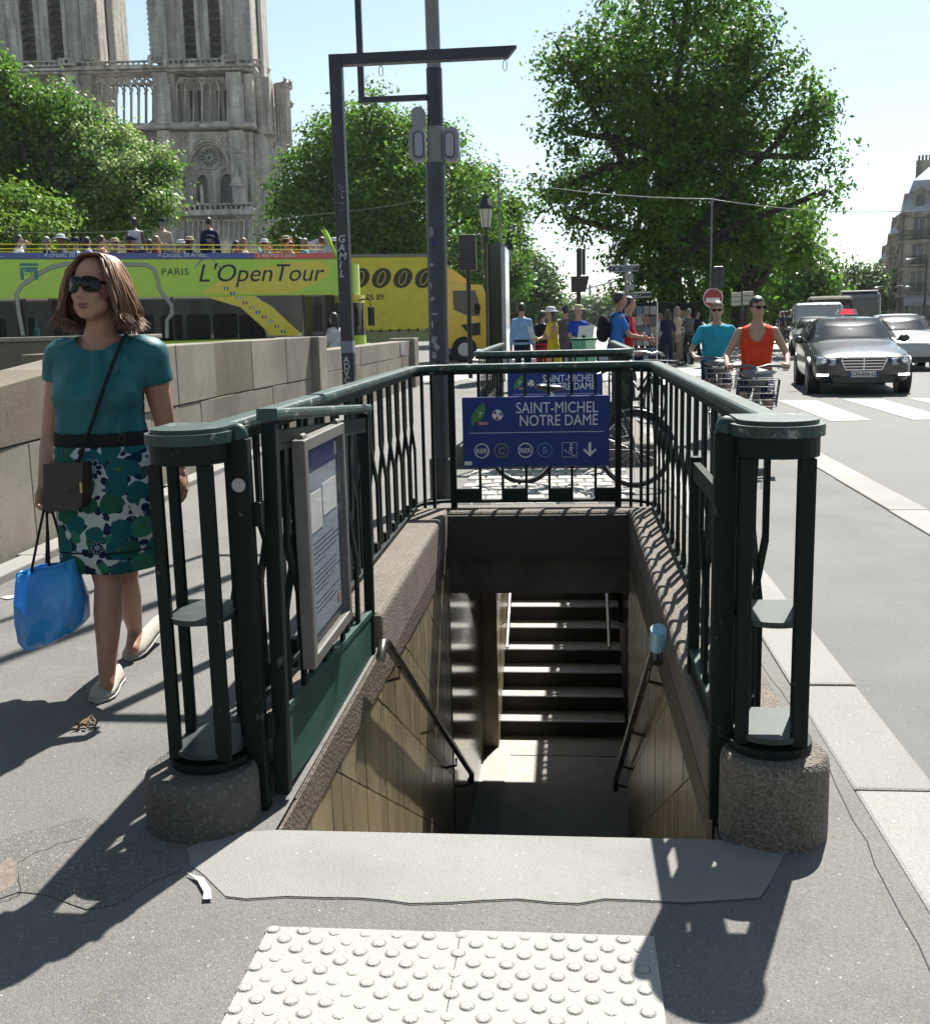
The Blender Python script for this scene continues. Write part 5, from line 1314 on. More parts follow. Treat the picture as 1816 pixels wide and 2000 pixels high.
    for s in (-1, 1):
        ringsL = []
        for q in (1.0, .8, .45, .02):
            ringsL.append([HP(s * .034 + math.copysign(abs(math.cos(t)) ** .75, math.cos(t)) * .033 * q, .092 - .55 * abs(s * .034 + math.cos(t) * .033 * q) ** 1.55 * 5 * .55 + .006 * (1 - q * q), .013 + math.copysign(abs(math.sin(t)) ** .8, math.sin(t)) * .0265 * q - (.004 * s * math.cos(t))) for t in [2 * math.pi * i / 24 for i in range(24)]])
        lens.loft(ringsL, caps=False)
        ring0 = ringsL[0]; lens.path(ring0, .0035, 6, closed=True)
    gl = part('sunglasses', lens, M_LENSD)
    fr_ = MB()
    for s in (-1, 1): fr_.path([HP(.064 * s, .062, .020), HP(.076 * s, .02, .018), HP(.076 * s, -.03, .012)], .0045, 6, flat=1.4)
    fr_.path([HP(-.012, .092, .018), HP(0, .096, .019), HP(.012, .092, .018)], .004, 6)
    part('glasses_frame', fr_, mat('tortoise_frame', (.03, .015, .01), .15), gl)
    e0 = HP(.078, -.008, -.05)
    part('earring', MB().tube(e0, e0 - Vector((0, 0, .03)), .0012, n=5).ell(e0 - Vector((0, 0, .038)), (.005, .005, .009), 8, 6), M_CHROME)
    part('bracelet', MB().path([wrL.lerp(elL, .06) + Vector((.029 * math.cos(t), .029 * math.sin(t), .004 * math.cos(t))) for t in [2 * math.pi * i / 20 for i in range(20)]], .005, 6, closed=True), M_STEEL)
    # ---------------- hair: cap and many tapering locks
    M_HR = hairm('chestnut', (.12, .05, .018)); q = random.Random(3)
    cap = MB().ell(HP(0, -.030, .030), (.090, .098, .108), 24, 16, RH); hm = cap.mesh('hair')
    bmx = bmesh.new(); bmx.from_mesh(hm); kill = []
    for fc in bmx.faces:
        d = fc.calc_center_median() - hc; a, b_, c = d.dot(ex), d.dot(f), d.dot(ez)
        if b_ > .020 and c < .074 - .25 * abs(a): kill.append(fc)
    bmesh.ops.delete(bmx, geom=kill, context='FACES'); bmx.to_mesh(hm); bmx.free()
    hr_ = part('hair', hm, M_HR)
    lk = MB()
    for i in range(640):
        az = q.uniform(-2.30, 2.30)               # 0 = back of the head, +-2.6 = temples
        lay = q.random(); wav = .014 * math.sin(az * 8 + 1.3); fly = i > 590
        sx = math.sin(az); bx = -math.cos(az)
        r_out = .094 + .018 * lay
        front = max(0, abs(az) - 1.7)
        startb = q.uniform(-.06, .062) if front > 0 else q.uniform(-.08, .0)
        pts = [HP(.012 + .012 * q.uniform(-1, 1), startb, .126 + .006 * lay)]
        pts.append(HP(sx * .056 + .006, startb * .4 + bx * .050 - .012, .118 + .008 * lay))
        pts.append(HP(sx * r_out * .97, bx * (r_out + .008) - .016, .060 + .012 * q.uniform(-1, 1)))
        vol = .020 * max(0, math.sin(abs(az))) + .006 * math.sin(az * 9)
        pts.append(HP(sx * (r_out + .010 + vol), bx * (r_out + .010) - .018, -.015 + .015 * q.uniform(-1, 1)))
        pts.append(HP(sx * (r_out + .020 + vol + .010 * lay + wav + (.02 if fly else 0)), bx * (r_out + .012 + wav) - .02, -.085 + .02 * q.uniform(-1, 1)))
        en = q.uniform(-.152, -.112) - .02 * max(0, math.cos(az)); cu = q.uniform(-.012, .040)
        pts.append(HP(sx * (r_out + .010 + vol + cu), bx * (r_out + .004 + cu) - .018, en + .02))
        pts.append(HP(sx * (r_out - .008 + vol + cu * 2.2 - wav), bx * (r_out - .012 + cu) - .016, en))
        # smooth the polyline
        P = []
        for a_ in range(len(pts) - 1):
            p0 = pts[max(0, a_ - 1)]; p1 = pts[a_]; p2 = pts[a_ + 1]; p3 = pts[min(len(pts) - 1, a_ + 2)]
            for tt in (0, .34, .67):
                P.append(.5 * ((2 * p1) + (p2 - p0) * tt + (2 * p0 - 5 * p1 + 4 * p2 - p3) * tt ** 2 + (3 * p1 - p0 - 3 * p2 + p3) * tt ** 3))
        P.append(pts[-1]); nP = len(P); wd = q.uniform(.0035, .0075) * (.28 if fly else 1)
        lk.path(P, 0, 5, rs=[max(.0008, wd * min(1, .35 + 3 * j / nP) * min(1, .08 + 1.9 * (1 - j / (nP - 1)))) for j in range(nP)], flat=.55)
    part('locks', lk, mat('hair_chestnut_locks', (.20, .088, .032), .45, island=.55, spec=.55), hr_)
    # ---------------- strap and shoulder bag (carried: things of their own)
    hb = thing('shoulder_bag', 'small dark brown shoulder bag on a thin strap at her hip', 'handbag', tuple(w(122, 1000, -.17)))
    M_LEA = mat('brown_leather', (.028, .020, .015), .5, var=.3, scale=12, bump=.3, bscale=80)
    poly = [w(x, y, -.19) for x, y in ((86, 908), (84, 955), (83, 990), (90, 1000), (150, 997), (160, 985), (163, 930), (160, 905))]
    MB().prism(poly, (.01, .075, 0)).build('bag_body', M_LEA, hb, bevel=.012, seg=3)
    MB().prism([w(x, y, -.198) for x, y in ((84, 906), (85, 950), (125, 962), (160, 948), (162, 904))], (.002, .009, 0)).build('bag_flap', M_LEA, hb, bevel=.003)
    MB().box(*[v for v in (w(157, 950, -.20).x, w(161, 950, -.20).x)], w(157, 950, -.2).y - .006, w(157, 950, -.2).y + .002, w(157, 962, -.2).z, w(157, 942, -.2).z).build('buckle', mat('brass', (.5, .38, .15), .3, 1.0), hb)
    spts = [w(250, 654, .05), w(246, 652, .0), w(240, 662, -.075), w(222, 705, -.128), w(200, 765, -.165), w(182, 820, -.150), w(165, 868, -.150), w(152, 906, -.165)]
    P = []
    for a_ in range(len(spts) - 1):
        for tt in (0, .5): P.append(spts[a_].lerp(spts[a_ + 1], tt))
    P.append(spts[-1])
    MB().path(P, .0075, 8, flat=.45, up=Vector((0, -1, 0))).build('strap', C_['black'], hb)
    # ---------------- blue tote bag
    tb_ = thing('tote_bag', 'glossy blue plastic tote bag with dark handles held in her hand', 'bag', tuple(w(100, 1258, -.1)))
    m, N, L, b = nodes_of('translucent_blue_plastic')
    b.inputs['Base Color'].default_value = (.012, .16, .52, 1); b.inputs['Roughness'].default_value = .22; b.inputs['Coat Weight'].default_value = .3
    tcn = N.new('ShaderNodeTexCoord'); nz = N.new('ShaderNodeTexNoise'); nz.inputs['Scale'].default_value = 5; L.new(tcn.outputs['Object'], nz.inputs['Vector'])
    mxn = N.new('ShaderNodeMix'); mxn.data_type = 'RGBA'; mxn.inputs['A'].default_value = (.02, .20, .60, 1); mxn.inputs['B'].default_value = (.09, .52, .88, 1); L.new(nz.outputs['Fac'], mxn.inputs['Factor']); L.new(mxn.outputs['Result'], b.inputs['Base Color'])
    tr = N.new('ShaderNodeBsdfTranslucent'); tr.inputs[0].default_value = (.05, .35, .8, 1); ms = N.new('ShaderNodeMixShader'); ms.inputs[0].default_value = .35
    L.new(b.outputs[0], ms.inputs[1]); L.new(tr.outputs[0], ms.inputs[2]); L.new(ms.outputs[0], N['Material Output'].inputs['Surface'])
    rowsB = [(1105, 34, 152, .035), (1130, 34, 158, .060), (1170, 36, 167, .085), (1210, 39, 167, .090), (1240, 44, 150, .080), (1256, 54, 120, .055), (1260, 66, 104, .03)]
    ringsT = []
    for y, xl, xr, ry in rowsB:
        a, b2 = w(xl, y, -.10), w(xr, y, -.10); c = (a + b2) / 2; rx = (b2 - a).length / 2
        ringsT.append([Vector((c.x + rx * math.copysign(abs(math.cos(t)) ** .7, math.cos(t)), c.y + ry * math.copysign(abs(math.sin(t)) ** .7, math.sin(t)) + .010 * math.sin(7 * t + y * .03), c.z + (.030 * math.cos(t) if y < 1120 else 0) + (.02 * math.cos(t) if y > 1230 else 0))) for t in [2 * math.pi * i / 40 for i in range(40)]])
    tbag = MB().loft(ringsT, caps=False); tbag.add(ringsT[-1], [tuple(range(40))], True)
    bo_ = tbag.build('bag_body', m, tb_); md = bo_.modifiers.new('so', 'SOLIDIFY'); md.thickness = .002
    MB().path([p + Vector((0, 0, .0)) for p in ringsT[0]], .004, 6, closed=True).build('bag_rim', m, tb_)
    for (x0, y0, d0), (x1, y1, d1) in (((60, 1108, -.135), (88, 985, -.10)), ((96, 1112, -.14), (90, 985, -.10)), ((90, 1090, -.065), (92, 985, -.07)), ((122, 1072, -.065), (98, 985, -.07))):
        A, B2 = w(x0, y0, d0), w(x1, y1, d1); MB().path([A + Vector((0, 0, -.02)), A.lerp(B2, .5) + Vector((.002, 0, 0)), B2, B2 + Vector((-.008, 0, .018))], .0055, 6, flat=.6, up=Vector((0, -1, 0))).build('handle', C_['black'], tb_)
    return g
build_woman()
# ================================================================== VEHICLES
M_TYRE = mat('tyre_rubber', (.015, .015, .016), .8); M_RIM = mat('alloy_rim', (.40, .40, .42), .3, .9)
M_GLASSD = glass_mat('vehicle_glass', (.012, .016, .020), .03, .88)
M_GLASSB = glass_mat('bus_window_glass', (.006, .007, .008), .06, .52); M_GLASSB.node_tree.nodes['Principled BSDF'].inputs['Specular IOR Level'].default_value = .12
M_GLASSF = glass_mat('bus_far_glass', (.02, .025, .03), .1, .22)
M_LENS = mat('headlamp_glass', (.50, .52, .56), .08, coat=1.0)
M_DRL = emis('running_light', (1, 1, 1), 2.5)
def paint(n, c, metal=.0, rough=.28): return mat('paint_' + n, c, rough, metal, var=.05, scale=2, coat=.6)
def wheel(g, c, r, w, side, local=True):
    """tyre with a rim as its sub-part; axle along x"""
    x, y, z = c
    t = MB(); prof = [(r * .62, -w / 2), (r * .93, -w / 2), (r, -w * .3), (r, w * .3), (r * .93, w / 2), (r * .62, w / 2)]
    n = 28; vs = []
    for rr, xx in prof: vs.append([Vector((x + xx, y + rr * math.cos(2 * math.pi * k / n), z + rr * math.sin(2 * math.pi * k / n))) for k in range(n)])
    t.loft(vs + [vs[0]], caps=False); o = t.build('wheel', M_TYRE, g, local=local)
    rm = MB(); xo = x + side * w * .38
    rm.tube((x - side * w * .3, y, z), (xo - side * .02, y, z), r * .64, n=20)
    for k in range(5):
        a = 2 * math.pi * k / 5; rm.bar((xo, y, z), (xo, y + r * .6 * math.cos(a), z + r * .6 * math.sin(a)), .07, .03, up=Vector((1, 0, 0)))
    rm.build('rim', M_RIM, o, local=True)
    return o
def car(label, loc, rz, pm, kind='saloon', L_=4.87, W=1.85, H=1.47, plate=None, taxi=False, grille=True):
    g = thing('car', label, 'car', loc, rz=rz); ORG[g] = Vector((0, 0, 0))
    hw = W / 2; k = H / 1.47
    # stations front (-y) to rear: y, half width, bumper bottom, shoulder height, cabin half width at top (0 = none), roof
    S = [(0, .70, .34, .60, 0, .62), (.05, .84, .24, .68, 0, .72), (.25, .93, .20, .74, 0, .80), (.8, .985, .19, .80, 0, .90), (1.45, .995, .19, .88, 0, .97), (1.75, 1.0, .19, .93, .62, 1.03), (2.3, 1.0, .19, .95, .66, 1.38), (2.9, 1.0, .19, .96, .66, 1.47), (3.6, .995, .19, .97, .65, 1.42)]
    if kind == 'saloon': S += [(4.2, .985, .2, .98, .60, 1.12), (4.5, .96, .24, .97, 0, 1.04), (4.80, .88, .3, .92, 0, .97), (4.87, .72, .38, .80, 0, .84)]
    else: S += [(4.0, .98, .2, .98, .62, 1.36), (4.3, .95, .24, .96, .58, 1.15), (4.45, .85, .3, .9, 0, .95)]
    ys_ = S[-1][0]; rings = []
    for y, w_, zb, sh, cab, top in S:
        yy = y * L_ / ys_; w1 = w_ * hw; sh *= k; top *= k
        half = [(0, zb), (w1 * .75, zb), (w1 * .96, zb + .06), (w1, .42), (w1, .58 if sh > .62 else sh - .04), (w1 * .975, sh - .05), (w1 * .93, sh)]
        if cab: half += [(w1 * .88, sh + .02), (cab * (w1 / 1.0) + .10, sh + (top - sh) * .55), (cab * w1 + .04, top - .045), (cab * w1 * .8, top - .01), (0, top)]
        else: half += [(w1 * .86, sh + (top - sh) * .35), (w1 * .72, sh + (top - sh) * .62), (w1 * .5, sh + (top - sh) * .85), (w1 * .3, top - .005), (0, top)]
        rings.append([Vector((x, yy, z)) for x, z in half] + [Vector((-x, yy, z)) for x, z in half[-2:0:-1]])
    MB().loft(rings).build('body', pm, g, local=True, weld=True, sub=1)
    f = L_ / ys_
    # glass: windscreen, side windows
    def W_(x, y, z): return Vector((x * hw, y * f, z * k))
    ws = MB()
    cols = []
    for t in np.linspace(-1, 1, 9):
        cu = .10 * t * t
        cols.append((W_(t * .80, 1.62 + cu, .985), W_(t * .60, 2.28 + cu, 1.375)))
    for (a, b), (c, d) in zip(cols[:-1], cols[1:]): ws.add([a + Vector((0, -.03, .035)), c + Vector((0, -.03, .035)), d + Vector((0, -.03, .03)), b + Vector((0, -.03, .03))], [(0, 1, 2, 3)], True)
    ws.build('windscreen', M_GLASSD, g, local=True, weld=True)
    for s in (-1, 1):
        q = [W_(s * .915, 1.95, 1.0), W_(s * .925, 3.0, 1.01), W_(s * .90, 3.95, 1.02), W_(s * .74, 3.70, 1.34), W_(s * .735, 2.9, 1.39), W_(s * .735, 2.42, 1.335)]
        q = [p + Vector((s * .025, 0, 0)) for p in q]
        MB().add(q, [tuple(range(6)) if s > 0 else tuple(range(5, -1, -1))]).build('side_window', M_GLASSD, g, local=True)
        m_ = MB().ell(W_(s * 1.08, 1.95, 1.0), (.11, .06, .075), 10, 8).tube(W_(s * .93, 1.98, .97), W_(s * 1.03, 1.96, .98), .025, n=6).build('wing_mirror', pm, g, local=True)
        for yy in (.86, 3.75 if kind == 'saloon' else 3.6): wheel(g, (s * (hw - .10), yy * f, .325), .325, .215, s); 
        for yy in (.86, 3.75 if kind == 'saloon' else 3.6):
            MB().tube((s * (hw - .22), yy * f, .33), (s * (hw + .004), yy * f, .33), .375, n=24).build('wheel_arch', M_BLACK, g, local=True)
        hl_ = MB().add([W_(s * .88, .20, .72), W_(s * .52, .035, .66), W_(s * .54, .025, .555), W_(s * .90, .13, .575), W_(s * .88, .26, .73), W_(s * .52, .11, .69), W_(s * .54, .10, .55), W_(s * .90, .2, .57)], [(0, 1, 2, 3), (4, 7, 6, 5), (0, 4, 5, 1), (3, 2, 6, 7), (0, 3, 7, 4), (1, 5, 6, 2)])
        hb_ = hl_.build('headlight', M_LENS, g, local=True, bevel=.02)
        hb_.location = (0, -.045, 0)
        MB().ell(W_(s * .76, .045, .635), (.06, .03, .045), 10, 6).build('lamp_reflector', M_CHROME, hb_, local=True)
        if taxi: MB().bar(W_(s * .66, .02, .385), W_(s * .88, .10, .385), .03, .035, up=Vector((0, 0, 1))).build('running_light', M_DRL, g, local=True)
    MB().prism([W_(a, -.03, c) for a, c in ((-.55, .24), (.55, .24), (.62, .36), (-.62, .36))], (0, .05, 0)).build('lower_intake', M_BLACK, g, local=True)
    if grille:
        gr = MB().prism([W_(a, -.025, c) for a, c in ((-.34, .48), (.34, .48), (.43, .66), (.40, .70), (-.40, .70), (-.43, .66))], (0, .05, 0)).build('grille', M_BLACK, g, local=True)
        MB().rectpath([W_(a, -.030, c) for a, c in ((-.34, .48), (.34, .48), (.43, .66), (.40, .70), (-.40, .70), (-.43, .66))], .022, .02, closed=True, up=Vector((0, 1, 0))).build('grille_frame', M_CHROME, gr, local=True)
        for z in (.535, .59, .645): MB().box(-(.33 + (z - .48) * .5) * hw, (.33 + (z - .48) * .5) * hw, -.035, -.015, z * k - .010, z * k + .010).build('grille_slat', M_CHROME, gr, local=True)
        MB().box(-.012, .012, -.038, -.02, .49 * k, .69 * k).build('grille_slat', M_CHROME, gr, local=True)
        MB().path([Vector((.035 * math.cos(t), .06, .79 * k + .035 * math.sin(t) + .02)) for t in [2 * math.pi * i / 16 for i in range(16)]], .005, 5, closed=True).build('bonnet_badge', M_CHROME, g, local=True)
    if plate:
        pp = MB().box(-.26, .26, -.052, -.032, .345 * k, .455 * k).build('number_plate', M_WHITE, g, local=True)
        text(plate, .095, M_BLACK, pp, (0, -.0535, .37 * k), align='CENTER', local=True, bold=.002)
        for s in (-1, 1): MB().box(s * .238 - .02, s * .238 + .02, -.0535, -.0521, .347 * k, .453 * k).build('plate_band', M_SIGNB, pp, local=True)
    if taxi:
        b = MB().prism([(-.22, 2.75 * f, 1.475), (.22, 2.75 * f, 1.475), (.17, 2.75 * f, 1.60), (-.17, 2.75 * f, 1.60)], (0, .16, 0)).build('taxi_light', M_WHITE, g, local=True, bevel=.02)
        MB().prism([(-.13, 2.742 * f, 1.50), (.13, 2.742 * f, 1.50), (.10, 2.742 * f, 1.59), (-.10, 2.742 * f, 1.59)], (0, -.008, 0)).build('taxi_panel', emis('taxi_red', (.75, .02, .05), .7), b, local=True)
        text('TAXI', .075, M_PRINT, b, (0, 2.742 * f - .0095, 1.515), align='CENTER', local=True)
        st = MB().box(-.78 * hw, -.70 * hw, 1.66 * f, 1.665 * f, 1.06, 1.10).build('windscreen_sticker', M_WHITE, g, local=True)
    return g
RZ = -.075
car('dark grey taxi with red roof sign and plate CN-606-LJ facing us', (5.44, 20.4, RZ), R(-7.3), paint('anthracite', (.045, .045, .05), .4), plate='CN-606-LJ', taxi=True)
car('white hatchback driving up behind the dark taxi', (8.75, 28.6, RZ), R(-9), paint('white', (.50, .51, .53)), 'hatch', 4.1, 1.75, 1.50, grille=False)
car('silver car at the edge of the street beyond the white hatchback', (13.2, 36.5, RZ), R(-12), paint('silver', (.40, .41, .43), .5), 'hatch', 4.3, 1.8, 1.52, grille=False)
car('pale car in the traffic between taxi roof and coach', (9.2, 41, RZ), R(-10), paint('pale_grey', (.42, .43, .45), .3), 'saloon', 4.6, 1.8, 1.46, grille=False)

def boxy(name, label, cat, loc, rz, W, H, L_, pm, wsz, nose=.0, roofm=None, wheel_r=.36):
    """van / coach / lorry seen from the front"""
    g = thing(name, label, cat, loc, rz=rz); ORG[g] = Vector((0, 0, 0)); hw = W / 2
    S = [(0, .94, .32, H * .42 if nose else H * .93), (.12, .98, .26, H * .46 if nose else H * .97)]
    if nose: S += [(nose, 1.0, .25, H * .56), (nose + .55, 1.0, .25, H * .97)]
    S += [(nose + .9, 1.0, .25, H), (L_ * .6, 1.0, .25, H), (L_, .98, .25, H * .98)]
    rings = [[Vector((x * hw * w_, y, z)) for x, z in ((0, zb), (.9, zb), (1, zb + .12), (1, zt * .6), (.97, zt - .12), (.86, zt), (0, zt + .015), (-.86, zt), (-.97, zt - .12), (-1, zt * .6), (-1, zb + .12), (-.9, zb))] for y, w_, zb, zt in S]
    MB().loft(rings, smooth=False).build('body', pm, g, local=True, bevel=.04)
    z0, z1 = wsz; y0 = nose + .03 if nose else -.02; y1 = nose + .50 if nose else .04
    MB().prism([(-hw * .88, y0 - .03, z0), (hw * .88, y0 - .03, z0), (hw * .82, y1 - .06, z1), (-hw * .82, y1 - .06, z1)], (0, .02, 0)).build('windscreen', M_GLASSD, g, local=True)
    for s in (-1, 1):
        MB().prism([(s * hw * 1.004, nose + .5, z0 + .05), (s * hw * 1.004, min(L_ * .8, nose + 3), z0 + .05), (s * hw * .985, min(L_ * .8, nose + 3), z1 - .05), (s * hw * .985, nose + .75, z1 - .05)], (s * .012, 0, 0)).build('side_window', M_GLASSD, g, local=True)
        for yy in (nose + .6 if nose else 1.6, L_ - 1.1): wheel(g, (s * (hw - .12), yy, wheel_r), wheel_r, .24, s)
        MB().box(s * hw * .82 - .11, s * hw * .82 + .11, -.03, .02, H * .27, H * .34).build('headlight', M_LENS, g, local=True, bevel=.02)
        MB().box(s * (hw + .17) - .07, s * (hw + .17) + .07, nose + .2, nose + .32, z0 + .05, z0 + .40).tube((s * hw * .95, nose + .3, z0 + .1), (s * (hw + .12), nose + .25, z0 + .2), .02, n=5).build('wing_mirror', M_BLACK, g, local=True)
    MB().box(-hw * .55, hw * .55, -.025, .03, H * .17, H * .25).build('grille', M_BLACK, g, local=True)
    if roofm: MB().box(-hw * .84, hw * .84, .1, L_ - .2, H + .02, H + .10).build('roof_panel', roofm, g, local=True, bevel=.03)
    return g
p = onG(1598, 690, RZ); boxy('van', 'white panel van waiting behind the dark taxi', 'van', (p.x, p.y, RZ), R(-10), 1.95, 1.98, 4.8, paint('white', (.50, .51, .53)), (1.02, 1.62), nose=.75)
p = onY(1676, 640, 66); boxy('coach', 'dark blue coach with white roof front in the distant traffic', 'coach', (p.x, 66, RZ), R(-14), 2.45, 2.75, 11, paint('coach_blue', (.06, .09, .15)), (.95, 2.45), roofm=M_WHITE, wheel_r=.48)
p = onY(1620, 620, 52); boxy('lorry', 'dark brown canvas topped lorry behind the white van', 'lorry', (p.x, 52, RZ), R(-12), 2.1, 2.35, 6, mat('brown_canvas', (.05, .035, .03), .8, var=.4, scale=4), (1.2, 1.9), wheel_r=.45)

# ------------------------------------------------------------------ open-top tour bus on the bridge
AB = R(27); BF = Vector((-6.55, 31.7, RZ)); bdir = Vector((math.cos(AB), math.sin(AB), 0)); bn = Vector((-math.sin(AB), math.cos(AB), 0))
def on_side(x, y, F, dv, nv):
    d = ray(x, y); t = (F - CP).dot(nv) / d.dot(nv); P = CP + d * t - F; return P.dot(dv), P.z
BF = Vector((-5.63, 27.26, .13))           # the bridge deck rises above the quay
def bs(x, y):
    u, z = on_side(x, y, BF, bdir, bn); return u / BSC, z / BSC
bus = thing('tour_bus', 'lime green open-top double-decker tour bus full of passengers on the bridge', 'bus', tuple(BF), rz=AB); ORG[bus] = Vector((0, 0, 0)); 
M_LIME = paint('lime_green', (.50, .80, .012), rough=.3); M_YELL = paint('warm_yellow', (.85, .72, .01)); M_BLUEB = paint('band_blue', (.016, .05, .34)); M_REDB = paint('band_red', (.75, .07, .03))
BSC = .86; BL = 12.6; BW = 2.9
bus.scale = (BSC,) * 3
zT, zB = 3.62, 2.42; zS = 1.22
MB().box(-60, -4.6, 21.2, 33.5, -.3, .125).build('bridge_deck', M_ROAD, kind='structure')
MB().box(-BL, -.02, .01, BW, .35, zS).build('lower_body', M_LIME, bus, local=True, bevel=.06)
MB().box(-BL, -.02, .004, BW, zB, zT - .16).build('upper_panel', M_LIME, bus, local=True, bevel=.02)
MB().box(-BL + .02, -.5, .06, BW - .05, zB + .05, zB + .12).build('upper_deck_floor', M_BLACK, bus, local=True)
xr = bs(497, 497)[0]
MB().box(-BL, xr, -.006, BW, zT - .158, zT).build('blue_band', M_BLUEB, bus, local=True)
MB().box(xr + .001, -.25, -.006, BW, zT - .158, zT).build('red_band', M_REDB, bus, local=True)
MB().box(-BL, -.3, .10, .16, zS + .01, zB - .01).build('inner_shade', M_BLACK, bus, local=True)
MB().box(-BL + .1, -.3, BW - .2, BW - .1, zS, zB).build('far_windows', M_GLASSF, bus, local=True)
bpy.data.objects.remove([c for c in bus.children if c.name.startswith('inner_shade')][0])
MB().box(-BL + .1, -.3, .25, BW - .25, zS - .02, zS + .02).build('lower_deck_floor', M_BLACK, bus, local=True)
for k in range(13): MB().box(-BL + .5 + k * .78, -BL + .9 + k * .78, .35, BW - .4, zS, zS + .72).build('seat', mat('seat_fabric', (.05, .09, .16), .9, var=.4, scale=6), bus, local=True, bevel=.06)
# windows and their pillars
px_w = [-30, 55, 100, 165, 235, 265, 340]
for a, b in ((-60, 48), (52, 97), (103, 162), (168, 232), (238, 262), (270, 336), (342, 500)):
    xa, xb = bs(a, 620)[0], bs(b, 620)[0]
    if a != 342: MB().box(xa, xb, .012, .020, zS + .03, zB - .03).build('window', M_GLASSB, bus, local=True)
    else:
        x2 = bs(520, 640)[0]; x1 = bs(395, 580)[0]
        pts = [(xa, zS + .03), (x2, zS + .03)] + [(x2 + (x1 - x2) * t, zS + .03 + (zB - zS - .06) * (1 - (1 - t) ** 2) ** .5) for t in np.linspace(.05, 1, 12)] + [(xa, zB - .03)]
        MB().prism([(x, .012, z) for x, z in pts], (0, .008, 0)).build('window', M_GLASSB, bus, local=True)
    MB().box(xb, xb + .07, .004, .06, zS, zB).build('window_pillar', M_BLACK, bus, local=True) if a != 342 else None
# sweeping yellow-green band and the cab windows
sw = [bs(400, 575), bs(470, 600), bs(520, 645), bs(525, 655), bs(590, 655), bs(560, 625), bs(530, 598), bs(495, 575)]
MB().prism([(x, .004, min(z, zB)) for x, z in sw], (0, -.010, 0)).build('swoosh_panel', M_YELL, bus, local=True)
MB().prism([(x, .014, z) for x, z in (bs(497, 577), bs(592, 577), bs(592, 650), bs(586, 650), bs(535, 600))], (0, .01, 0)).build('window', M_GLASSD, bus, local=True)
MB().box(bs(596, 600)[0], bs(662, 600)[0], .010, .03, .5, zB - .03).build('door', M_GLASSB, bus, local=True)
MB().box(bs(592, 600)[0], bs(596, 600)[0], .0, .06, .4, zB).build('window_pillar', M_BLACK, bus, local=True)
def nose(z0, z1, e, nm, m):
    pl_ = [Vector((-.3, .02, z0))] + [Vector((-.02 + e * math.sin(t) ** .7, BW / 2 - (BW / 2 - .03) * math.cos(t), z0)) for t in [math.pi * i / 16 for i in range(17)]] + [Vector((-.3, BW - .02, z0))]
    MB().prism(pl_, (0, 0, z1 - z0), smooth=True).build(nm, m, bus, local=True)
nose(.4, 1.22, .95, 'front_end', M_LIME); nose(1.224, 2.18, .92, 'windscreen', M_GLASSD); nose(2.184, 2.42, .95, 'destination_box', M_YELL); nose(2.424, zT - .3, .80, 'upper_front', M_LIME)
# raked front screen of the top deck
fx = bs(655, 445)[0]; fz = bs(655, 445)[1]
MB().path([(-.15, .04, zB), (-.10, .04, zT - .3), (-.42, .04, fz - .25), (-.55, .04, fz - .03), (-.50, .04, fz)], .07, 10).build('front_frame', M_LIME, bus, local=True)
MB().prism([(-.12, .10, zB + .5), (-.40, .10, fz - .2), (-.40, BW - .1, fz - .2), (-.12, BW - .1, zB + .5)], (.02, 0, .01)).build('front_screen', glass_mat('screen_glass', (.25, .4, .55), .05, .6), bus, local=True)
MB().box(.72, .86, -.15, .08, 1.50, 2.05).path([(.4, .25, 2.25), (.75, .0, 2.3), (.80, -.03, 2.0)], .03, 6).build('wing_mirror', M_BLACK, bus, local=True, bevel=.03)
for xx in (-2.6, -BL + 2.4):
    for yy, s in ((.16, -1), (BW - .16, 1)):
        w_ = MB(); n = 24; r = .48
        rr_ = [[Vector((xx + q * math.cos(2 * math.pi * k / n), yy + o * s, .48 + q * math.sin(2 * math.pi * k / n))) for k in range(n)] for q, o in ((.3, -.14), (r, -.14), (r, .14), (.3, .14))]
        w_.loft(rr_).build('wheel', M_TYRE, bus, local=True)
# guard rails round the top deck
for z in (zT + .22, zT + .10):
    MB().path([(-BL + .05, .03, z), (-.55, .03, z)], .014, 6).build('guard_rail', M_YELL, bus, local=True)
    MB().path([(-BL + .05, BW - .03, z), (-.55, BW - .03, z)], .014, 6).build('guard_rail', M_YELL, bus, local=True)
for k in range(8): MB().tube((-BL + .1 + k * 1.46, .03, zT), (-BL + .1 + k * 1.46, .03, zT + .22), .014, n=6).build('rail_post', M_YELL, bus, local=True)
# lettering on the side
def bt(s, x, y, size, m, **kw):
    X, Z = bs(x, y); return text(s, size, m, bus, (X, kw.pop('off', -.008), Z), (1, 0, 0), (0, 0, 1), local=True, **kw)
M_INKB = mat('ink_blue_black', (.012, .018, .05), .5)
bt('4 circuiti, 50 fermate...', 86, 501.5, .165, M_PRINT, shear=.25, sx=.93); bt('4 Circuits, 50 Arrêts...', 308, 501.5, .165, M_PRINT, shear=.25, sx=.93); bt('...', -3, 501.5, .165, M_PRINT)
bt('2 day Pass 2 jours', 503, 501, .155, M_PRINT, sx=.98)
bt('PARIS', 315, 537, .27, M_INKB, sx=1.0, space=1.15)
bt("L'OpenTour", 385, 550, .70, M_INKB, shear=.28, sx=1.02)
bl_ = [bs(x, y) for x, y in ((395, 573), (420, 552), (470, 535), (560, 512), (620, 508), (645, 520), (640, 540), (600, 560), (560, 573))]
MB().prism([(x, .003, z) for x, z in bl_], (0, -.004, 0)).build('yellow_flourish', M_YELL, bus, local=True)
M_ROUTE = mat('route_grey', (.42, .46, .40), .5)
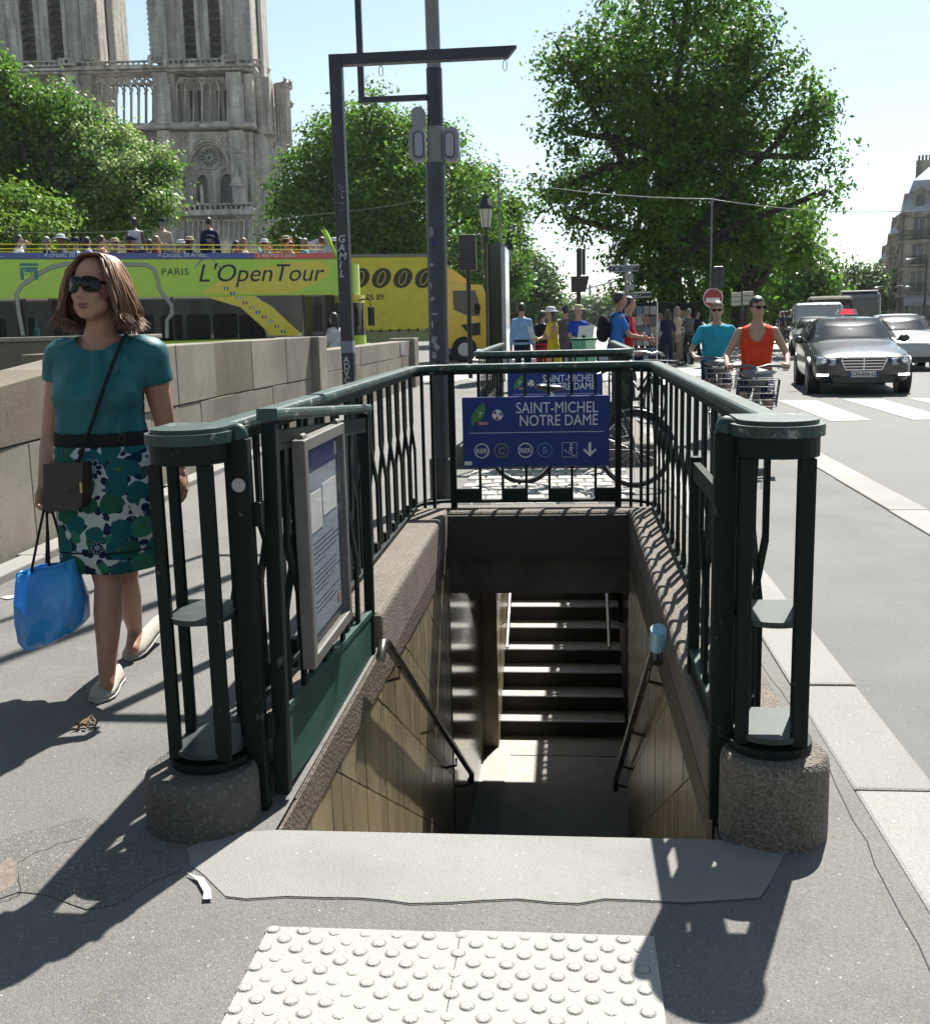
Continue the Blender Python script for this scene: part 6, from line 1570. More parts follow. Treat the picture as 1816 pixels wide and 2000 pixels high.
MB().path([(bs(x, y)[0], -.002, bs(x, y)[1]) for x, y in ((45, 655), (37, 612), (32, 574), (42, 558), (75, 535), (100, 522), (130, 515), (190, 513), (240, 516), (285, 517), (300, 525), (308, 545), (310, 562), (320, 577), (335, 595), (336, 612), (326, 625), (326, 660))], .055, 6, flat=.10, up=Vector((0, -1, 0))).build('route_line', M_ROUTE, bus, local=True)
MB().path([(bs(x, y)[0], -.003, bs(x, y)[1]) for x, y in ((380, 522), (392, 508), (410, 504), (425, 514), (432, 525))], .02, 5, flat=.15, up=Vector((0, -1, 0))).build('route_line', M_ROUTE, bus, local=True)
M_TQ = mat('print_turquoise', (.03, .26, .30), .5)
def bq(x0, y0, x1, y1, nm, m, off=-.004):
    a, b = bs(x0, y0), bs(x1, y1); MB().box(min(a[0], b[0]), max(a[0], b[0]), off - .003, off, min(a[1], b[1]), max(a[1], b[1])).build(nm, m, bus, local=True)
for r_ in ((38, 514, 75, 519), (40, 522, 74, 526), (39, 527, 47, 546), (66, 527, 75, 546), (48, 527, 65, 531), (50, 533, 53, 537), (60, 533, 63, 537)): bq(*r_, 'arch_print', M_TQ)
for r_ in ((70, 612, 73, 640), (67, 640, 77, 643), (66, 643, 69, 662), (75, 643, 79, 662), (71, 625, 72, 655)): bq(*r_, 'tower_print', M_TQ)
q = random.Random(2)
fl = [(.05, .25, .08), (.02, .05, .3), (.5, .5, .5), (.45, .03, .03), (.5, .4, .03), (.03, .06, .3), (.35, .03, .05), (.45, .45, .45), (.4, .05, .02), (.04, .2, .05)]
for k in range(10):
    x, y = 437 + k * 12.4, 560 + k * 9.3; bq(x, y, x + 9, y + 6, 'flag_print', mat('flag_%d' % k, fl[k], .5), -.012); bq(x + 3, y, x + 6, y + 6, 'flag_print', M_PRINT, -.0155)

# passengers on the top deck (each one a person)
SITB = dict(hip=(0, .50), lean=-.05, aL=(.20, -.25, .68), aR=(-.20, -.25, .68), lL=(.10, -.38, .09), lR=(-.10, -.38, .09))
SITC = dict(hip=(0, .50), lean=.05, aL=(.12, -.24, 1.12), aR=(-.22, -.22, .66), lL=(.10, -.38, .09), lR=(-.10, -.38, .09))
cols_ = ['white', 'navy', 'grey', 'black', 'beige', 'pink', 'lilac', 'cyan', 'maroon', 'khaki']
zdeck = zB + .22
seat_px = [8, 38, 62, 78, 97, 120, 140, 160, 178, 205, 218, 262, 282, 330, 352, 375, 395, 440, 455, 496, 545, 560, 575, 590, 612, 625]
def deck(x_local, y_local): 
    p = BF + (bdir * x_local + bn * y_local) * BSC; return (p.x, p.y, BF.z + zdeck * BSC)
q = random.Random(21); seen = set()
for i, sx_ in enumerate(seat_px):
    row_y = (.42, .95, 1.55, 2.05)[i % 4]
    xl = bs(sx_, 470)[0] + row_y * .75
    hat = (None, None, 'cap', None, 'white', None, 'beige')[i % 7]; sh = cols_[(i * 3 + i // 5) % 10]; hr = ('dark', 'brown', 'grey', 'red', 'fair')[(i * 2) % 5]
    style = ('short', 'long', 'short', 'pony')[i % 4]
    extra = ('beside the near rail', 'in the second seat row', 'in the third seat row', 'along the far rail')[i % 4]
    lab = f"{'long-haired' if style == 'long' else 'short-haired' if style == 'short' else 'ponytailed'} {hr} passenger in {sh} {('with ' + hat + ' hat ') if hat and hat != 'cap' else ('with a cap ' if hat else '')}seated {extra}"
    person(lab, deck(xl, row_y), AB + R(90) + q.uniform(-.5, .5), SITB if i % 3 else SITC, 1.70, shirt=sh, pants='navy', hair=hr, skin=(0, 1, 0, 0, 2, 0)[i % 6], style=style, hat=hat, vox=.034, sleeves=('short', 'long')[i % 2], group='passengers on the top deck')
for sx_, hy, sh, hr, sk_, lab in ((231, 421, 'white', 'dark', 2, 'dark-skinned man in white vest standing on the bus deck'), (289, 424, 'beige', 'grey', 0, 'man in cream shirt and cap standing on the bus deck'), (384, 421, 'navy', 'dark', 1, 'person in dark navy top standing on the bus deck')):
    xl, zz = bs(sx_, hy); person(lab, deck(xl + .5, 1.2), AB + R(160), STAND, max(1.55, (zz - zdeck) * BSC + .04), shirt=sh, hair=hr, skin=sk_, vox=.034, group=None, sleeves='none' if sh == 'white' else 'long', hat='cap' if sh == 'beige' else None)

# ------------------------------------------------------------------ yellow delivery truck
TF = Vector((-2.95, 41.9, RZ)); AT = R(20); tdir = Vector((math.cos(AT), math.sin(AT), 0)); tn = Vector((-math.sin(AT), math.cos(AT), 0))
def ts(x, y): return on_side(x, y, TF, tdir, tn)
trk = thing('delivery_truck', 'yellow box truck with brown round letters waiting behind the tour bus', 'truck', tuple(TF), rz=AT); ORG[trk] = Vector((0, 0, 0))
M_TY = paint('truck_yellow', (.95, .58, .02)); M_TBOX = mat('truck_box_yellow', (.72, .62, .04), .55, var=.12, scale=2)
xb0, xb1 = ts(600, 600)[0], ts(838, 600)[0]; zbt = ts(760, 498)[1]; zbb = ts(760, 645)[1]
MB().box(xb0, xb1, 0, 2.5, zbb, zbt - .06).build('cargo_box', M_TBOX, trk, local=True, bevel=.03)
MB().box(xb0 - .02, xb1 + .02, -.02, 2.52, zbt - .06, zbt + .04).build('box_roof_edge', M_ALU, trk, local=True)
MB().box(xb0, xb1, .05, 2.45, zbb - .45, zbb - .01).build('side_skirt', mat('skirt_olive', (.28, .30, .14), .6), trk, local=True)
for k in range(14): MB().tube((xb0 + .2 + k * .36, -.01, zbb + .05), (xb0 + .2 + k * .36, -.03, zbb - .05), .035, n=6).build('curtain_buckle', M_BLACK, trk, local=True)
M_BRN = mat('print_brown', (.035, .028, .012), .6)
for k in range(4):
    x, z = ts(690 + k * 42, 543); c = Vector((x + .25, -.004, z))
    MB().prism([c + Vector((.36 * math.cos(t) + .09 * math.sin(t), 0, .37 * math.sin(t))) for t in [2 * math.pi * i / 28 for i in range(28)]], (0, -.004, 0)).build('round_letter', M_BRN, trk, local=True)
    MB().path([c + Vector((.13 * math.cos(t) + .08 * math.sin(t), -.006, .25 * math.sin(t))) for t in [2 * math.pi * i / 24 for i in range(24)]], .018, 5, closed=True).build('letter_counter', M_TBOX, trk, local=True)
x, z = ts(703, 586); text('2 05 89', .30, M_BRN, trk, (x, -.004, z), local=True, bold=.006)
x, z = ts(745, 612); MB().rectpath([(x, -.004, z), (x + .2, -.004, z), (x + .2, -.004, z + .18), (x, -.004, z + .18)], .015, .004, closed=True, up=Vector((0, 1, 0))).build('box_mark', M_BRN, trk, local=True)
# cab
c0 = ts(868, 600)[0]
def cz(y): return ts(905, y)[1]
prof = [(c0, .55), (0, .55), (.0, cz(640)), (-.02, cz(610)), (-.18, cz(572)), (-.30, cz(556)), (c0, cz(552))]
MB().prism([(x, .02, z) for x, z in prof], (0, 2.42, 0)).build('cab', M_TY, trk, local=True, bevel=.05)
MB().prism([(x, .25, z) for x, z in ((c0 - .25, cz(552)), (c0 + 1.05, cz(552)), (c0 + .95, cz(545)), (c0 + .45, cz(525)), (c0 - .25, cz(512)))], (0, 2.0, 0)).build('wind_deflector', M_TY, trk, local=True, bevel=.10)
MB().prism([(x, .004, z) for x, z in ((ts(884, 567)[0], cz(567)), (ts(928, 567)[0], cz(567)), (ts(938, 600)[0], cz(600)), (ts(936, 618)[0], cz(618)), (ts(912, 615)[0], cz(616)), (ts(886, 604)[0], cz(604)))], (0, .03, 0)).build('side_window', M_GLASSD, trk, local=True)
MB().prism([(x, .004, z) for x, z in ((ts(900, 638)[0], cz(634)), (ts(938, 630)[0], cz(630)), (ts(938, 650)[0], cz(655)), (ts(918, 655)[0], cz(656)))], (0, .03, 0)).build('door_panel', M_BLACK, trk, local=True)
MB().box(-.06, .03, .15, 2.3, 1.55, cz(572)).build('windscreen', M_GLASSD, trk, local=True)
MB().prism([(x, .10, z) for x, z in ((c0, .50), (0, .50), (0, .95), (-.3, 1.0), (-.55, 1.25), (c0 + .1, 1.25), (c0, 1.05))], (0, 2.3, 0)).build('wheel_housing', mat('housing_brown', (.05, .025, .012), .6), trk, local=True, bevel=.03)
for sdy in (-.02, 2.1):
    for xx in (c0 + .75, xb0 + 1.2):
        w_ = MB(); n = 24
        w_.loft([[Vector((xx + q_ * math.cos(2 * math.pi * k / n), sdy + o, .50 + q_ * math.sin(2 * math.pi * k / n))) for k in range(n)] for q_, o in ((.28, .02), (.50, .0), (.50, .30), (.28, .3))])
        ww = w_.build('wheel', M_TYRE, trk, local=True)
        MB().tube((xx, sdy + .01, .5), (xx, sdy + .05, .5), .26, n=18).build('rim', M_RIM, ww, local=True)
MB().box(-.02, .12, -.28, -.02, 1.9, 2.5).path([(-.1, .05, 2.6), (.05, -.12, 2.62), (.05, -.15, 2.4)], .025, 5).build('wing_mirror', M_BLACK, trk, local=True)
person('truck driver in dark shirt behind the cab window', tuple(TF + tdir * (c0 + .75) + tn * .6 + Vector((0, 0, .75))), AT + R(90), SITB, 1.75, shirt='navy', style='short', hat='white', vox=.034)

# ------------------------------------------------------------------ bicycles
M_BIKE = mat('bike_grey', (.16, .165, .18), .35, .2); M_BIKED = mat('bike_dark', (.03, .03, .034), .35, .3); M_BLK = M_BLACK
def bicycle(label, loc, rz, fm, basket=True, cover=True, steer=0.0, lean=0.0):
    g = thing('bicycle', label, 'bicycle', loc, rz=rz); ORG[g] = Vector((0, 0, 0)); g.rotation_euler = (0, lean, rz); g.scale = (.94, .94, .94)
    for yy in (-.53, .53):
        ty = MB().path([Vector((0, yy + .325 * math.cos(t), .34 + .325 * math.sin(t))) for t in [2 * math.pi * i / 32 for i in range(32)]], .018, 7, closed=True, up=Vector((1, 0, 0))).build('wheel', M_TYRE, g, local=True)
        MB().path([Vector((0, yy + .300 * math.cos(t), .34 + .300 * math.sin(t))) for t in [2 * math.pi * i / 32 for i in range(32)]], .009, 5, closed=True, up=Vector((1, 0, 0))).build('rim', M_STEEL, ty, local=True)
        sp = MB()
        for k in range(16):
            a = 2 * math.pi * k / 16; sp.tube((.02 * (-1) ** k, yy, .34), (0, yy + .3 * math.cos(a), .34 + .3 * math.sin(a)), .0018, n=4)
        sp.tube((-.04, yy, .34), (.04, yy, .34), .02, n=8); so = sp.build('spokes', M_STEEL, ty, local=True); so['kind'] = 'stuff'
        MB().path([Vector((0, yy + .355 * math.cos(t), .34 + .355 * math.sin(t))) for t in [R(15 + 150 * i / 14) for i in range(15)]], .022, 6, flat=.35, up=Vector((1, 0, 0))).build('mudguard', fm, g, local=True)
    MB().path([(0, -.36, .86), (0, -.30, .62), (0, -.02, .36), (0, .16, .34)], .030, 8).path([(0, .12, .34), (0, .24, .80)], .022, 8).path([(0, -.34, .78), (0, .0, .50), (0, .20, .62)], .022, 8).path([(.05, .53, .34), (.03, .14, .33)], .012, 6).path([(-.05, .53, .34), (-.03, .14, .33)], .012, 6).path([(.04, .53, .35), (.02, .23, .74)], .010, 6).path([(-.04, .53, .35), (-.02, .23, .74)], .010, 6).build('frame', fm, g, local=True)
    MB().path([(.045, -.53, .34), (.05, -.44, .66), (0, -.38, .72)], .013, 6).path([(-.045, -.53, .34), (-.05, -.44, .66), (0, -.38, .72)], .013, 6).path([(0, -.38, .70), (0, -.33, 1.0)], .018, 8).build('fork', fm, g, local=True)
    hbz = 1.05
    hb = MB().path([(-.31, -.14, hbz), (-.24, -.20, hbz + .015), (-.10, -.34, hbz + .03), (0, -.36, hbz), (.10, -.34, hbz + .03), (.24, -.20, hbz + .015), (.31, -.14, hbz)], .016, 8).build('handlebar', M_STEEL if not cover else fm, g, local=True)
    for s in (-1, 1): MB().tube((s * .31, -.14, hbz), (s * .25, -.192, hbz + .013), .021, n=8).build('grip', M_BLK, hb, local=True); MB().path([(s * .20, -.24, hbz), (s * .24, -.26, hbz - .02), (s * .30, -.22, hbz - .03)], .006, 5).build('brake_lever', M_STEEL, hb, local=True)
    MB().ell((0, .26, .90), (.085, .13, .035), 12, 8).ell((0, .34, .91), (.115, .07, .035), 12, 8).build('saddle', M_BLK, g, local=True)
    MB().tube((0, .23, .78), (0, .26, .88), .014, n=8).build('seat_post', M_STEEL, g, local=True)
    cr = MB().tube((-.09, .12, .34), (.09, .12, .34), .02, n=8).bar((.07, .12, .34), (.07, .02, .22), .02, .025).bar((-.07, .12, .34), (-.07, .22, .46), .02, .025).build('crank', M_STEEL, g, local=True)
    MB().box(.07, .16, -.03, .07, .205, .225).build('pedal', M_BLK, cr, local=True); MB().box(-.16, -.07, .17, .27, .455, .475).build('pedal', M_BLK, cr, local=True)
    if cover:
        MB().loft([[Vector((x * w_, y + q_, z + zz)) for x, q_, zz in ((-1, 0, 0), (-.6, -.03, .03), (0, -.045, .035 if w_ > .1 else .02), (.6, -.03, .03), (1, 0, 0), (.5, .02, -.07), (-.5, .02, -.07))] for w_, y, z in ((.20, -.24, hbz - .04), (.17, -.33, hbz - .03), (.13, -.41, hbz - .06), (.10, -.44, hbz - .12))]).build('handlebar_cover', fm, g, local=True)
        MB().tube((0, -.445, hbz - .06), (0, -.46, hbz - .06), .028, n=12).build('badge', M_WHITE, g, local=True)
    if basket:
        b = MB(); y0, y1, z0, z1 = -.78, -.48, .70, .96
        for z in np.linspace(z0, z1, 5):
            e = .03 * (z - z0) / (z1 - z0); b.path([(-.17 - e, y1, z), (-.17 - e, y0 - e, z), (.17 + e, y0 - e, z), (.17 + e, y1, z)], .004, 4, closed=True)
        for x in np.linspace(-.17, .17, 9): b.path([(x, y1, z0), (x, y0, z0), (x * 1.17, y0 - .03, z1)], .003, 4)
        for y in np.linspace(y0, y1, 6):
            for s in (-1, 1): b.path([(s * .17, y, z0), (s * .2, y, z1)], .003, 4)
        bo = b.build('basket', mat('grey_wire', (.09, .09, .10), .5), g, local=True)
        MB().tube((0, -.80, .66), (0, -.74, .66), .045, .035, 12).build('headlight', emis('bike_lamp', (1, .98, .92), 3.0), g, local=True)
        MB().box(-.05, .05, -.76, -.50, .60, .70).build('basket_bracket', M_BLK, g, local=True)
    return g
def rider_pose(): return dict(hip=(.22, .98), lean=.16, aL=(.30, -.13, 1.09, (.35, .9, -.3), Vector((-.25, -.9, -.1)), Vector((-.1, 0, -1)), .8), aR=(-.30, -.13, 1.09, (-.35, .9, -.3), Vector((.25, -.9, -.1)), Vector((.1, 0, -1)), .8), lL=(.11, .04, .30), lR=(-.11, .20, .54))
RID = rider_pose()
p = onG(1487, 822, RZ); pc = Vector((1.84, 10.7, -.055))
bicycle('grey hire bicycle with front basket ridden by the person in orange', tuple(pc), R(-8), M_BIKE)
person('cyclist in orange sleeveless top and sunglasses riding a hire bicycle', tuple(pc), R(-8), RID, 1.64, shirt='orange', pants='navy', hair='dark', skin=0, sleeves='none', legs='short', style='short', glasses=True, yawh=.45, vox=.015, scoop=1)
pc = Vector((1.80, 13.2, -.055))
bicycle('grey hire bicycle with front basket ridden by the man in turquoise', tuple(pc), R(-2), M_BIKE)
person('cyclist in turquoise polo shirt and sunglasses riding behind', tuple(pc), R(-2), RID, 1.64, shirt='turq', pants='navy', hair='fair', skin=0, sleeves='short', legs='short', style='short', glasses=True, yawh=-.12, fat=1.12, vox=.017)
bicycle('dark city bicycle parked beside the second railing behind the blue sign', (.08, 9.25, 0), R(76), M_BIKED, basket=False, cover=False, lean=R(4))
bicycle('black bicycle with front basket parked beyond the second railing', (1.0, 15.6, -.05), R(24), M_BIKED, basket=True, cover=False, lean=R(3))
# ================================================================== PEOPLE at the crossing and the bookstalls
def at(px_, py_, Y, H=None):
    p = onY(px_, py_, Y); return (p.x, Y, 0 if Y < 27 else -.06)
def backpack(col):
    def f(g, pm):
        T = pm['T']; b = MB().ell(T(0, .20, .28), (.15, .10, .22), 14, 10).ell(T(0, .25, .20), (.11, .06, .12), 12, 8)
        o = add_obj('backpack', remesh(b, .03, 3, 'backpack'), C_[col], g)
        for s in (-1, 1): MB().path([T(.10 * s, .12, .44), T(.11 * s, .0, .52), T(.11 * s, -.13, .40), T(.12 * s, -.10, .18), T(.11 * s, .1, .1)], .018, 6).build('strap', C_[col], o, local=True)
    return f
def paper(g, pm):
    MB().prism([(-.16, -.42, 1.08), (.16, -.42, 1.08), (.16, -.50, 1.32), (-.16, -.50, 1.32)], (0, .006, 0)).build('leaflet', M_WHITE, g, local=True)
def tote(g, pm):
    MB().loft([[Vector((.26 + a * w_, b * .07, z)) for a, b in ((-1, -1), (1, -1), (1, 1), (-1, 1))] for w_, z in ((.16, .36), (.19, .52), (.15, .66))]).path([(.16, 0, .66), (.24, 0, .88), (.33, 0, .66)], .01, 5).build('shoulder_bag', C_['black'], g, local=True)
person('man in pale blue shirt standing with his back to us at the crossing', at(1019, 650, 22.5), R(172), STAND, 1.78, shirt='paleblue', pants='navy', hair='dark', sleeves='long', vox=.022)
person('woman in yellow top and white brimmed hat holding a map', at(1080, 650, 22), R(-70), READ, 1.66, shirt='yellow', pants='yellow', hair='brown', style='long', sleeves='none', legs='skirt', hat='white', vox=.022, extra=paper)
person('person in black top with dark hair beside the woman in yellow', at(1057, 650, 22.8), R(150), READ, 1.62, shirt='black', pants='red', hair='dark', style='pony', vox=.024)
person('man in royal blue shirt and straw hat bent over a map', at(1128, 660, 21.5), R(20), READ, 1.68, shirt='royal', pants='navy', hair='grey', hat='straw', vox=.022, extra=paper)
person('dark-haired person in grey behind the straw hatted man', at(1104, 660, 23.5), R(170), STAND, 1.72, shirt='grey', pants='grey', hair='dark', vox=.026)
person('man in bright blue t-shirt with black backpack seen from the side', at(1203, 650, 16.3), R(100), READ, 1.80, shirt='blue', pants='grey', hair='dark', skin=1, vox=.020, extra=backpack('black'))
person('person in red jacket reading a leaflet beside the backpacked man', at(1222, 650, 16.9), R(85), READ, 1.74, shirt='red', pants='black', hair='brown', sleeves='long', vox=.022, extra=paper)
person('woman in white blouse with shoulder strap walking past the tour bus', (onY(655, 640, 20.9).x, 20.9, .0), R(-120), WALK, 1.68, shirt='white', pants='navy', hair='dark', style='long', sleeves='long', vox=.022, extra=tote)
person('person in white shirt and sun hat at the far end of the bridge wall', (onY(2, 640, 24.0).x, 24.0, -.07), R(10), STAND, 1.62, shirt='white', pants='white', hat='white', vox=.026)
q = random.Random(8)
crowd = [(1288, 660, 34, 'white', 'navy', 'fair', 'woman in white cardigan browsing the bookstalls', 1.62), (1302, 665, 33, 'navy', 'navy', 'dark', 'person in dark navy clothes with bag standing by the stalls', 1.72), (1308, 660, 34.5, 'pink', 'grey', 'brown', 'person in pink top talking beside the bookstall visitors', 1.66),
         (1322, 655, 34, 'beige', 'khaki', 'grey', 'grey-haired man in beige shirt holding a paper by the stalls', 1.80), (1346, 660, 35, 'grey', 'black', 'grey', 'person in grey jacket with crossed bag strap behind the turquoise cyclist', 1.74), (1262, 660, 36, 'black', 'black', 'dark', 'person in black leaning at the dark bookstall', 1.70),
         (1275, 655, 37, 'khaki', 'navy', 'brown', 'person in khaki top among the bookstall browsers', 1.68), (1335, 660, 38, 'white', 'khaki', 'fair', 'visitor in white shirt walking past the bookstalls', 1.72), (1360, 655, 40, 'navy', 'navy', 'dark', 'visitor in navy top walking by the tree trunk', 1.72), (1248, 660, 33, 'grey', 'navy', 'dark', 'visitor in grey top beside the newspaper rack', 1.66)]
for i, (x, y, Y, sh, pa, hr, lab, H) in enumerate(crowd):
    person(lab, at(x, y, Y), q.uniform(-3, 3), (STAND, READ, WALK)[i % 3], H, shirt=sh, pants=pa, hair=hr, sleeves='long' if i % 2 else 'short', style=('short', 'long')[i % 2], vox=.03, group='people around the bookstalls', extra=tote if i in (1, 4) else None)
far_cols = ['black', 'navy', 'grey', 'maroon', 'khaki', 'white', 'black', 'lilac', 'navy', 'beige', 'grey', 'black']
for i in range(12):
    x = 1522 + i * 3.6 + q.uniform(-1, 1); Y = 62 + q.uniform(-5, 8)
    person(f"{('tall', 'short', 'slim', 'stocky', 'upright')[i % 5]} far pedestrian in {far_cols[i]} top and {('navy', 'grey', 'black')[i % 3]} trousers on the distant pavement", at(x, 660, Y), q.uniform(-3, 3), (STAND, WALK)[i % 2], 1.66 + .02 * (i % 7), shirt=far_cols[i], pants=('navy', 'grey', 'black')[i % 3], vox=.045, group='far pedestrians', style=('short', 'long')[i % 2])

# ------------------------------------------------------------------ bookstall boxes under the tree
bkcol = [(.12, .03, .02), (.03, .05, .12), (.25, .22, .15), (.04, .09, .05), (.3, .28, .25), (.15, .10, .04)]
M_STALL = mat('stall_green', (.02, .035, .028), .6, var=.4, scale=3)
def stall(x, y, rz, label):
    g = thing('bookstall', label, 'bookstall', (x, y, 0), rz=rz); ORG[g] = Vector((0, 0, 0))
    MB().box(-1, 1, -.3, .35, .85, 1.25).build('box', M_STALL, g, local=True, bevel=.02)
    for s in (-.9, .9): MB().box(s - .04, s + .04, -.25, .3, 0, .85).build('leg', M_STALL, g, local=True)
    MB().prism([(-1.02, .35, 1.28), (1.02, .35, 1.28), (1.02, -.55, 1.95), (-1.02, -.55, 1.95)], (0, .03, .04)).build('raised_lid', M_STALL, g, local=True)
    for k in range(14):
        h = q.uniform(.16, .30); x0 = -.93 + k * .132
        MB().box(x0, x0 + .11, -.33, -.05, 1.252, 1.252 + h).build('book', mat('book_%d' % (k % 6), bkcol[k % 6], .6), g, local=True)
    for k in range(7):
        x0 = -.9 + k * .26; MB().box(x0, x0 + .2, -.335, -.302, .88, 1.18).build('print', mat('print_%d' % (k % 4), [(.35, .33, .28), (.18, .2, .22), (.3, .2, .12), (.42, .42, .40)][k % 4], .6, var=.4, scale=14), g, local=True)
for k, (px_, Y, lb) in enumerate(((1262, 38.5, 'dark green bookstall box with raised lid and stacked prints'), (1318, 42, 'farther green bookstall box with open lid under the tree'))):
    stall(onY(px_, 660, Y).x, Y, R(-12), lb)
nr = thing('newspaper_rack', 'wire rack of magazines and postcards beside the red jacketed person', 'magazine rack', (onY(1256, 670, 32).x, 32, 0)); ORG[nr] = Vector((0, 0, 0))
MB().tube((-.4, 0, 0), (-.4, 0, 1.9), .02, n=6).tube((.4, 0, 0), (.4, 0, 1.9), .02, n=6).build('rack_frame', M_STEEL, nr, local=True)
for j in range(5):
    for i in range(4):
        x0 = -.40 + i * .2; z0 = .35 + j * .3; c = [(.35, .34, .32), (.12, .16, .25), (.3, .12, .1), (.25, .24, .2), (.1, .1, .1)][(i * 2 + j) % 5]
        MB().prism([(x0, -.03, z0), (x0 + .17, -.03, z0), (x0 + .17, .02, z0 + .24), (x0, .02, z0 + .24)], (0, .008, 0)).build('magazine', mat('magazine_%d' % ((i * 2 + j) % 5), c, .5, var=.35, scale=18), nr, local=True)
# litter bin with green bag by the second railing
lb_ = thing('litter_bin', 'hoop litter bin with pale green plastic bag behind the second railing', 'litter bin', (onY(1140, 670, 20).x, 20, 0)); ORG[lb_] = Vector((0, 0, 0))
MB().tube((0, .2, 0), (0, .2, 1.15), .03, n=8).path([Vector((.24 * math.cos(t), .0 + .24 * math.sin(t), 1.08)) for t in [2 * math.pi * i / 20 for i in range(20)]], .018, 6, closed=True).build('bin_stand', M_GREEN, lb_, local=True)
MB().lathe([(.14, .30), (.20, .45), (.22, .75), (.215, 1.0), (.245, 1.07), (.25, 1.10)], n=20).build('plastic_bag', glass_mat('green_bag', (.10, .36, .20), .35, .7), lb_, local=True)
# far-off tower crane
cr = onY(1152, 600, 700); cg = thing('tower_crane', 'thin pale tower crane far off over the trees', 'crane', (cr.x, 700, 0)); ORG[cg] = Vector((0, 0, 0))
zc = onY(1152, 565, 700).z
MB().box(-.8, .8, -.8, .8, 0, zc + 3).build('mast', M_PALEG, cg, local=True); MB().bar((-5, 0, zc), (22, 0, zc + 6), .9, .9).build('jib', M_PALEG, cg, local=True)
# ================================================================== TREES
def leaf_mat(name, c, tr):
    c = (c[0] * .72, c[1] * .95, c[2] * .6); m, N, L, b = nodes_of(name)
    g = N.new('ShaderNodeNewGeometry'); hs = N.new('ShaderNodeHueSaturation'); hs.inputs['Color'].default_value = (*c, 1)
    r1 = N.new('ShaderNodeMapRange'); r1.inputs['To Min'].default_value = .55; r1.inputs['To Max'].default_value = 1.5; L.new(g.outputs['Random Per Island'], r1.inputs['Value']); L.new(r1.outputs[0], hs.inputs['Value'])
    wn_ = N.new('ShaderNodeTexWhiteNoise'); L.new(g.outputs['Random Per Island'], wn_.inputs['Vector'])
    r2 = N.new('ShaderNodeMapRange'); r2.inputs['To Min'].default_value = .475; r2.inputs['To Max'].default_value = .52; L.new(wn_.outputs['Value'], r2.inputs['Value']); L.new(r2.outputs[0], hs.inputs['Hue'])
    L.new(hs.outputs[0], b.inputs['Base Color']); b.inputs['Roughness'].default_value = .45; b.inputs['Specular IOR Level'].default_value = .18
    t = N.new('ShaderNodeBsdfTranslucent'); h2 = N.new('ShaderNodeHueSaturation'); L.new(hs.outputs[0], h2.inputs['Color']); h2.inputs['Value'].default_value = 1.5; h2.inputs['Hue'].default_value = .485; L.new(h2.outputs[0], t.inputs[0])
    ms = N.new('ShaderNodeMixShader'); ms.inputs[0].default_value = tr; L.new(b.outputs[0], ms.inputs[1]); L.new(t.outputs[0], ms.inputs[2]); L.new(ms.outputs[0], N['Material Output'].inputs['Surface'])
    return m
M_LEAF_A = leaf_mat('plane_leaf', (.085, .165, .026), .42); M_LEAF_B = leaf_mat('dark_leaf', (.062, .130, .022), .42); M_LEAF_C = leaf_mat('lime_leaf', (.12, .19, .03), .42); M_LEAF_D = leaf_mat('blue_green_leaf', (.065, .115, .045), .35); M_LEAF_W = leaf_mat('blossom', (.34, .36, .22), .3)
M_BARK = mat('bark', (.035, .028, .020), .9, var=.5, scale=4, bump=.8, bscale=14)
def crown_mesh(blobs, n, size, seed, clump=.9, name='crown', flat=.75):
    r = np.random.default_rng(seed); B = np.array(blobs); vol = B[:, 3] ** 2.2; pr = vol / vol.sum()
    ncl = max(1, n // 55); bi = r.choice(len(B), ncl, p=pr)
    d = r.normal(size=(ncl, 3)); d /= np.linalg.norm(d, axis=1)[:, None]
    rad = (r.random(ncl) ** .40) * np.where(r.random(ncl) < .16, r.uniform(1.0, 1.22, ncl), 1.0)
    cc = B[bi, :3] + d * (rad * B[bi, 3])[:, None] * np.array([1, 1, .92])
    per = r.poisson(55, ncl); idx = np.repeat(np.arange(ncl), per); m = len(idx)
    cs = size * 4.4 * clump * r.uniform(.6, 1.3, ncl)
    p = cc[idx] + r.normal(size=(m, 3)) * cs[idx][:, None] * np.array([1, 1, .7]) * .55
    out = p - cc[idx]; out /= np.linalg.norm(out, axis=1)[:, None] + 1e-6
    nrm = r.normal(size=(m, 3)) * .55 + out * .8 + np.array([0, 0, .45]); nrm /= np.linalg.norm(nrm, axis=1)[:, None]
    a = r.normal(size=(m, 3)); a -= nrm * (a * nrm).sum(1)[:, None]; a /= np.linalg.norm(a, axis=1)[:, None]; b = np.cross(nrm, a)
    s = size * r.uniform(.6, 1.35, m)[:, None]
    droop = nrm * (s * .18)
    V = np.stack([p - a * s * .55, p - b * s * .36 + droop, p + a * s * .62, p + b * s * .36 + droop], 1).reshape(-1, 3)
    me = bpy.data.meshes.new(name); me.vertices.add(len(V)); me.vertices.foreach_set('co', V.ravel().astype(np.float32))
    me.loops.add(m * 4); me.loops.foreach_set('vertex_index', np.arange(m * 4, dtype=np.int32))
    me.polygons.add(m); me.polygons.foreach_set('loop_start', np.arange(0, m * 4, 4, dtype=np.int32)); me.polygons.foreach_set('loop_total', np.full(m, 4, dtype=np.int32))
    me.update(); me.validate(); return me
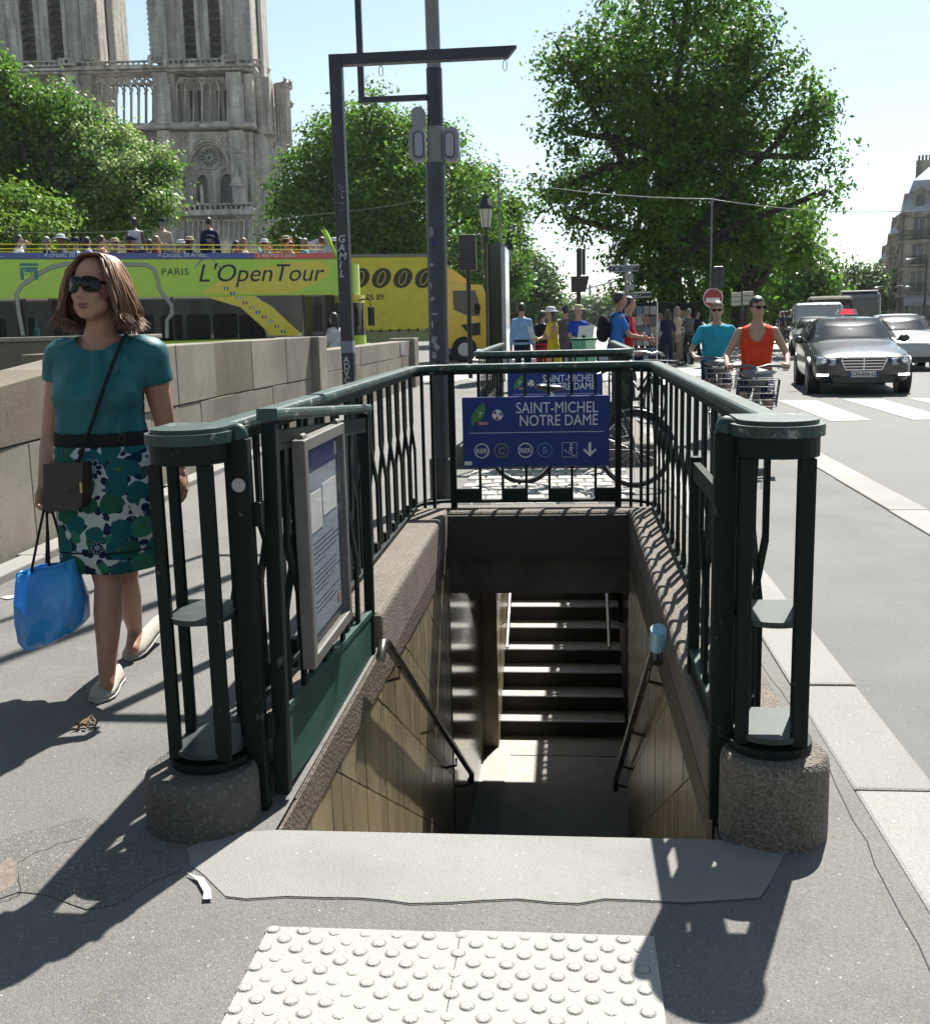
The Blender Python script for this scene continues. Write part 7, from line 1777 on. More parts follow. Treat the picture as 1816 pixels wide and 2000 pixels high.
def tree(label, Y, trunk_px, base_z, blobs_px, n, size, m, seed, trunk_r=.4, depth=1.0, fork=None, cat='tree', extra_m=None):
    k = Y / CAM_F; r = random.Random(seed)
    bp = onY(trunk_px[0], trunk_px[1], Y); g = thing('tree', label, cat, (bp.x, Y, base_z)); O = ORG[g]
    bl = []
    for bx, by, br_ in blobs_px:
        c = onY(bx, by, Y); rad = br_ * k
        bl.append((c.x - O.x, (r.uniform(-1, 1)) * rad * depth * 1.2, c.z - O.z, rad))
    top = max(b[2] for b in bl); cx = sum(b[0] * b[3] for b in bl) / sum(b[3] for b in bl)
    fz = (fork or .38) * top
    tr_ = MB(); F0 = Vector((cx * .25, 0, fz))
    tr_.path([(0, 0, 0), (0, 0, .3), F0 * .5 + Vector((r.uniform(-.2, .2), 0, 0)), F0], trunk_r, 10, rs=[trunk_r * 1.5, trunk_r * 1.1, trunk_r * .9, trunk_r * .75])
    for b in bl:
        e = Vector(b[:3]); s0 = F0 * r.uniform(.75, 1.0) if r.random() < .6 else Vector((cx * .5, 0, fz + (top - fz) * .35)); mid = s0.lerp(e, .5) + Vector((r.uniform(-.5, .5), r.uniform(-.4, .4), r.uniform(.0, .8))) * min(1.5, b[3] * .4)
        tr_.path([s0, mid, e, e + (e - mid) * .12], .1, 7, rs=[trunk_r * .42, trunk_r * .30, trunk_r * .14, trunk_r * .04])
        for _ in range(3):
            d = Vector((r.uniform(-1, 1), r.uniform(-1, 1), r.uniform(-.3, 1))).normalized() * b[3] * .62
            tr_.path([mid.lerp(e, .6), e + d * .5, e + d], .05, 5, rs=[trunk_r * .16, trunk_r * .08, trunk_r * .02])
    tr_.path([F0, Vector((cx * .5, 0, fz + (top - fz) * .35)), Vector((cx * .8, 0, top * .85))], .1, 8, rs=[trunk_r * .75, trunk_r * .5, trunk_r * .12])
    tr_.build('trunk', M_BARK, g, local=True)
    me = crown_mesh(bl, n, size, seed); me.materials.append(m)
    o = bpy.data.objects.new('crown', me); COL.objects.link(o); o.parent = g; o['kind'] = 'stuff'
    if extra_m:
        sel = [b for b in bl if b[0] > cx + .2 * abs(cx) + 1]; me = crown_mesh([(b[0] + .2, b[1] - b[3] * .5, b[2] + b[3] * .35, b[3] * .8) for b in sel], n // 9, size * .8, seed + 5); me.materials.append(extra_m)
        o = bpy.data.objects.new('blossom', me); COL.objects.link(o); o.parent = g; o['kind'] = 'stuff'
    return g
tree('tall dark plane tree with ivied trunk above the bookstalls', 46, (1305, 640), 0, [(1330, 30, 120), (1200, 60, 80), (1440, 60, 85), (1095, 110, 45), (1165, 170, 85), (1300, 180, 120), (1420, 180, 105), (1520, 130, 45), (1560, 230, 60), (1115, 270, 50), (1220, 290, 100), (1350, 310, 110), (1470, 290, 105), (1570, 320, 60), (1065, 380, 45), (1140, 400, 70), (1260, 410, 95), (1390, 420, 95), (1490, 400, 80), (1590, 385, 35), (1110, 430, 35), (1290, 510, 75), (1370, 520, 70), (1245, 560, 42), (1210, 500, 30), (1470, 470, 50), (1310, 600, 50), (1250, 600, 25), (1360, 600, 40)], 60000, .185, M_LEAF_B, 1, .55, 1.0)
tree('plane tree with leaning trunk beside the ivied tree', 52, (1440, 650), 0, [(1440, 560, 45), (1470, 520, 50), (1500, 450, 55), (1530, 480, 45), (1420, 480, 50), (1400, 590, 40), (1545, 430, 40)], 12000, .22, M_LEAF_A, 2, .45)
tree('broad green tree rising behind the tour bus and yellow truck', 74, (740, 640), 0, [(745, 275, 80), (660, 285, 75), (830, 300, 75), (590, 350, 65), (700, 370, 90), (810, 390, 95), (890, 380, 60), (550, 400, 38), (630, 440, 75), (750, 470, 95), (870, 470, 80), (940, 410, 42), (600, 480, 60), (950, 490, 50), (690, 530, 70), (820, 550, 80), (920, 570, 55), (535, 460, 30)], 70000, .26, M_LEAF_A, 3, .5)
tree('small dark tree standing right of the broad tree behind the lamp', 84, (965, 640), 0, [(960, 430, 40), (985, 480, 45), (960, 540, 50), (1000, 420, 22), (995, 545, 35), (940, 360, 25)], 12000, .30, M_LEAF_B, 4, .3)
tree('big light green tree in front of the cathedral with pale blossom', 62, (120, 640), 0, [(20, 190, 55), (85, 240, 75), (25, 300, 85), (150, 280, 70), (215, 300, 60), (285, 320, 42), (325, 400, 32), (250, 375, 70), (150, 370, 85), (60, 385, 85), (-20, 240, 60), (10, 440, 70), (190, 430, 60), (290, 420, 45), (100, 450, 70), (-60, 330, 90), (15, 140, 30)], 60000, .23, M_LEAF_A, 5, .45, extra_m=M_LEAF_W)
tree('low bright lime tree below the big light green tree', 54, (40, 640), 0, [(15, 400, 45), (70, 420, 40), (-20, 440, 60), (40, 470, 50), (95, 460, 30)], 11000, .22, M_LEAF_C, 6, .25)
tree('round bluish chestnut tree far down the river side', 120, (1035, 640), 0, [(1030, 520, 32), (1045, 555, 38), (1010, 560, 36), (1050, 590, 36), (1015, 600, 36), (985, 580, 36), (1000, 530, 30)], 14000, .42, M_LEAF_D, 7, .4)
tree('leafy tree beyond the orange cyclist at the street bend', 84, (1530, 650), 0, [(1545, 510, 42), (1515, 545, 45), (1580, 545, 40), (1490, 590, 42), (1545, 590, 48), (1590, 590, 36), (1450, 600, 40), (1570, 490, 25)], 16000, .32, M_LEAF_A, 8, .4)
tree('distant rounded tree before the grey corner building', 140, (1650, 640), 0, [(1630, 570, 30), (1665, 552, 28), (1690, 555, 26), (1650, 590, 34), (1610, 585, 28), (1700, 585, 28)], 12000, .45, M_LEAF_D, 9, .4)
tree('hazy low trees at the far end of the quay', 230, (1130, 640), 0, [(1100, 612, 22), (1130, 610, 22), (1160, 606, 20), (1190, 610, 26), (1080, 615, 18)], 9000, .7, M_LEAF_D, 10, .5)

# ================================================================== CATHEDRAL
ND_D = 165.0; fh = Vector((-math.sin(YAW), math.cos(YAW), 0)); rh = Vector((math.cos(YAW), math.sin(YAW), 0))
KZ = 600 / 1816
def F(zx, zy):
    d = ray(zx * KZ, zy * KZ); t = ND_D / d.dot(fh); return d.dot(rh) * t, CAM_H + d.z * t
A0 = F(700, 800)[0]
base = CP + fh * ND_D + rh * A0
nd = thing('cathedral', 'pale gothic cathedral front with twin towers and open arcade', 'cathedral', (base.x, base.y, 0), rz=YAW); ORG[nd] = Vector((0, 0, 0))
M_ND = asphalt('cathedral_stone', (.84, .79, .71), (.42, .39, .34), (.95, .90, .82), .9, speck=0, patch=1.1)
def _stone_tex(m):      # weather streaks and courses at building scale
    N = m.node_tree.nodes; L = m.node_tree.links; b = N['Principled BSDF']
    g = N.new('ShaderNodeNewGeometry'); mp = N.new('ShaderNodeMapping'); mp.inputs['Scale'].default_value = (.9, .9, .10); L.new(g.outputs['Position'], mp.inputs['Vector'])
    n = N.new('ShaderNodeTexNoise'); n.inputs['Scale'].default_value = 1.2; n.inputs['Detail'].default_value = 8; L.new(mp.outputs[0], n.inputs['Vector'])
    br = N.new('ShaderNodeTexBrick'); br.inputs['Scale'].default_value = 1.0; br.inputs['Brick Width'].default_value = 1.1; br.inputs['Row Height'].default_value = .48; br.inputs['Mortar Size'].default_value = .02
    br.inputs['Color1'].default_value = (.92, .92, .92, 1); br.inputs['Color2'].default_value = (1.06, 1.05, 1.03, 1); br.inputs['Mortar'].default_value = (.7, .7, .7, 1)
    sx = N.new('ShaderNodeSeparateXYZ'); cx = N.new('ShaderNodeCombineXYZ'); L.new(g.outputs['Position'], sx.inputs[0]); L.new(sx.outputs['X'], cx.inputs['X']); L.new(sx.outputs['Z'], cx.inputs['Y']); L.new(cx.outputs[0], br.inputs['Vector'])
    src = b.inputs['Base Color'].links[0].from_socket
    r = N.new('ShaderNodeMapRange'); r.inputs['From Min'].default_value = .3; r.inputs['From Max'].default_value = .7; r.inputs['To Min'].default_value = .40; r.inputs['To Max'].default_value = 1.15; L.new(n.outputs['Fac'], r.inputs['Value'])
    m1 = N.new('ShaderNodeMix'); m1.data_type = 'RGBA'; m1.blend_type = 'MULTIPLY'; m1.inputs['Factor'].default_value = 1; L.new(src, m1.inputs['A']); L.new(r.outputs[0], m1.inputs['B'])
    m2 = N.new('ShaderNodeMix'); m2.data_type = 'RGBA'; m2.blend_type = 'MULTIPLY'; m2.inputs['Factor'].default_value = 1; L.new(m1.outputs['Result'], m2.inputs['A']); L.new(br.outputs['Color'], m2.inputs['B'])
    L.new(m2.outputs['Result'], b.inputs['Base Color'])
_stone_tex(M_ND)
M_LOUV = mat('louvre_slate', (.012, .012, .016), .8, var=.3, scale=1); M_LEAD = mat('lead_roof', (.10, .095, .08), .7, var=.4, scale=.5); M_DARKW = mat('dark_window', (.03, .03, .035), .4)
def nb(nm, x0, x1, y0z, y1z, d0, d1, m=M_ND, bevel=.0, parent=None):
    """box given by photo rows/columns on the facade and depths in metres (negative = towards us)"""
    xm, ym = (x0 + x1) / 2, (max(y0z, 0) + min(y1z, 1300)) / 2
    a0, a1 = F(x0, ym)[0] - A0, F(x1, ym)[0] - A0; z1, z0 = F(xm, y0z)[1], max(0, F(xm, y1z)[1])
    return MB().box(a0, a1, d0, d1, z0, z1).build(nm, m, parent or nd, local=True, bevel=bevel)
def fp_(x, y, d=0): a, z = F(x, y); return Vector((a - A0, d, z))
# tower stage: piers leave the two louvred openings free
def tower(x0, x1, ops, tag):
    top = -900
    xs = [x0] + [v for o in ops for v in o] + [x1]
    for i in range(0, len(xs), 2): nb('tower_pier', xs[i], xs[i + 1], top, 362, 0, 3.0)
    nb('tower_core', x0 + 6, x1 - 6, top, 362, 3.0, 14.5)
    for a, b in ops:
        a0, a1 = fp_(a, 150).x, fp_(b, 150).x; z0 = fp_(a, 352).z
        for k in range(22):
            z = z0 + .4 + k * 1.15; MB().prism([(a0, 1.0, z), (a1, 1.0, z), (a1, 2.4, z + 1.0), (a0, 2.4, z + 1.0)], (0, .05, .12)).build('louvre', M_LOUV, nd, local=True)
        for s in (a - 8, a + 4, b - 4, b + 8):
            q = fp_(s, 150); MB().tube((q.x, -.15, fp_(s, 360).z), (q.x, -.15, fp_(s, 360).z + 30), .20, n=8).build('shaft', M_ND, nd, local=True)
    for e0, e1 in ((x0 - 8, x0 + 88), (x1 - 92, x1)):
        nb('tower_buttress', e0, e1, top, 362, -1.1, -.02)
        for s in (e0 + 4, e1 - 4):
            q = fp_(s, 150); MB().tube((q.x, -1.15, fp_(s, 360).z), (q.x, -1.15, fp_(s, 360).z + 30), .16, n=8).build('shaft', M_ND, nd, local=True)
        c = MB()
        for k in range(40):
            q = fp_(e1 if e0 > (x0 + x1) / 2 else e0, 181); q.z = fp_(e0, 350).z; c.ell((q.x, -1.0, q.z + .4 + k * .7), (.22, .2, .16), 6, 4)
        c.build('crockets', M_ND, nd, local=True)['kind'] = 'stuff'
tower(900, 1490, ((1075, 1165), (1225, 1315)), 'r')
tower(-120, 590, ((110, 215), (278, 380)), 'l')
# side opening of the left tower
q0 = fp_(590, 150); MB().box(q0.x - .0, q0.x + .06, 3.5, 6.5, q0.z - 8, q0.z + 24).build('side_louvre', M_LOUV, nd, local=True)
q0 = fp_(1490, 150); MB().box(q0.x - .0, q0.x + .06, 5, 8, q0.z - 8, q0.z + 24).build('side_louvre', M_LOUV, nd, local=True)
# balustrades
def balus(xa, xb, y0, y1, d, pitch=.75):
    nb('balustrade_rail', xa, xb, y0, y0 + 8, d - .25, d + .35); nb('balustrade_rail', xa, xb, y1 - 8, y1, d - .25, d + .35)
    a, b = fp_(xa, y0), fp_(xb, y1); s = MB(); n = int((b.x - a.x) / pitch)
    for k in range(n + 1):
        t = k / n; u = fp_(xa + (xb - xa) * t, y1 - 8); v = fp_(xa + (xb - xa) * t, y0 + 8); s.bar((u.x, d, u.z), (u.x, d, v.z), .24, .3, up=Vector((0, 1, 0)))
    s.build('balusters', M_ND, nd, local=True)['kind'] = 'stuff'
balus(-120, 380, 378, 412, -1.6); balus(380, 480, 368, 406, -2.4); balus(480, 905, 376, 408, -1.6); balus(905, 1010, 354, 392, -2.4); balus(1010, 1330, 362, 396, -1.6); balus(1330, 1430, 344, 384, -2.4); balus(1430, 1560, 358, 400, -1.0)
for xa, xb in ((380, 400), (460, 480), (905, 925), (990, 1010), (1330, 1350), (1410, 1430)): nb('balustrade_post', xa, xb, 350 if xa > 900 else 366, 412, -2.6, -2.0)
nb('cornice', -120, 1510, 408, 424, -1.9, 3); nb('cornice', -120, 1500, 424, 438, -1.4, 3, bevel=.15)
# arcade stage
nb('arcade_back_wall', -120, 540, 438, 742, 3.2, 12); nb('arcade_back_wall', 920, 1500, 438, 742, 3.2, 13)
for xa, xb in ((395, 555), (915, 1040), (1350, 1500)): nb('arcade_pier', xa, xb, 438, 742, -.4, 3.1)
for xa, xb in ((400, 490), (925, 1010), (1355, 1440)):
    nb('pier_buttress', xa, xb, 438, 742, -1.5, -.42)
    for s in (xa, xb):
        q = fp_(s, 500); MB().tube((q.x, -1.5, fp_(s, 740).z), (q.x, -1.5, fp_(s, 520).z), .16, n=8).build('shaft', M_ND, nd, local=True); MB().ell((q.x, -1.5, fp_(s, 518).z), (.3, .3, .3), 8, 6).build('capital', M_ND, nd, local=True)
def arcade(xa, xb, n, d):
    st = (xb - xa) / n
    for k in range(n + 1):
        x = xa + st * k; b, t = fp_(x, 736, d), fp_(x, 530, d)
        MB().tube(b, t, .13, n=8).build('colonnette', M_ND, nd, local=True)
        MB().lathe([(.13, -.25), (.28, 0), (.26, .12)], t, 8).build('capital', M_ND, nd, local=True)
    for k in range(n - 1):
        x = xa + st * k; p0, p1 = fp_(x, 526, d), fp_(x + 2 * st, 526, d); w_ = p1.x - p0.x
        pts = [Vector((p0.x + w_ * .5 * (1 - math.cos(t)), d, p0.z + w_ * .62 * math.sin(t) ** .9)) for t in [math.pi * i / 12 for i in range(13)]]
        MB().path(pts, .13, 5).build('arch_rib', M_ND, nd, local=True)
    for k in range(n):
        c = fp_(xa + st * (k + .5), 472, d); MB().path([c + Vector((.36 * math.cos(t), 0, .36 * math.sin(t))) for t in [2 * math.pi * i / 12 for i in range(12)]], .09, 4, closed=True).build('tracery_ring', M_ND, nd, local=True)
arcade(1045, 1345, 6, -.1); arcade(560, 912, 8, -.1); arcade(566, 918, 8, 2.6); arcade(255, 392, 3, -.1)
for xa, xb in ((1095, 1118), (1140, 1165), (1255, 1280), (1300, 1322)):
    nb('narrow_louvre', xa, xb, 505, 722, 3.12, 3.19, M_LOUV)
nb('gallery_sill', -120, 1510, 738, 752, -1.2, 3.2); nb('cornice', -120, 1515, 752, 776, -1.8, 3.2, bevel=.2)
# rose-window stage
def arch_outline(xl, xr, ysp, yap, n=10):
    """pointed arch from right springing over the apex to left springing"""
    c = (xl + xr) / 2; pts = []
    for t in np.linspace(0, 1, n): pts.append((xr - (xr - c) * t ** 1.6, ysp + (yap - ysp) * (1 - (1 - t) ** 1.9)))
    for t in np.linspace(1, 0, n)[1:]: pts.append((xl + (c - xl) * t ** 1.6, ysp + (yap - ysp) * (1 - (1 - t) ** 1.9)))
    return pts
out = [(1470, 1215), (1470, 776), (945, 776), (945, 1215), (1070, 1215)]
arc = arch_outline(1070, 1385, 1100, 828)
MB().prism([fp_(x, y, 0) for x, y in [(945, 1215), (945, 776), (1470, 776), (1470, 1215), (1385, 1215)] + arc + [(1070, 1215)]], (0, 1.2, 0)).build('bay_wall', M_ND, nd, local=True)
MB().path([fp_(x, y, -.05) for x, y in arc], .28, 6).build('arch_moulding', M_ND, nd, local=True); MB().path([fp_(1227 + (x - 1227) * .93, 1100 + (y - 1100) * .95, .5) for x, y in arc], .22, 6).build('arch_moulding', M_ND, nd, local=True)
l1 = arch_outline(1148, 1214, 1075, 1022, 7); l2 = arch_outline(1292, 1370, 1075, 1018, 7)
MB().prism([fp_(x, y, 1.2) for x, y in [(1060, 1215), (1060, 815), (1395, 815), (1395, 1215), (1370, 1215)] + l2 + [(1292, 1215), (1214, 1215)] + l1 + [(1148, 1215)]], (0, 1.0, 0)).build('tympanum', M_ND, nd, local=True)
MB().box(fp_(1060, 1000).x, fp_(1395, 1000).x, 2.3, 13, fp_(1200, 1215).z, fp_(1200, 815).z).build('window_dark', M_DARKW, nd, local=True)
for L_, sc in ((l1, 1.35), (l1, 1.7), (l2, 1.3), (l2, 1.6)):
    cx = sum(p[0] for p in L_) / len(L_); MB().path([fp_(cx + (x - cx) * sc, 1075 + (y - 1075) * sc, 1.05) for x, y in L_], .16, 5).build('lancet_moulding', M_ND, nd, local=True)
    for s in (L_[0], L_[-1]): q = fp_(cx + (s[0] - cx) * sc, 1075, 1.05); MB().tube((q.x, 1.05, fp_(1200, 1212).z), (q.x, 1.05, q.z), .14, n=6).build('colonnette', M_ND, nd, local=True)
c = fp_(1228, 925, 1.0)
for rr, th in ((1.62, .20), (1.30, .10), (.36, .12)): MB().path([c + Vector((rr * math.cos(t), 0, rr * math.sin(t))) for t in [2 * math.pi * i / 28 for i in range(28)]], th, 5, closed=True).build('rose_ring', M_ND, nd, local=True)
MB().tube(c + Vector((0, .12, 0)), c + Vector((0, .18, 0)), 1.5, n=28).build('rose_glass', M_DARKW, nd, local=True)
for k in range(12):
    a = 2 * math.pi * k / 12; MB().bar(c + Vector((.3 * math.cos(a), 0, .3 * math.sin(a))), c + Vector((1.35 * math.cos(a), 0, 1.35 * math.sin(a))), .10, .10).build('rose_spoke', M_ND, nd, local=True)
for mx in (1097, 1335, 925):
    for dx, dy in ((-14, -10), (14, -10), (0, 14)):
        q = fp_(mx + dx, 835 + dy, -.05); MB().path([q + Vector((.36 * math.cos(t), 0, .36 * math.sin(t))) for t in [2 * math.pi * i / 14 for i in range(14)]], .10, 5, closed=True).build('trefoil_ring', M_ND, nd, local=True)
# statue before the left lancet
q = fp_(1203, 1205, -.6); MB().lathe([(.28, 0), (.30, .5), (.22, 1.4), (.28, 2.0), (.16, 2.25), (.17, 2.5), (.05, 2.7)], q, 10).build('statue', M_ND, nd, local=True)
for xa, xb in ((955, 1030), (1375, 1455)):
    nb('stage_buttress', xa, xb, 776, 1215, -1.3, -.02, bevel=.08); nb('buttress_offset', xa - 4, xb + 4, 885, 912, -1.5, -.02, bevel=.15)
    cx = (xa + xb) / 2; MB().prism([fp_(cx - 45, 1105, -1.9), fp_(cx + 45, 1105, -1.9), fp_(cx + 8, 1040, -1.9), fp_(cx, 985, -1.9), fp_(cx - 8, 1040, -1.9)], (0, .55, 0)).build('gablet', M_ND, nd, local=True)
# central bay with the rim of the great rose, left bays
nb('centre_wall', 560, 945, 776, 1215, .9, 13); nb('left_wall', -120, 560, 776, 1215, 0, 13); nb('stage_buttress', 430, 545, 776, 1215, -1.3, -.02)
c = fp_(745, 1010, .4)
for rr, th in ((5.4, .35), (4.7, .25)): MB().path([c + Vector((rr * math.cos(t), 0, rr * math.sin(t))) for t in [2 * math.pi * i / 36 for i in range(36)]], th, 6, closed=True).build('great_rose_ring', M_ND, nd, local=True)
MB().tube(c + Vector((0, .3, 0)), c + Vector((0, .4, 0)), 4.6, n=36).build('great_rose_glass', M_DARKW, nd, local=True)
# lower gallery
nb('side_wall_strip', 1470, 1500, 776, 1215, 0, 13)
balus(560, 1500, 1214, 1258, -1.4); nb('cornice', -120, 1510, 1258, 1290, -1.7, 13, bevel=.15); nb('kings_back', -120, 1505, 1290, 1420, .9, 13, M_ND)
x = 1085
while x < 1500:
    q, t = fp_(x, 1415, -.3), fp_(x, 1318, -.3); MB().tube(q, t, .15, n=7).build('colonnette', M_ND, nd, local=True)
    p0, p1 = fp_(x, 1318, -.3), fp_(x + 30, 1318, -.3)
    MB().path([Vector(((p0.x + p1.x) / 2 - (p1.x - p0.x) / 2 * math.cos(a), -.3, p0.z + .45 * math.sin(a))) for a in [math.pi * i / 8 for i in range(9)]], .12, 5).build('niche_arch', M_ND, nd, local=True)
    s = fp_(x + 15, 1415, .2); MB().lathe([(.24, 0), (.27, .7), (.20, 1.6), (.26, 2.0), (.12, 2.2), (.16, 2.45), (.04, 2.7)], s, 9).build('king_statue', M_ND, nd, local=True)
    x += 30
nb('lower_storey', -120, 1505, 1420, 1990, 0, 13)
# right corner: stair turret, raking buttress, gargoyles
tq = fp_(1640, 600, 0)
def oct_(x0, x1, y0, y1, d, nm='stair_turret', m=M_ND, taper=1.0):
    a, b = fp_(x0, (y0 + y1) / 2), fp_(x1, (y0 + y1) / 2); r_ = (b.x - a.x) / 2; MB().lathe([(r_, fp_(x0, y1).z), (r_ * taper, fp_(x0, y0).z)], ((a.x + b.x) / 2, d, 0), 8, smooth=False).build(nm, m, nd, local=True)
oct_(1592, 1690, 480, 830, 5); oct_(1582, 1698, 452, 482, 5); oct_(1585, 1700, 808, 835, 5); oct_(1575, 1690, 835, 1990, 5); oct_(1600, 1684, 440, 455, 5, taper=.6)
for k in range(6):
    q = fp_(1600 + k * 17, 640, 5 - 1.35); MB().tube((q.x, q.y, fp_(1600, 800).z), (q.x, q.y, fp_(1600, 600).z), .10, n=6).build('colonnette', M_ND, nd, local=True)
nb('corner_pier', 1500, 1585, 438, 776, 1.5, 13); nb('corner_pier', 1500, 1560, 776, 1990, 1.5, 13)
for k in range(4): q = fp_(1515 + k * 18, 640, 1.45); MB().tube((q.x, q.y, fp_(1515, 735).z), (q.x, q.y, fp_(1515, 560).z), .14, n=6).build('colonnette', M_ND, nd, local=True)
MB().prism([fp_(1555, 790, 1.0), fp_(1650, 960, 1.0), fp_(1650, 1400, 1.0), fp_(1500, 1400, 1.0), fp_(1500, 790, 1.0)], (0, 3, 0)).build('raking_buttress', M_ND, nd, local=True)
for x, y in ((1655, 455), (1688, 470), (1560, 395), (1698, 600)):
    q = fp_(x, y, 3.5); MB().path([q, q + Vector((.3, -.6, .35)), q + Vector((.55, -1.3, .15))], .2, 6, rs=[.3, .22, .14]).ell(q + Vector((.1, -.2, .5)), (.16, .16, .35), 8, 6).build('gargoyle', M_ND, nd, local=True)
# nave roof behind the towers
a = fp_(745, 600).x; zr = fp_(745, 560).z; ze = fp_(745, 800).z
MB().prism([(a - 7, 16, ze), (a + 7, 16, ze), (a, 16, zr)], (0, 80, 0)).build('nave_roof', M_LEAD, nd, local=True)
MB().box(a - 7, a + 7, 14, 96, 0, ze).build('nave_wall', M_ND, nd, local=True)

# ================================================================== BUILDINGS on the right
M_HAU = asphalt('ashlar_facade', (.58, .52, .43), (.34, .30, .245), (.68, .62, .52), .85, speck=0, patch=.8); _stone_tex(M_HAU)
M_ZINC = mat('zinc_roof', (.40, .45, .52), .5, .0, var=.15, scale=.6); M_IRON = mat('balcony_iron', (.015, .015, .018), .5)
M_WIN = mat('window_glass_far', (.05, .06, .075), .08); M_SHUT = mat('window_frame_white', (.45, .44, .41), .6)
def facade_block(label, x, y, rz, W, D, floors, fh_, cols, cols_side, mans=4.0, ground=4.2, chim=True, awn=False):
    g = thing('apartment_building', label, 'building', (x, y, 0), rz=rz); ORG[g] = Vector((0, 0, 0))
    Ht = ground + floors * fh_
    MB().box(0, W, .25, D, 0, Ht).build('wall', M_HAU, g, local=True)
    def face(n, length, P, nx):
        st = length / n; pil = []
        for f in range(floors + 1):
            z0 = .6 if f == 0 else ground + (f - 1) * fh_ + .35; z1 = (ground - .7) if f == 0 else z0 + fh_ * .70
            ww = min(1.25, st * .42)
            for c in range(n):
                u = st * (c + .5)
                a, b = P(u - ww / 2, z0, -.02), P(u + ww / 2, z1, .10)
                w_ = MB().box(min(a.x, b.x), max(a.x, b.x), min(a.y, b.y), max(a.y, b.y), z0, z1).build('window', M_WIN, g, local=True)
                for du in (-ww / 2, 0, ww / 2):
                    p, q_ = P(u + du, z0, -.03), P(u + du, z1, -.03); MB().bar(p, q_, .09, .06).build('frame', M_SHUT, w_, local=True)
                if f > 0:
                    p, q_ = P(u - ww * .75, z1 + .25, -.10), P(u + ww * .75, z1 + .25, -.10); MB().bar(p, q_, .25, .30).build('lintel', M_HAU, w_, local=True)
                    if f not in (floors,):
                        p, q_ = P(u - ww * .75, z0 - .1, -.35), P(u + ww * .75, z0 - .1, -.35); MB().bar(p, q_, .7, .16).build('balcony_slab', M_HAU, w_, local=True)
                        b_ = MB()
                        for zz in (z0 + .05, z0 + .5, z0 + .95): b_.bar(P(u - ww * .75, zz, -.62), P(u + ww * .75, zz, -.62), .05, .05)
                        for k in range(13): b_.bar(P(u - ww * .75 + ww * 1.5 * k / 12, z0, -.62), P(u - ww * .75 + ww * 1.5 * k / 12, z0 + .95, -.62), .05, .05)
                        bo = b_.build('balcony_rail', M_IRON, w_, local=True); bo['kind'] = 'stuff'
        for c in range(n + 1):      # wall strips between windows stand proud of the glass
            u0 = 0 if c == 0 else st * (c - .5) + min(1.25, st * .42) / 2; u1 = length if c == n else st * (c + .5) - min(1.25, st * .42) / 2
            a, b = P(u0, 0, 0), P(u1, 0, .26); MB().box(min(a.x, b.x), max(a.x, b.x), min(a.y, b.y), max(a.y, b.y), 0, Ht).build('wall_strip', M_HAU, g, local=True)
        for f in range(floors + 1):
            z = ground + f * fh_ - .25; a, b = P(-.1, z, -.35 if f in (0, floors - 1, floors) else -.15), P(length + .1, z, .1); MB().box(min(a.x, b.x), max(a.x, b.x), min(a.y, b.y), max(a.y, b.y), z, z + .35).build('string_course', M_HAU, g, local=True, bevel=.05)
        z = ground + (floors - 1) * fh_ + .1; b_ = MB()
        for zz in (z, z + .5, z + 1.0): b_.bar(P(0, zz, -.33), P(length, zz, -.33), .05, .06)
        for k in range(int(length / .22)): b_.bar(P(k * .22, z, -.33), P(k * .22, z + 1.0, -.33), .04, .04)
        b_.build('balcony_rail', M_IRON, g, local=True)['kind'] = 'stuff'
    face(cols, W, lambda u, z, d: Vector((u, d, z)), 0)
    face(cols_side, D, lambda u, z, d: Vector((d, u, z)), 1)
    MB().loft([[Vector((-.2, -.2, Ht)), Vector((W, -.2, Ht)), Vector((W, D, Ht)), Vector((-.2, D, Ht))], [Vector((1.0, 1.0, Ht + mans * .7)), Vector((W, 1.0, Ht + mans * .7)), Vector((W, D, Ht + mans * .7)), Vector((1.0, D, Ht + mans * .7))], [Vector((2.6, 2.6, Ht + mans)), Vector((W, 2.6, Ht + mans)), Vector((W, D, Ht + mans)), Vector((2.6, D, Ht + mans))]], smooth=False).build('roof', M_ZINC, g, local=True)
    rf = g.children[-1]
    for c in range(cols):
        u = W / cols * (c + .5); MB().box(u - .8, u + .8, .1, 1.6, Ht + .2, Ht + 2.3).build('dormer', M_HAU, rf, local=True, bevel=.05); MB().box(u - .42, u + .42, .05, .2, Ht + .4, Ht + 1.9).build('dormer_window', M_WIN, rf, local=True)
        MB().prism([(u - 1.0, -.05, Ht + 2.3), (u + 1.0, -.05, Ht + 2.3), (u, -.05, Ht + 2.9)], (0, 1.7, 0)).build('dormer_gable', M_HAU, rf, local=True)
    for c in range(cols_side):
        u = D / cols_side * (c + .5); MB().box(.1, 1.6, u - .7, u + .7, Ht + .2, Ht + 2.3).build('dormer', M_HAU, rf, local=True, bevel=.05); MB().box(.05, .2, u - .4, u + .4, Ht + .4, Ht + 1.9).build('dormer_window', M_WIN, rf, local=True)
    if chim:
        for u in (1.8, W * .7):
            MB().box(u - .5, u + 1.6, D * .25, D * .25 + 1.0, Ht + mans * .5, Ht + mans + 1.1).build('chimney', M_HAU, rf, local=True)
            for k in range(5): MB().tube((u - .2 + k * .38, D * .25 + .5, Ht + mans + 1.1), (u - .2 + k * .38, D * .25 + .5, Ht + mans + 1.7), .12, n=6).build('chimney_pot', mat('terracotta', (.25, .10, .05), .8), rf, local=True)
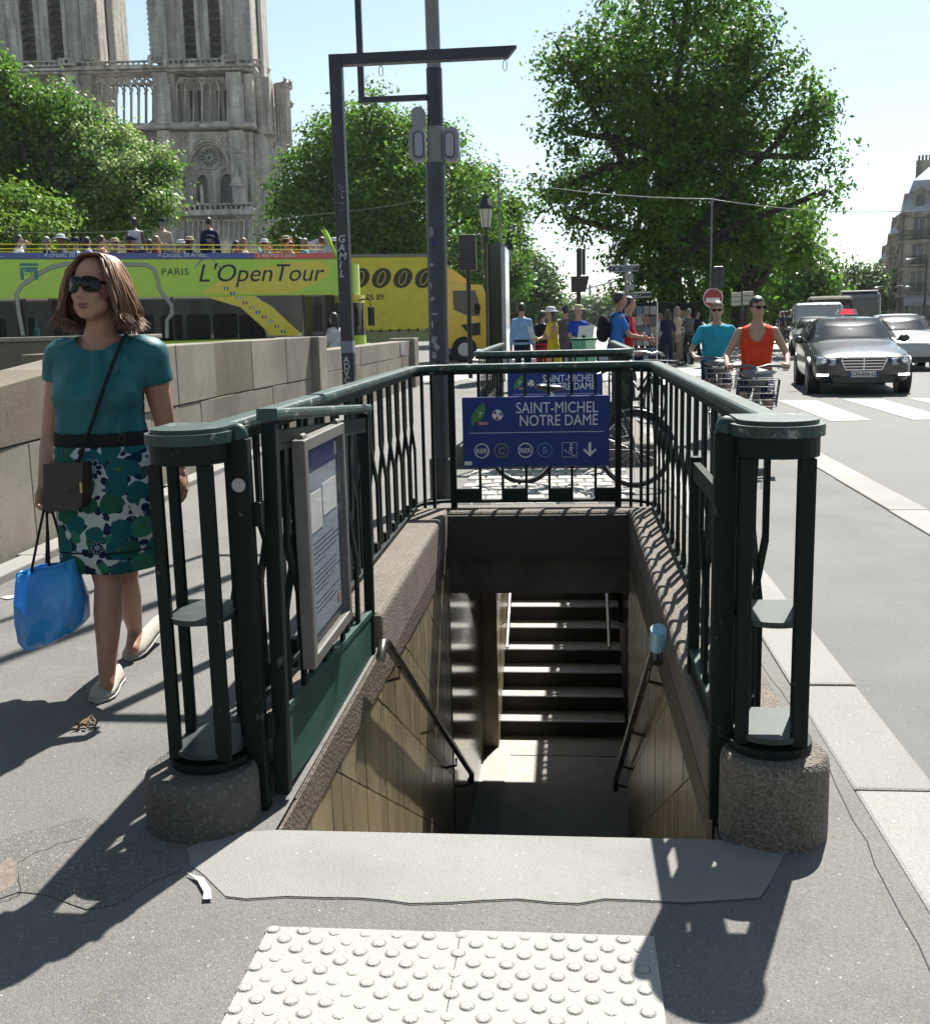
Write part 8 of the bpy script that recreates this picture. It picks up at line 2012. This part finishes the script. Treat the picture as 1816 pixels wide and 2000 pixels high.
    if awn:
        MB().prism([(.5, -.3, 3.3), (W - .5, -.3, 3.3), (W - .5, -2.0, 2.7), (.5, -2.0, 2.7)], (0, 0, .06)).build('awning', mat('awning_canvas', (.40, .41, .44), .8), g, local=True)
        MB().box(.5, W - .5, -2.02, -1.98, 2.2, 2.72).build('awning_valance', mat('awning_canvas', (.40, .41, .44), .8), g, local=True)
        text('CAFE', .42, M_INKB, g, (1.2, -2.03, 2.3), local=True, space=1.2)
        for k in range(6): MB().box(.8 + k * 2.1, 2.4 + k * 2.1, .0, .02, .5, 2.6).build('shop_window', M_WIN, g, local=True)
    return g
RB_ = R(-15.5)
p = onY(1754, 600, 128); facade_block('grey stone corner apartment building with zinc mansard and café awning', p.x, 128, RB_, 14, 20, 3, 3.0, 4, 6, 5.2, 3.4, awn=True)
p = onY(1733, 600, 152); facade_block('narrower apartment building behind the stone corner building', p.x, 152, RB_, 12, 24, 3, 2.75, 4, 6, 3.2, 3.6)
p = onY(1716, 600, 180); facade_block('pale distant apartment building further along the quay row', p.x, 180, RB_, 12, 32, 2, 3.0, 4, 7, 3.0, 3.8)
p = onY(1703, 600, 216); facade_block('last small apartment building at the end of the quay row', p.x, 216, RB_, 12, 32, 2, 2.8, 4, 7, 2.6, 3.0)
# street lamps before the corner building
for px_, py_, Y, lb in ((1742, 560, 90, 'bracket street lamp in front of the corner building'), (1810, 505, 75, 'double bracket street lamp at the edge of the café pavement')):
    p = onY(px_, py_, Y); g = thing('bracket_lamp', lb, 'street lamp', (p.x, Y, 0)); ORG[g] = Vector((0, 0, 0))
    MB().lathe([(.14, 0), (.07, 1), (.05, p.z)], n=10).build('lamp_post', M_LAMPB, g, local=True)
    for s in (-1, 1): MB().path([(0, 0, p.z - .3), (s * .5, 0, p.z + .1), (s * 1.1, 0, p.z)], .03, 6).build('lamp_arm', M_LAMPB, g, local=True); MB().ell((s * 1.2, 0, p.z - .05), (.28, .16, .10), 10, 6).build('lamp_head', M_PALEG, g, local=True)

# ================================================================== HAZE over the street
m = bpy.data.materials.new('haze'); m.use_nodes = True; N = m.node_tree.nodes; L = m.node_tree.links
for n in list(N):
    if n.type != 'OUTPUT_MATERIAL': N.remove(n)
pvn = N.new('ShaderNodeVolumePrincipled'); pvn.inputs['Color'].default_value = (.93, .96, 1, 1); pvn.inputs['Density'].default_value = .00012; pvn.inputs['Anisotropy'].default_value = .35
L.new(pvn.outputs[0], N['Material Output'].inputs['Volume'])
MB().box(-950, 950, -60, 1600, -4.2, 95).build('haze', m, kind='stuff')
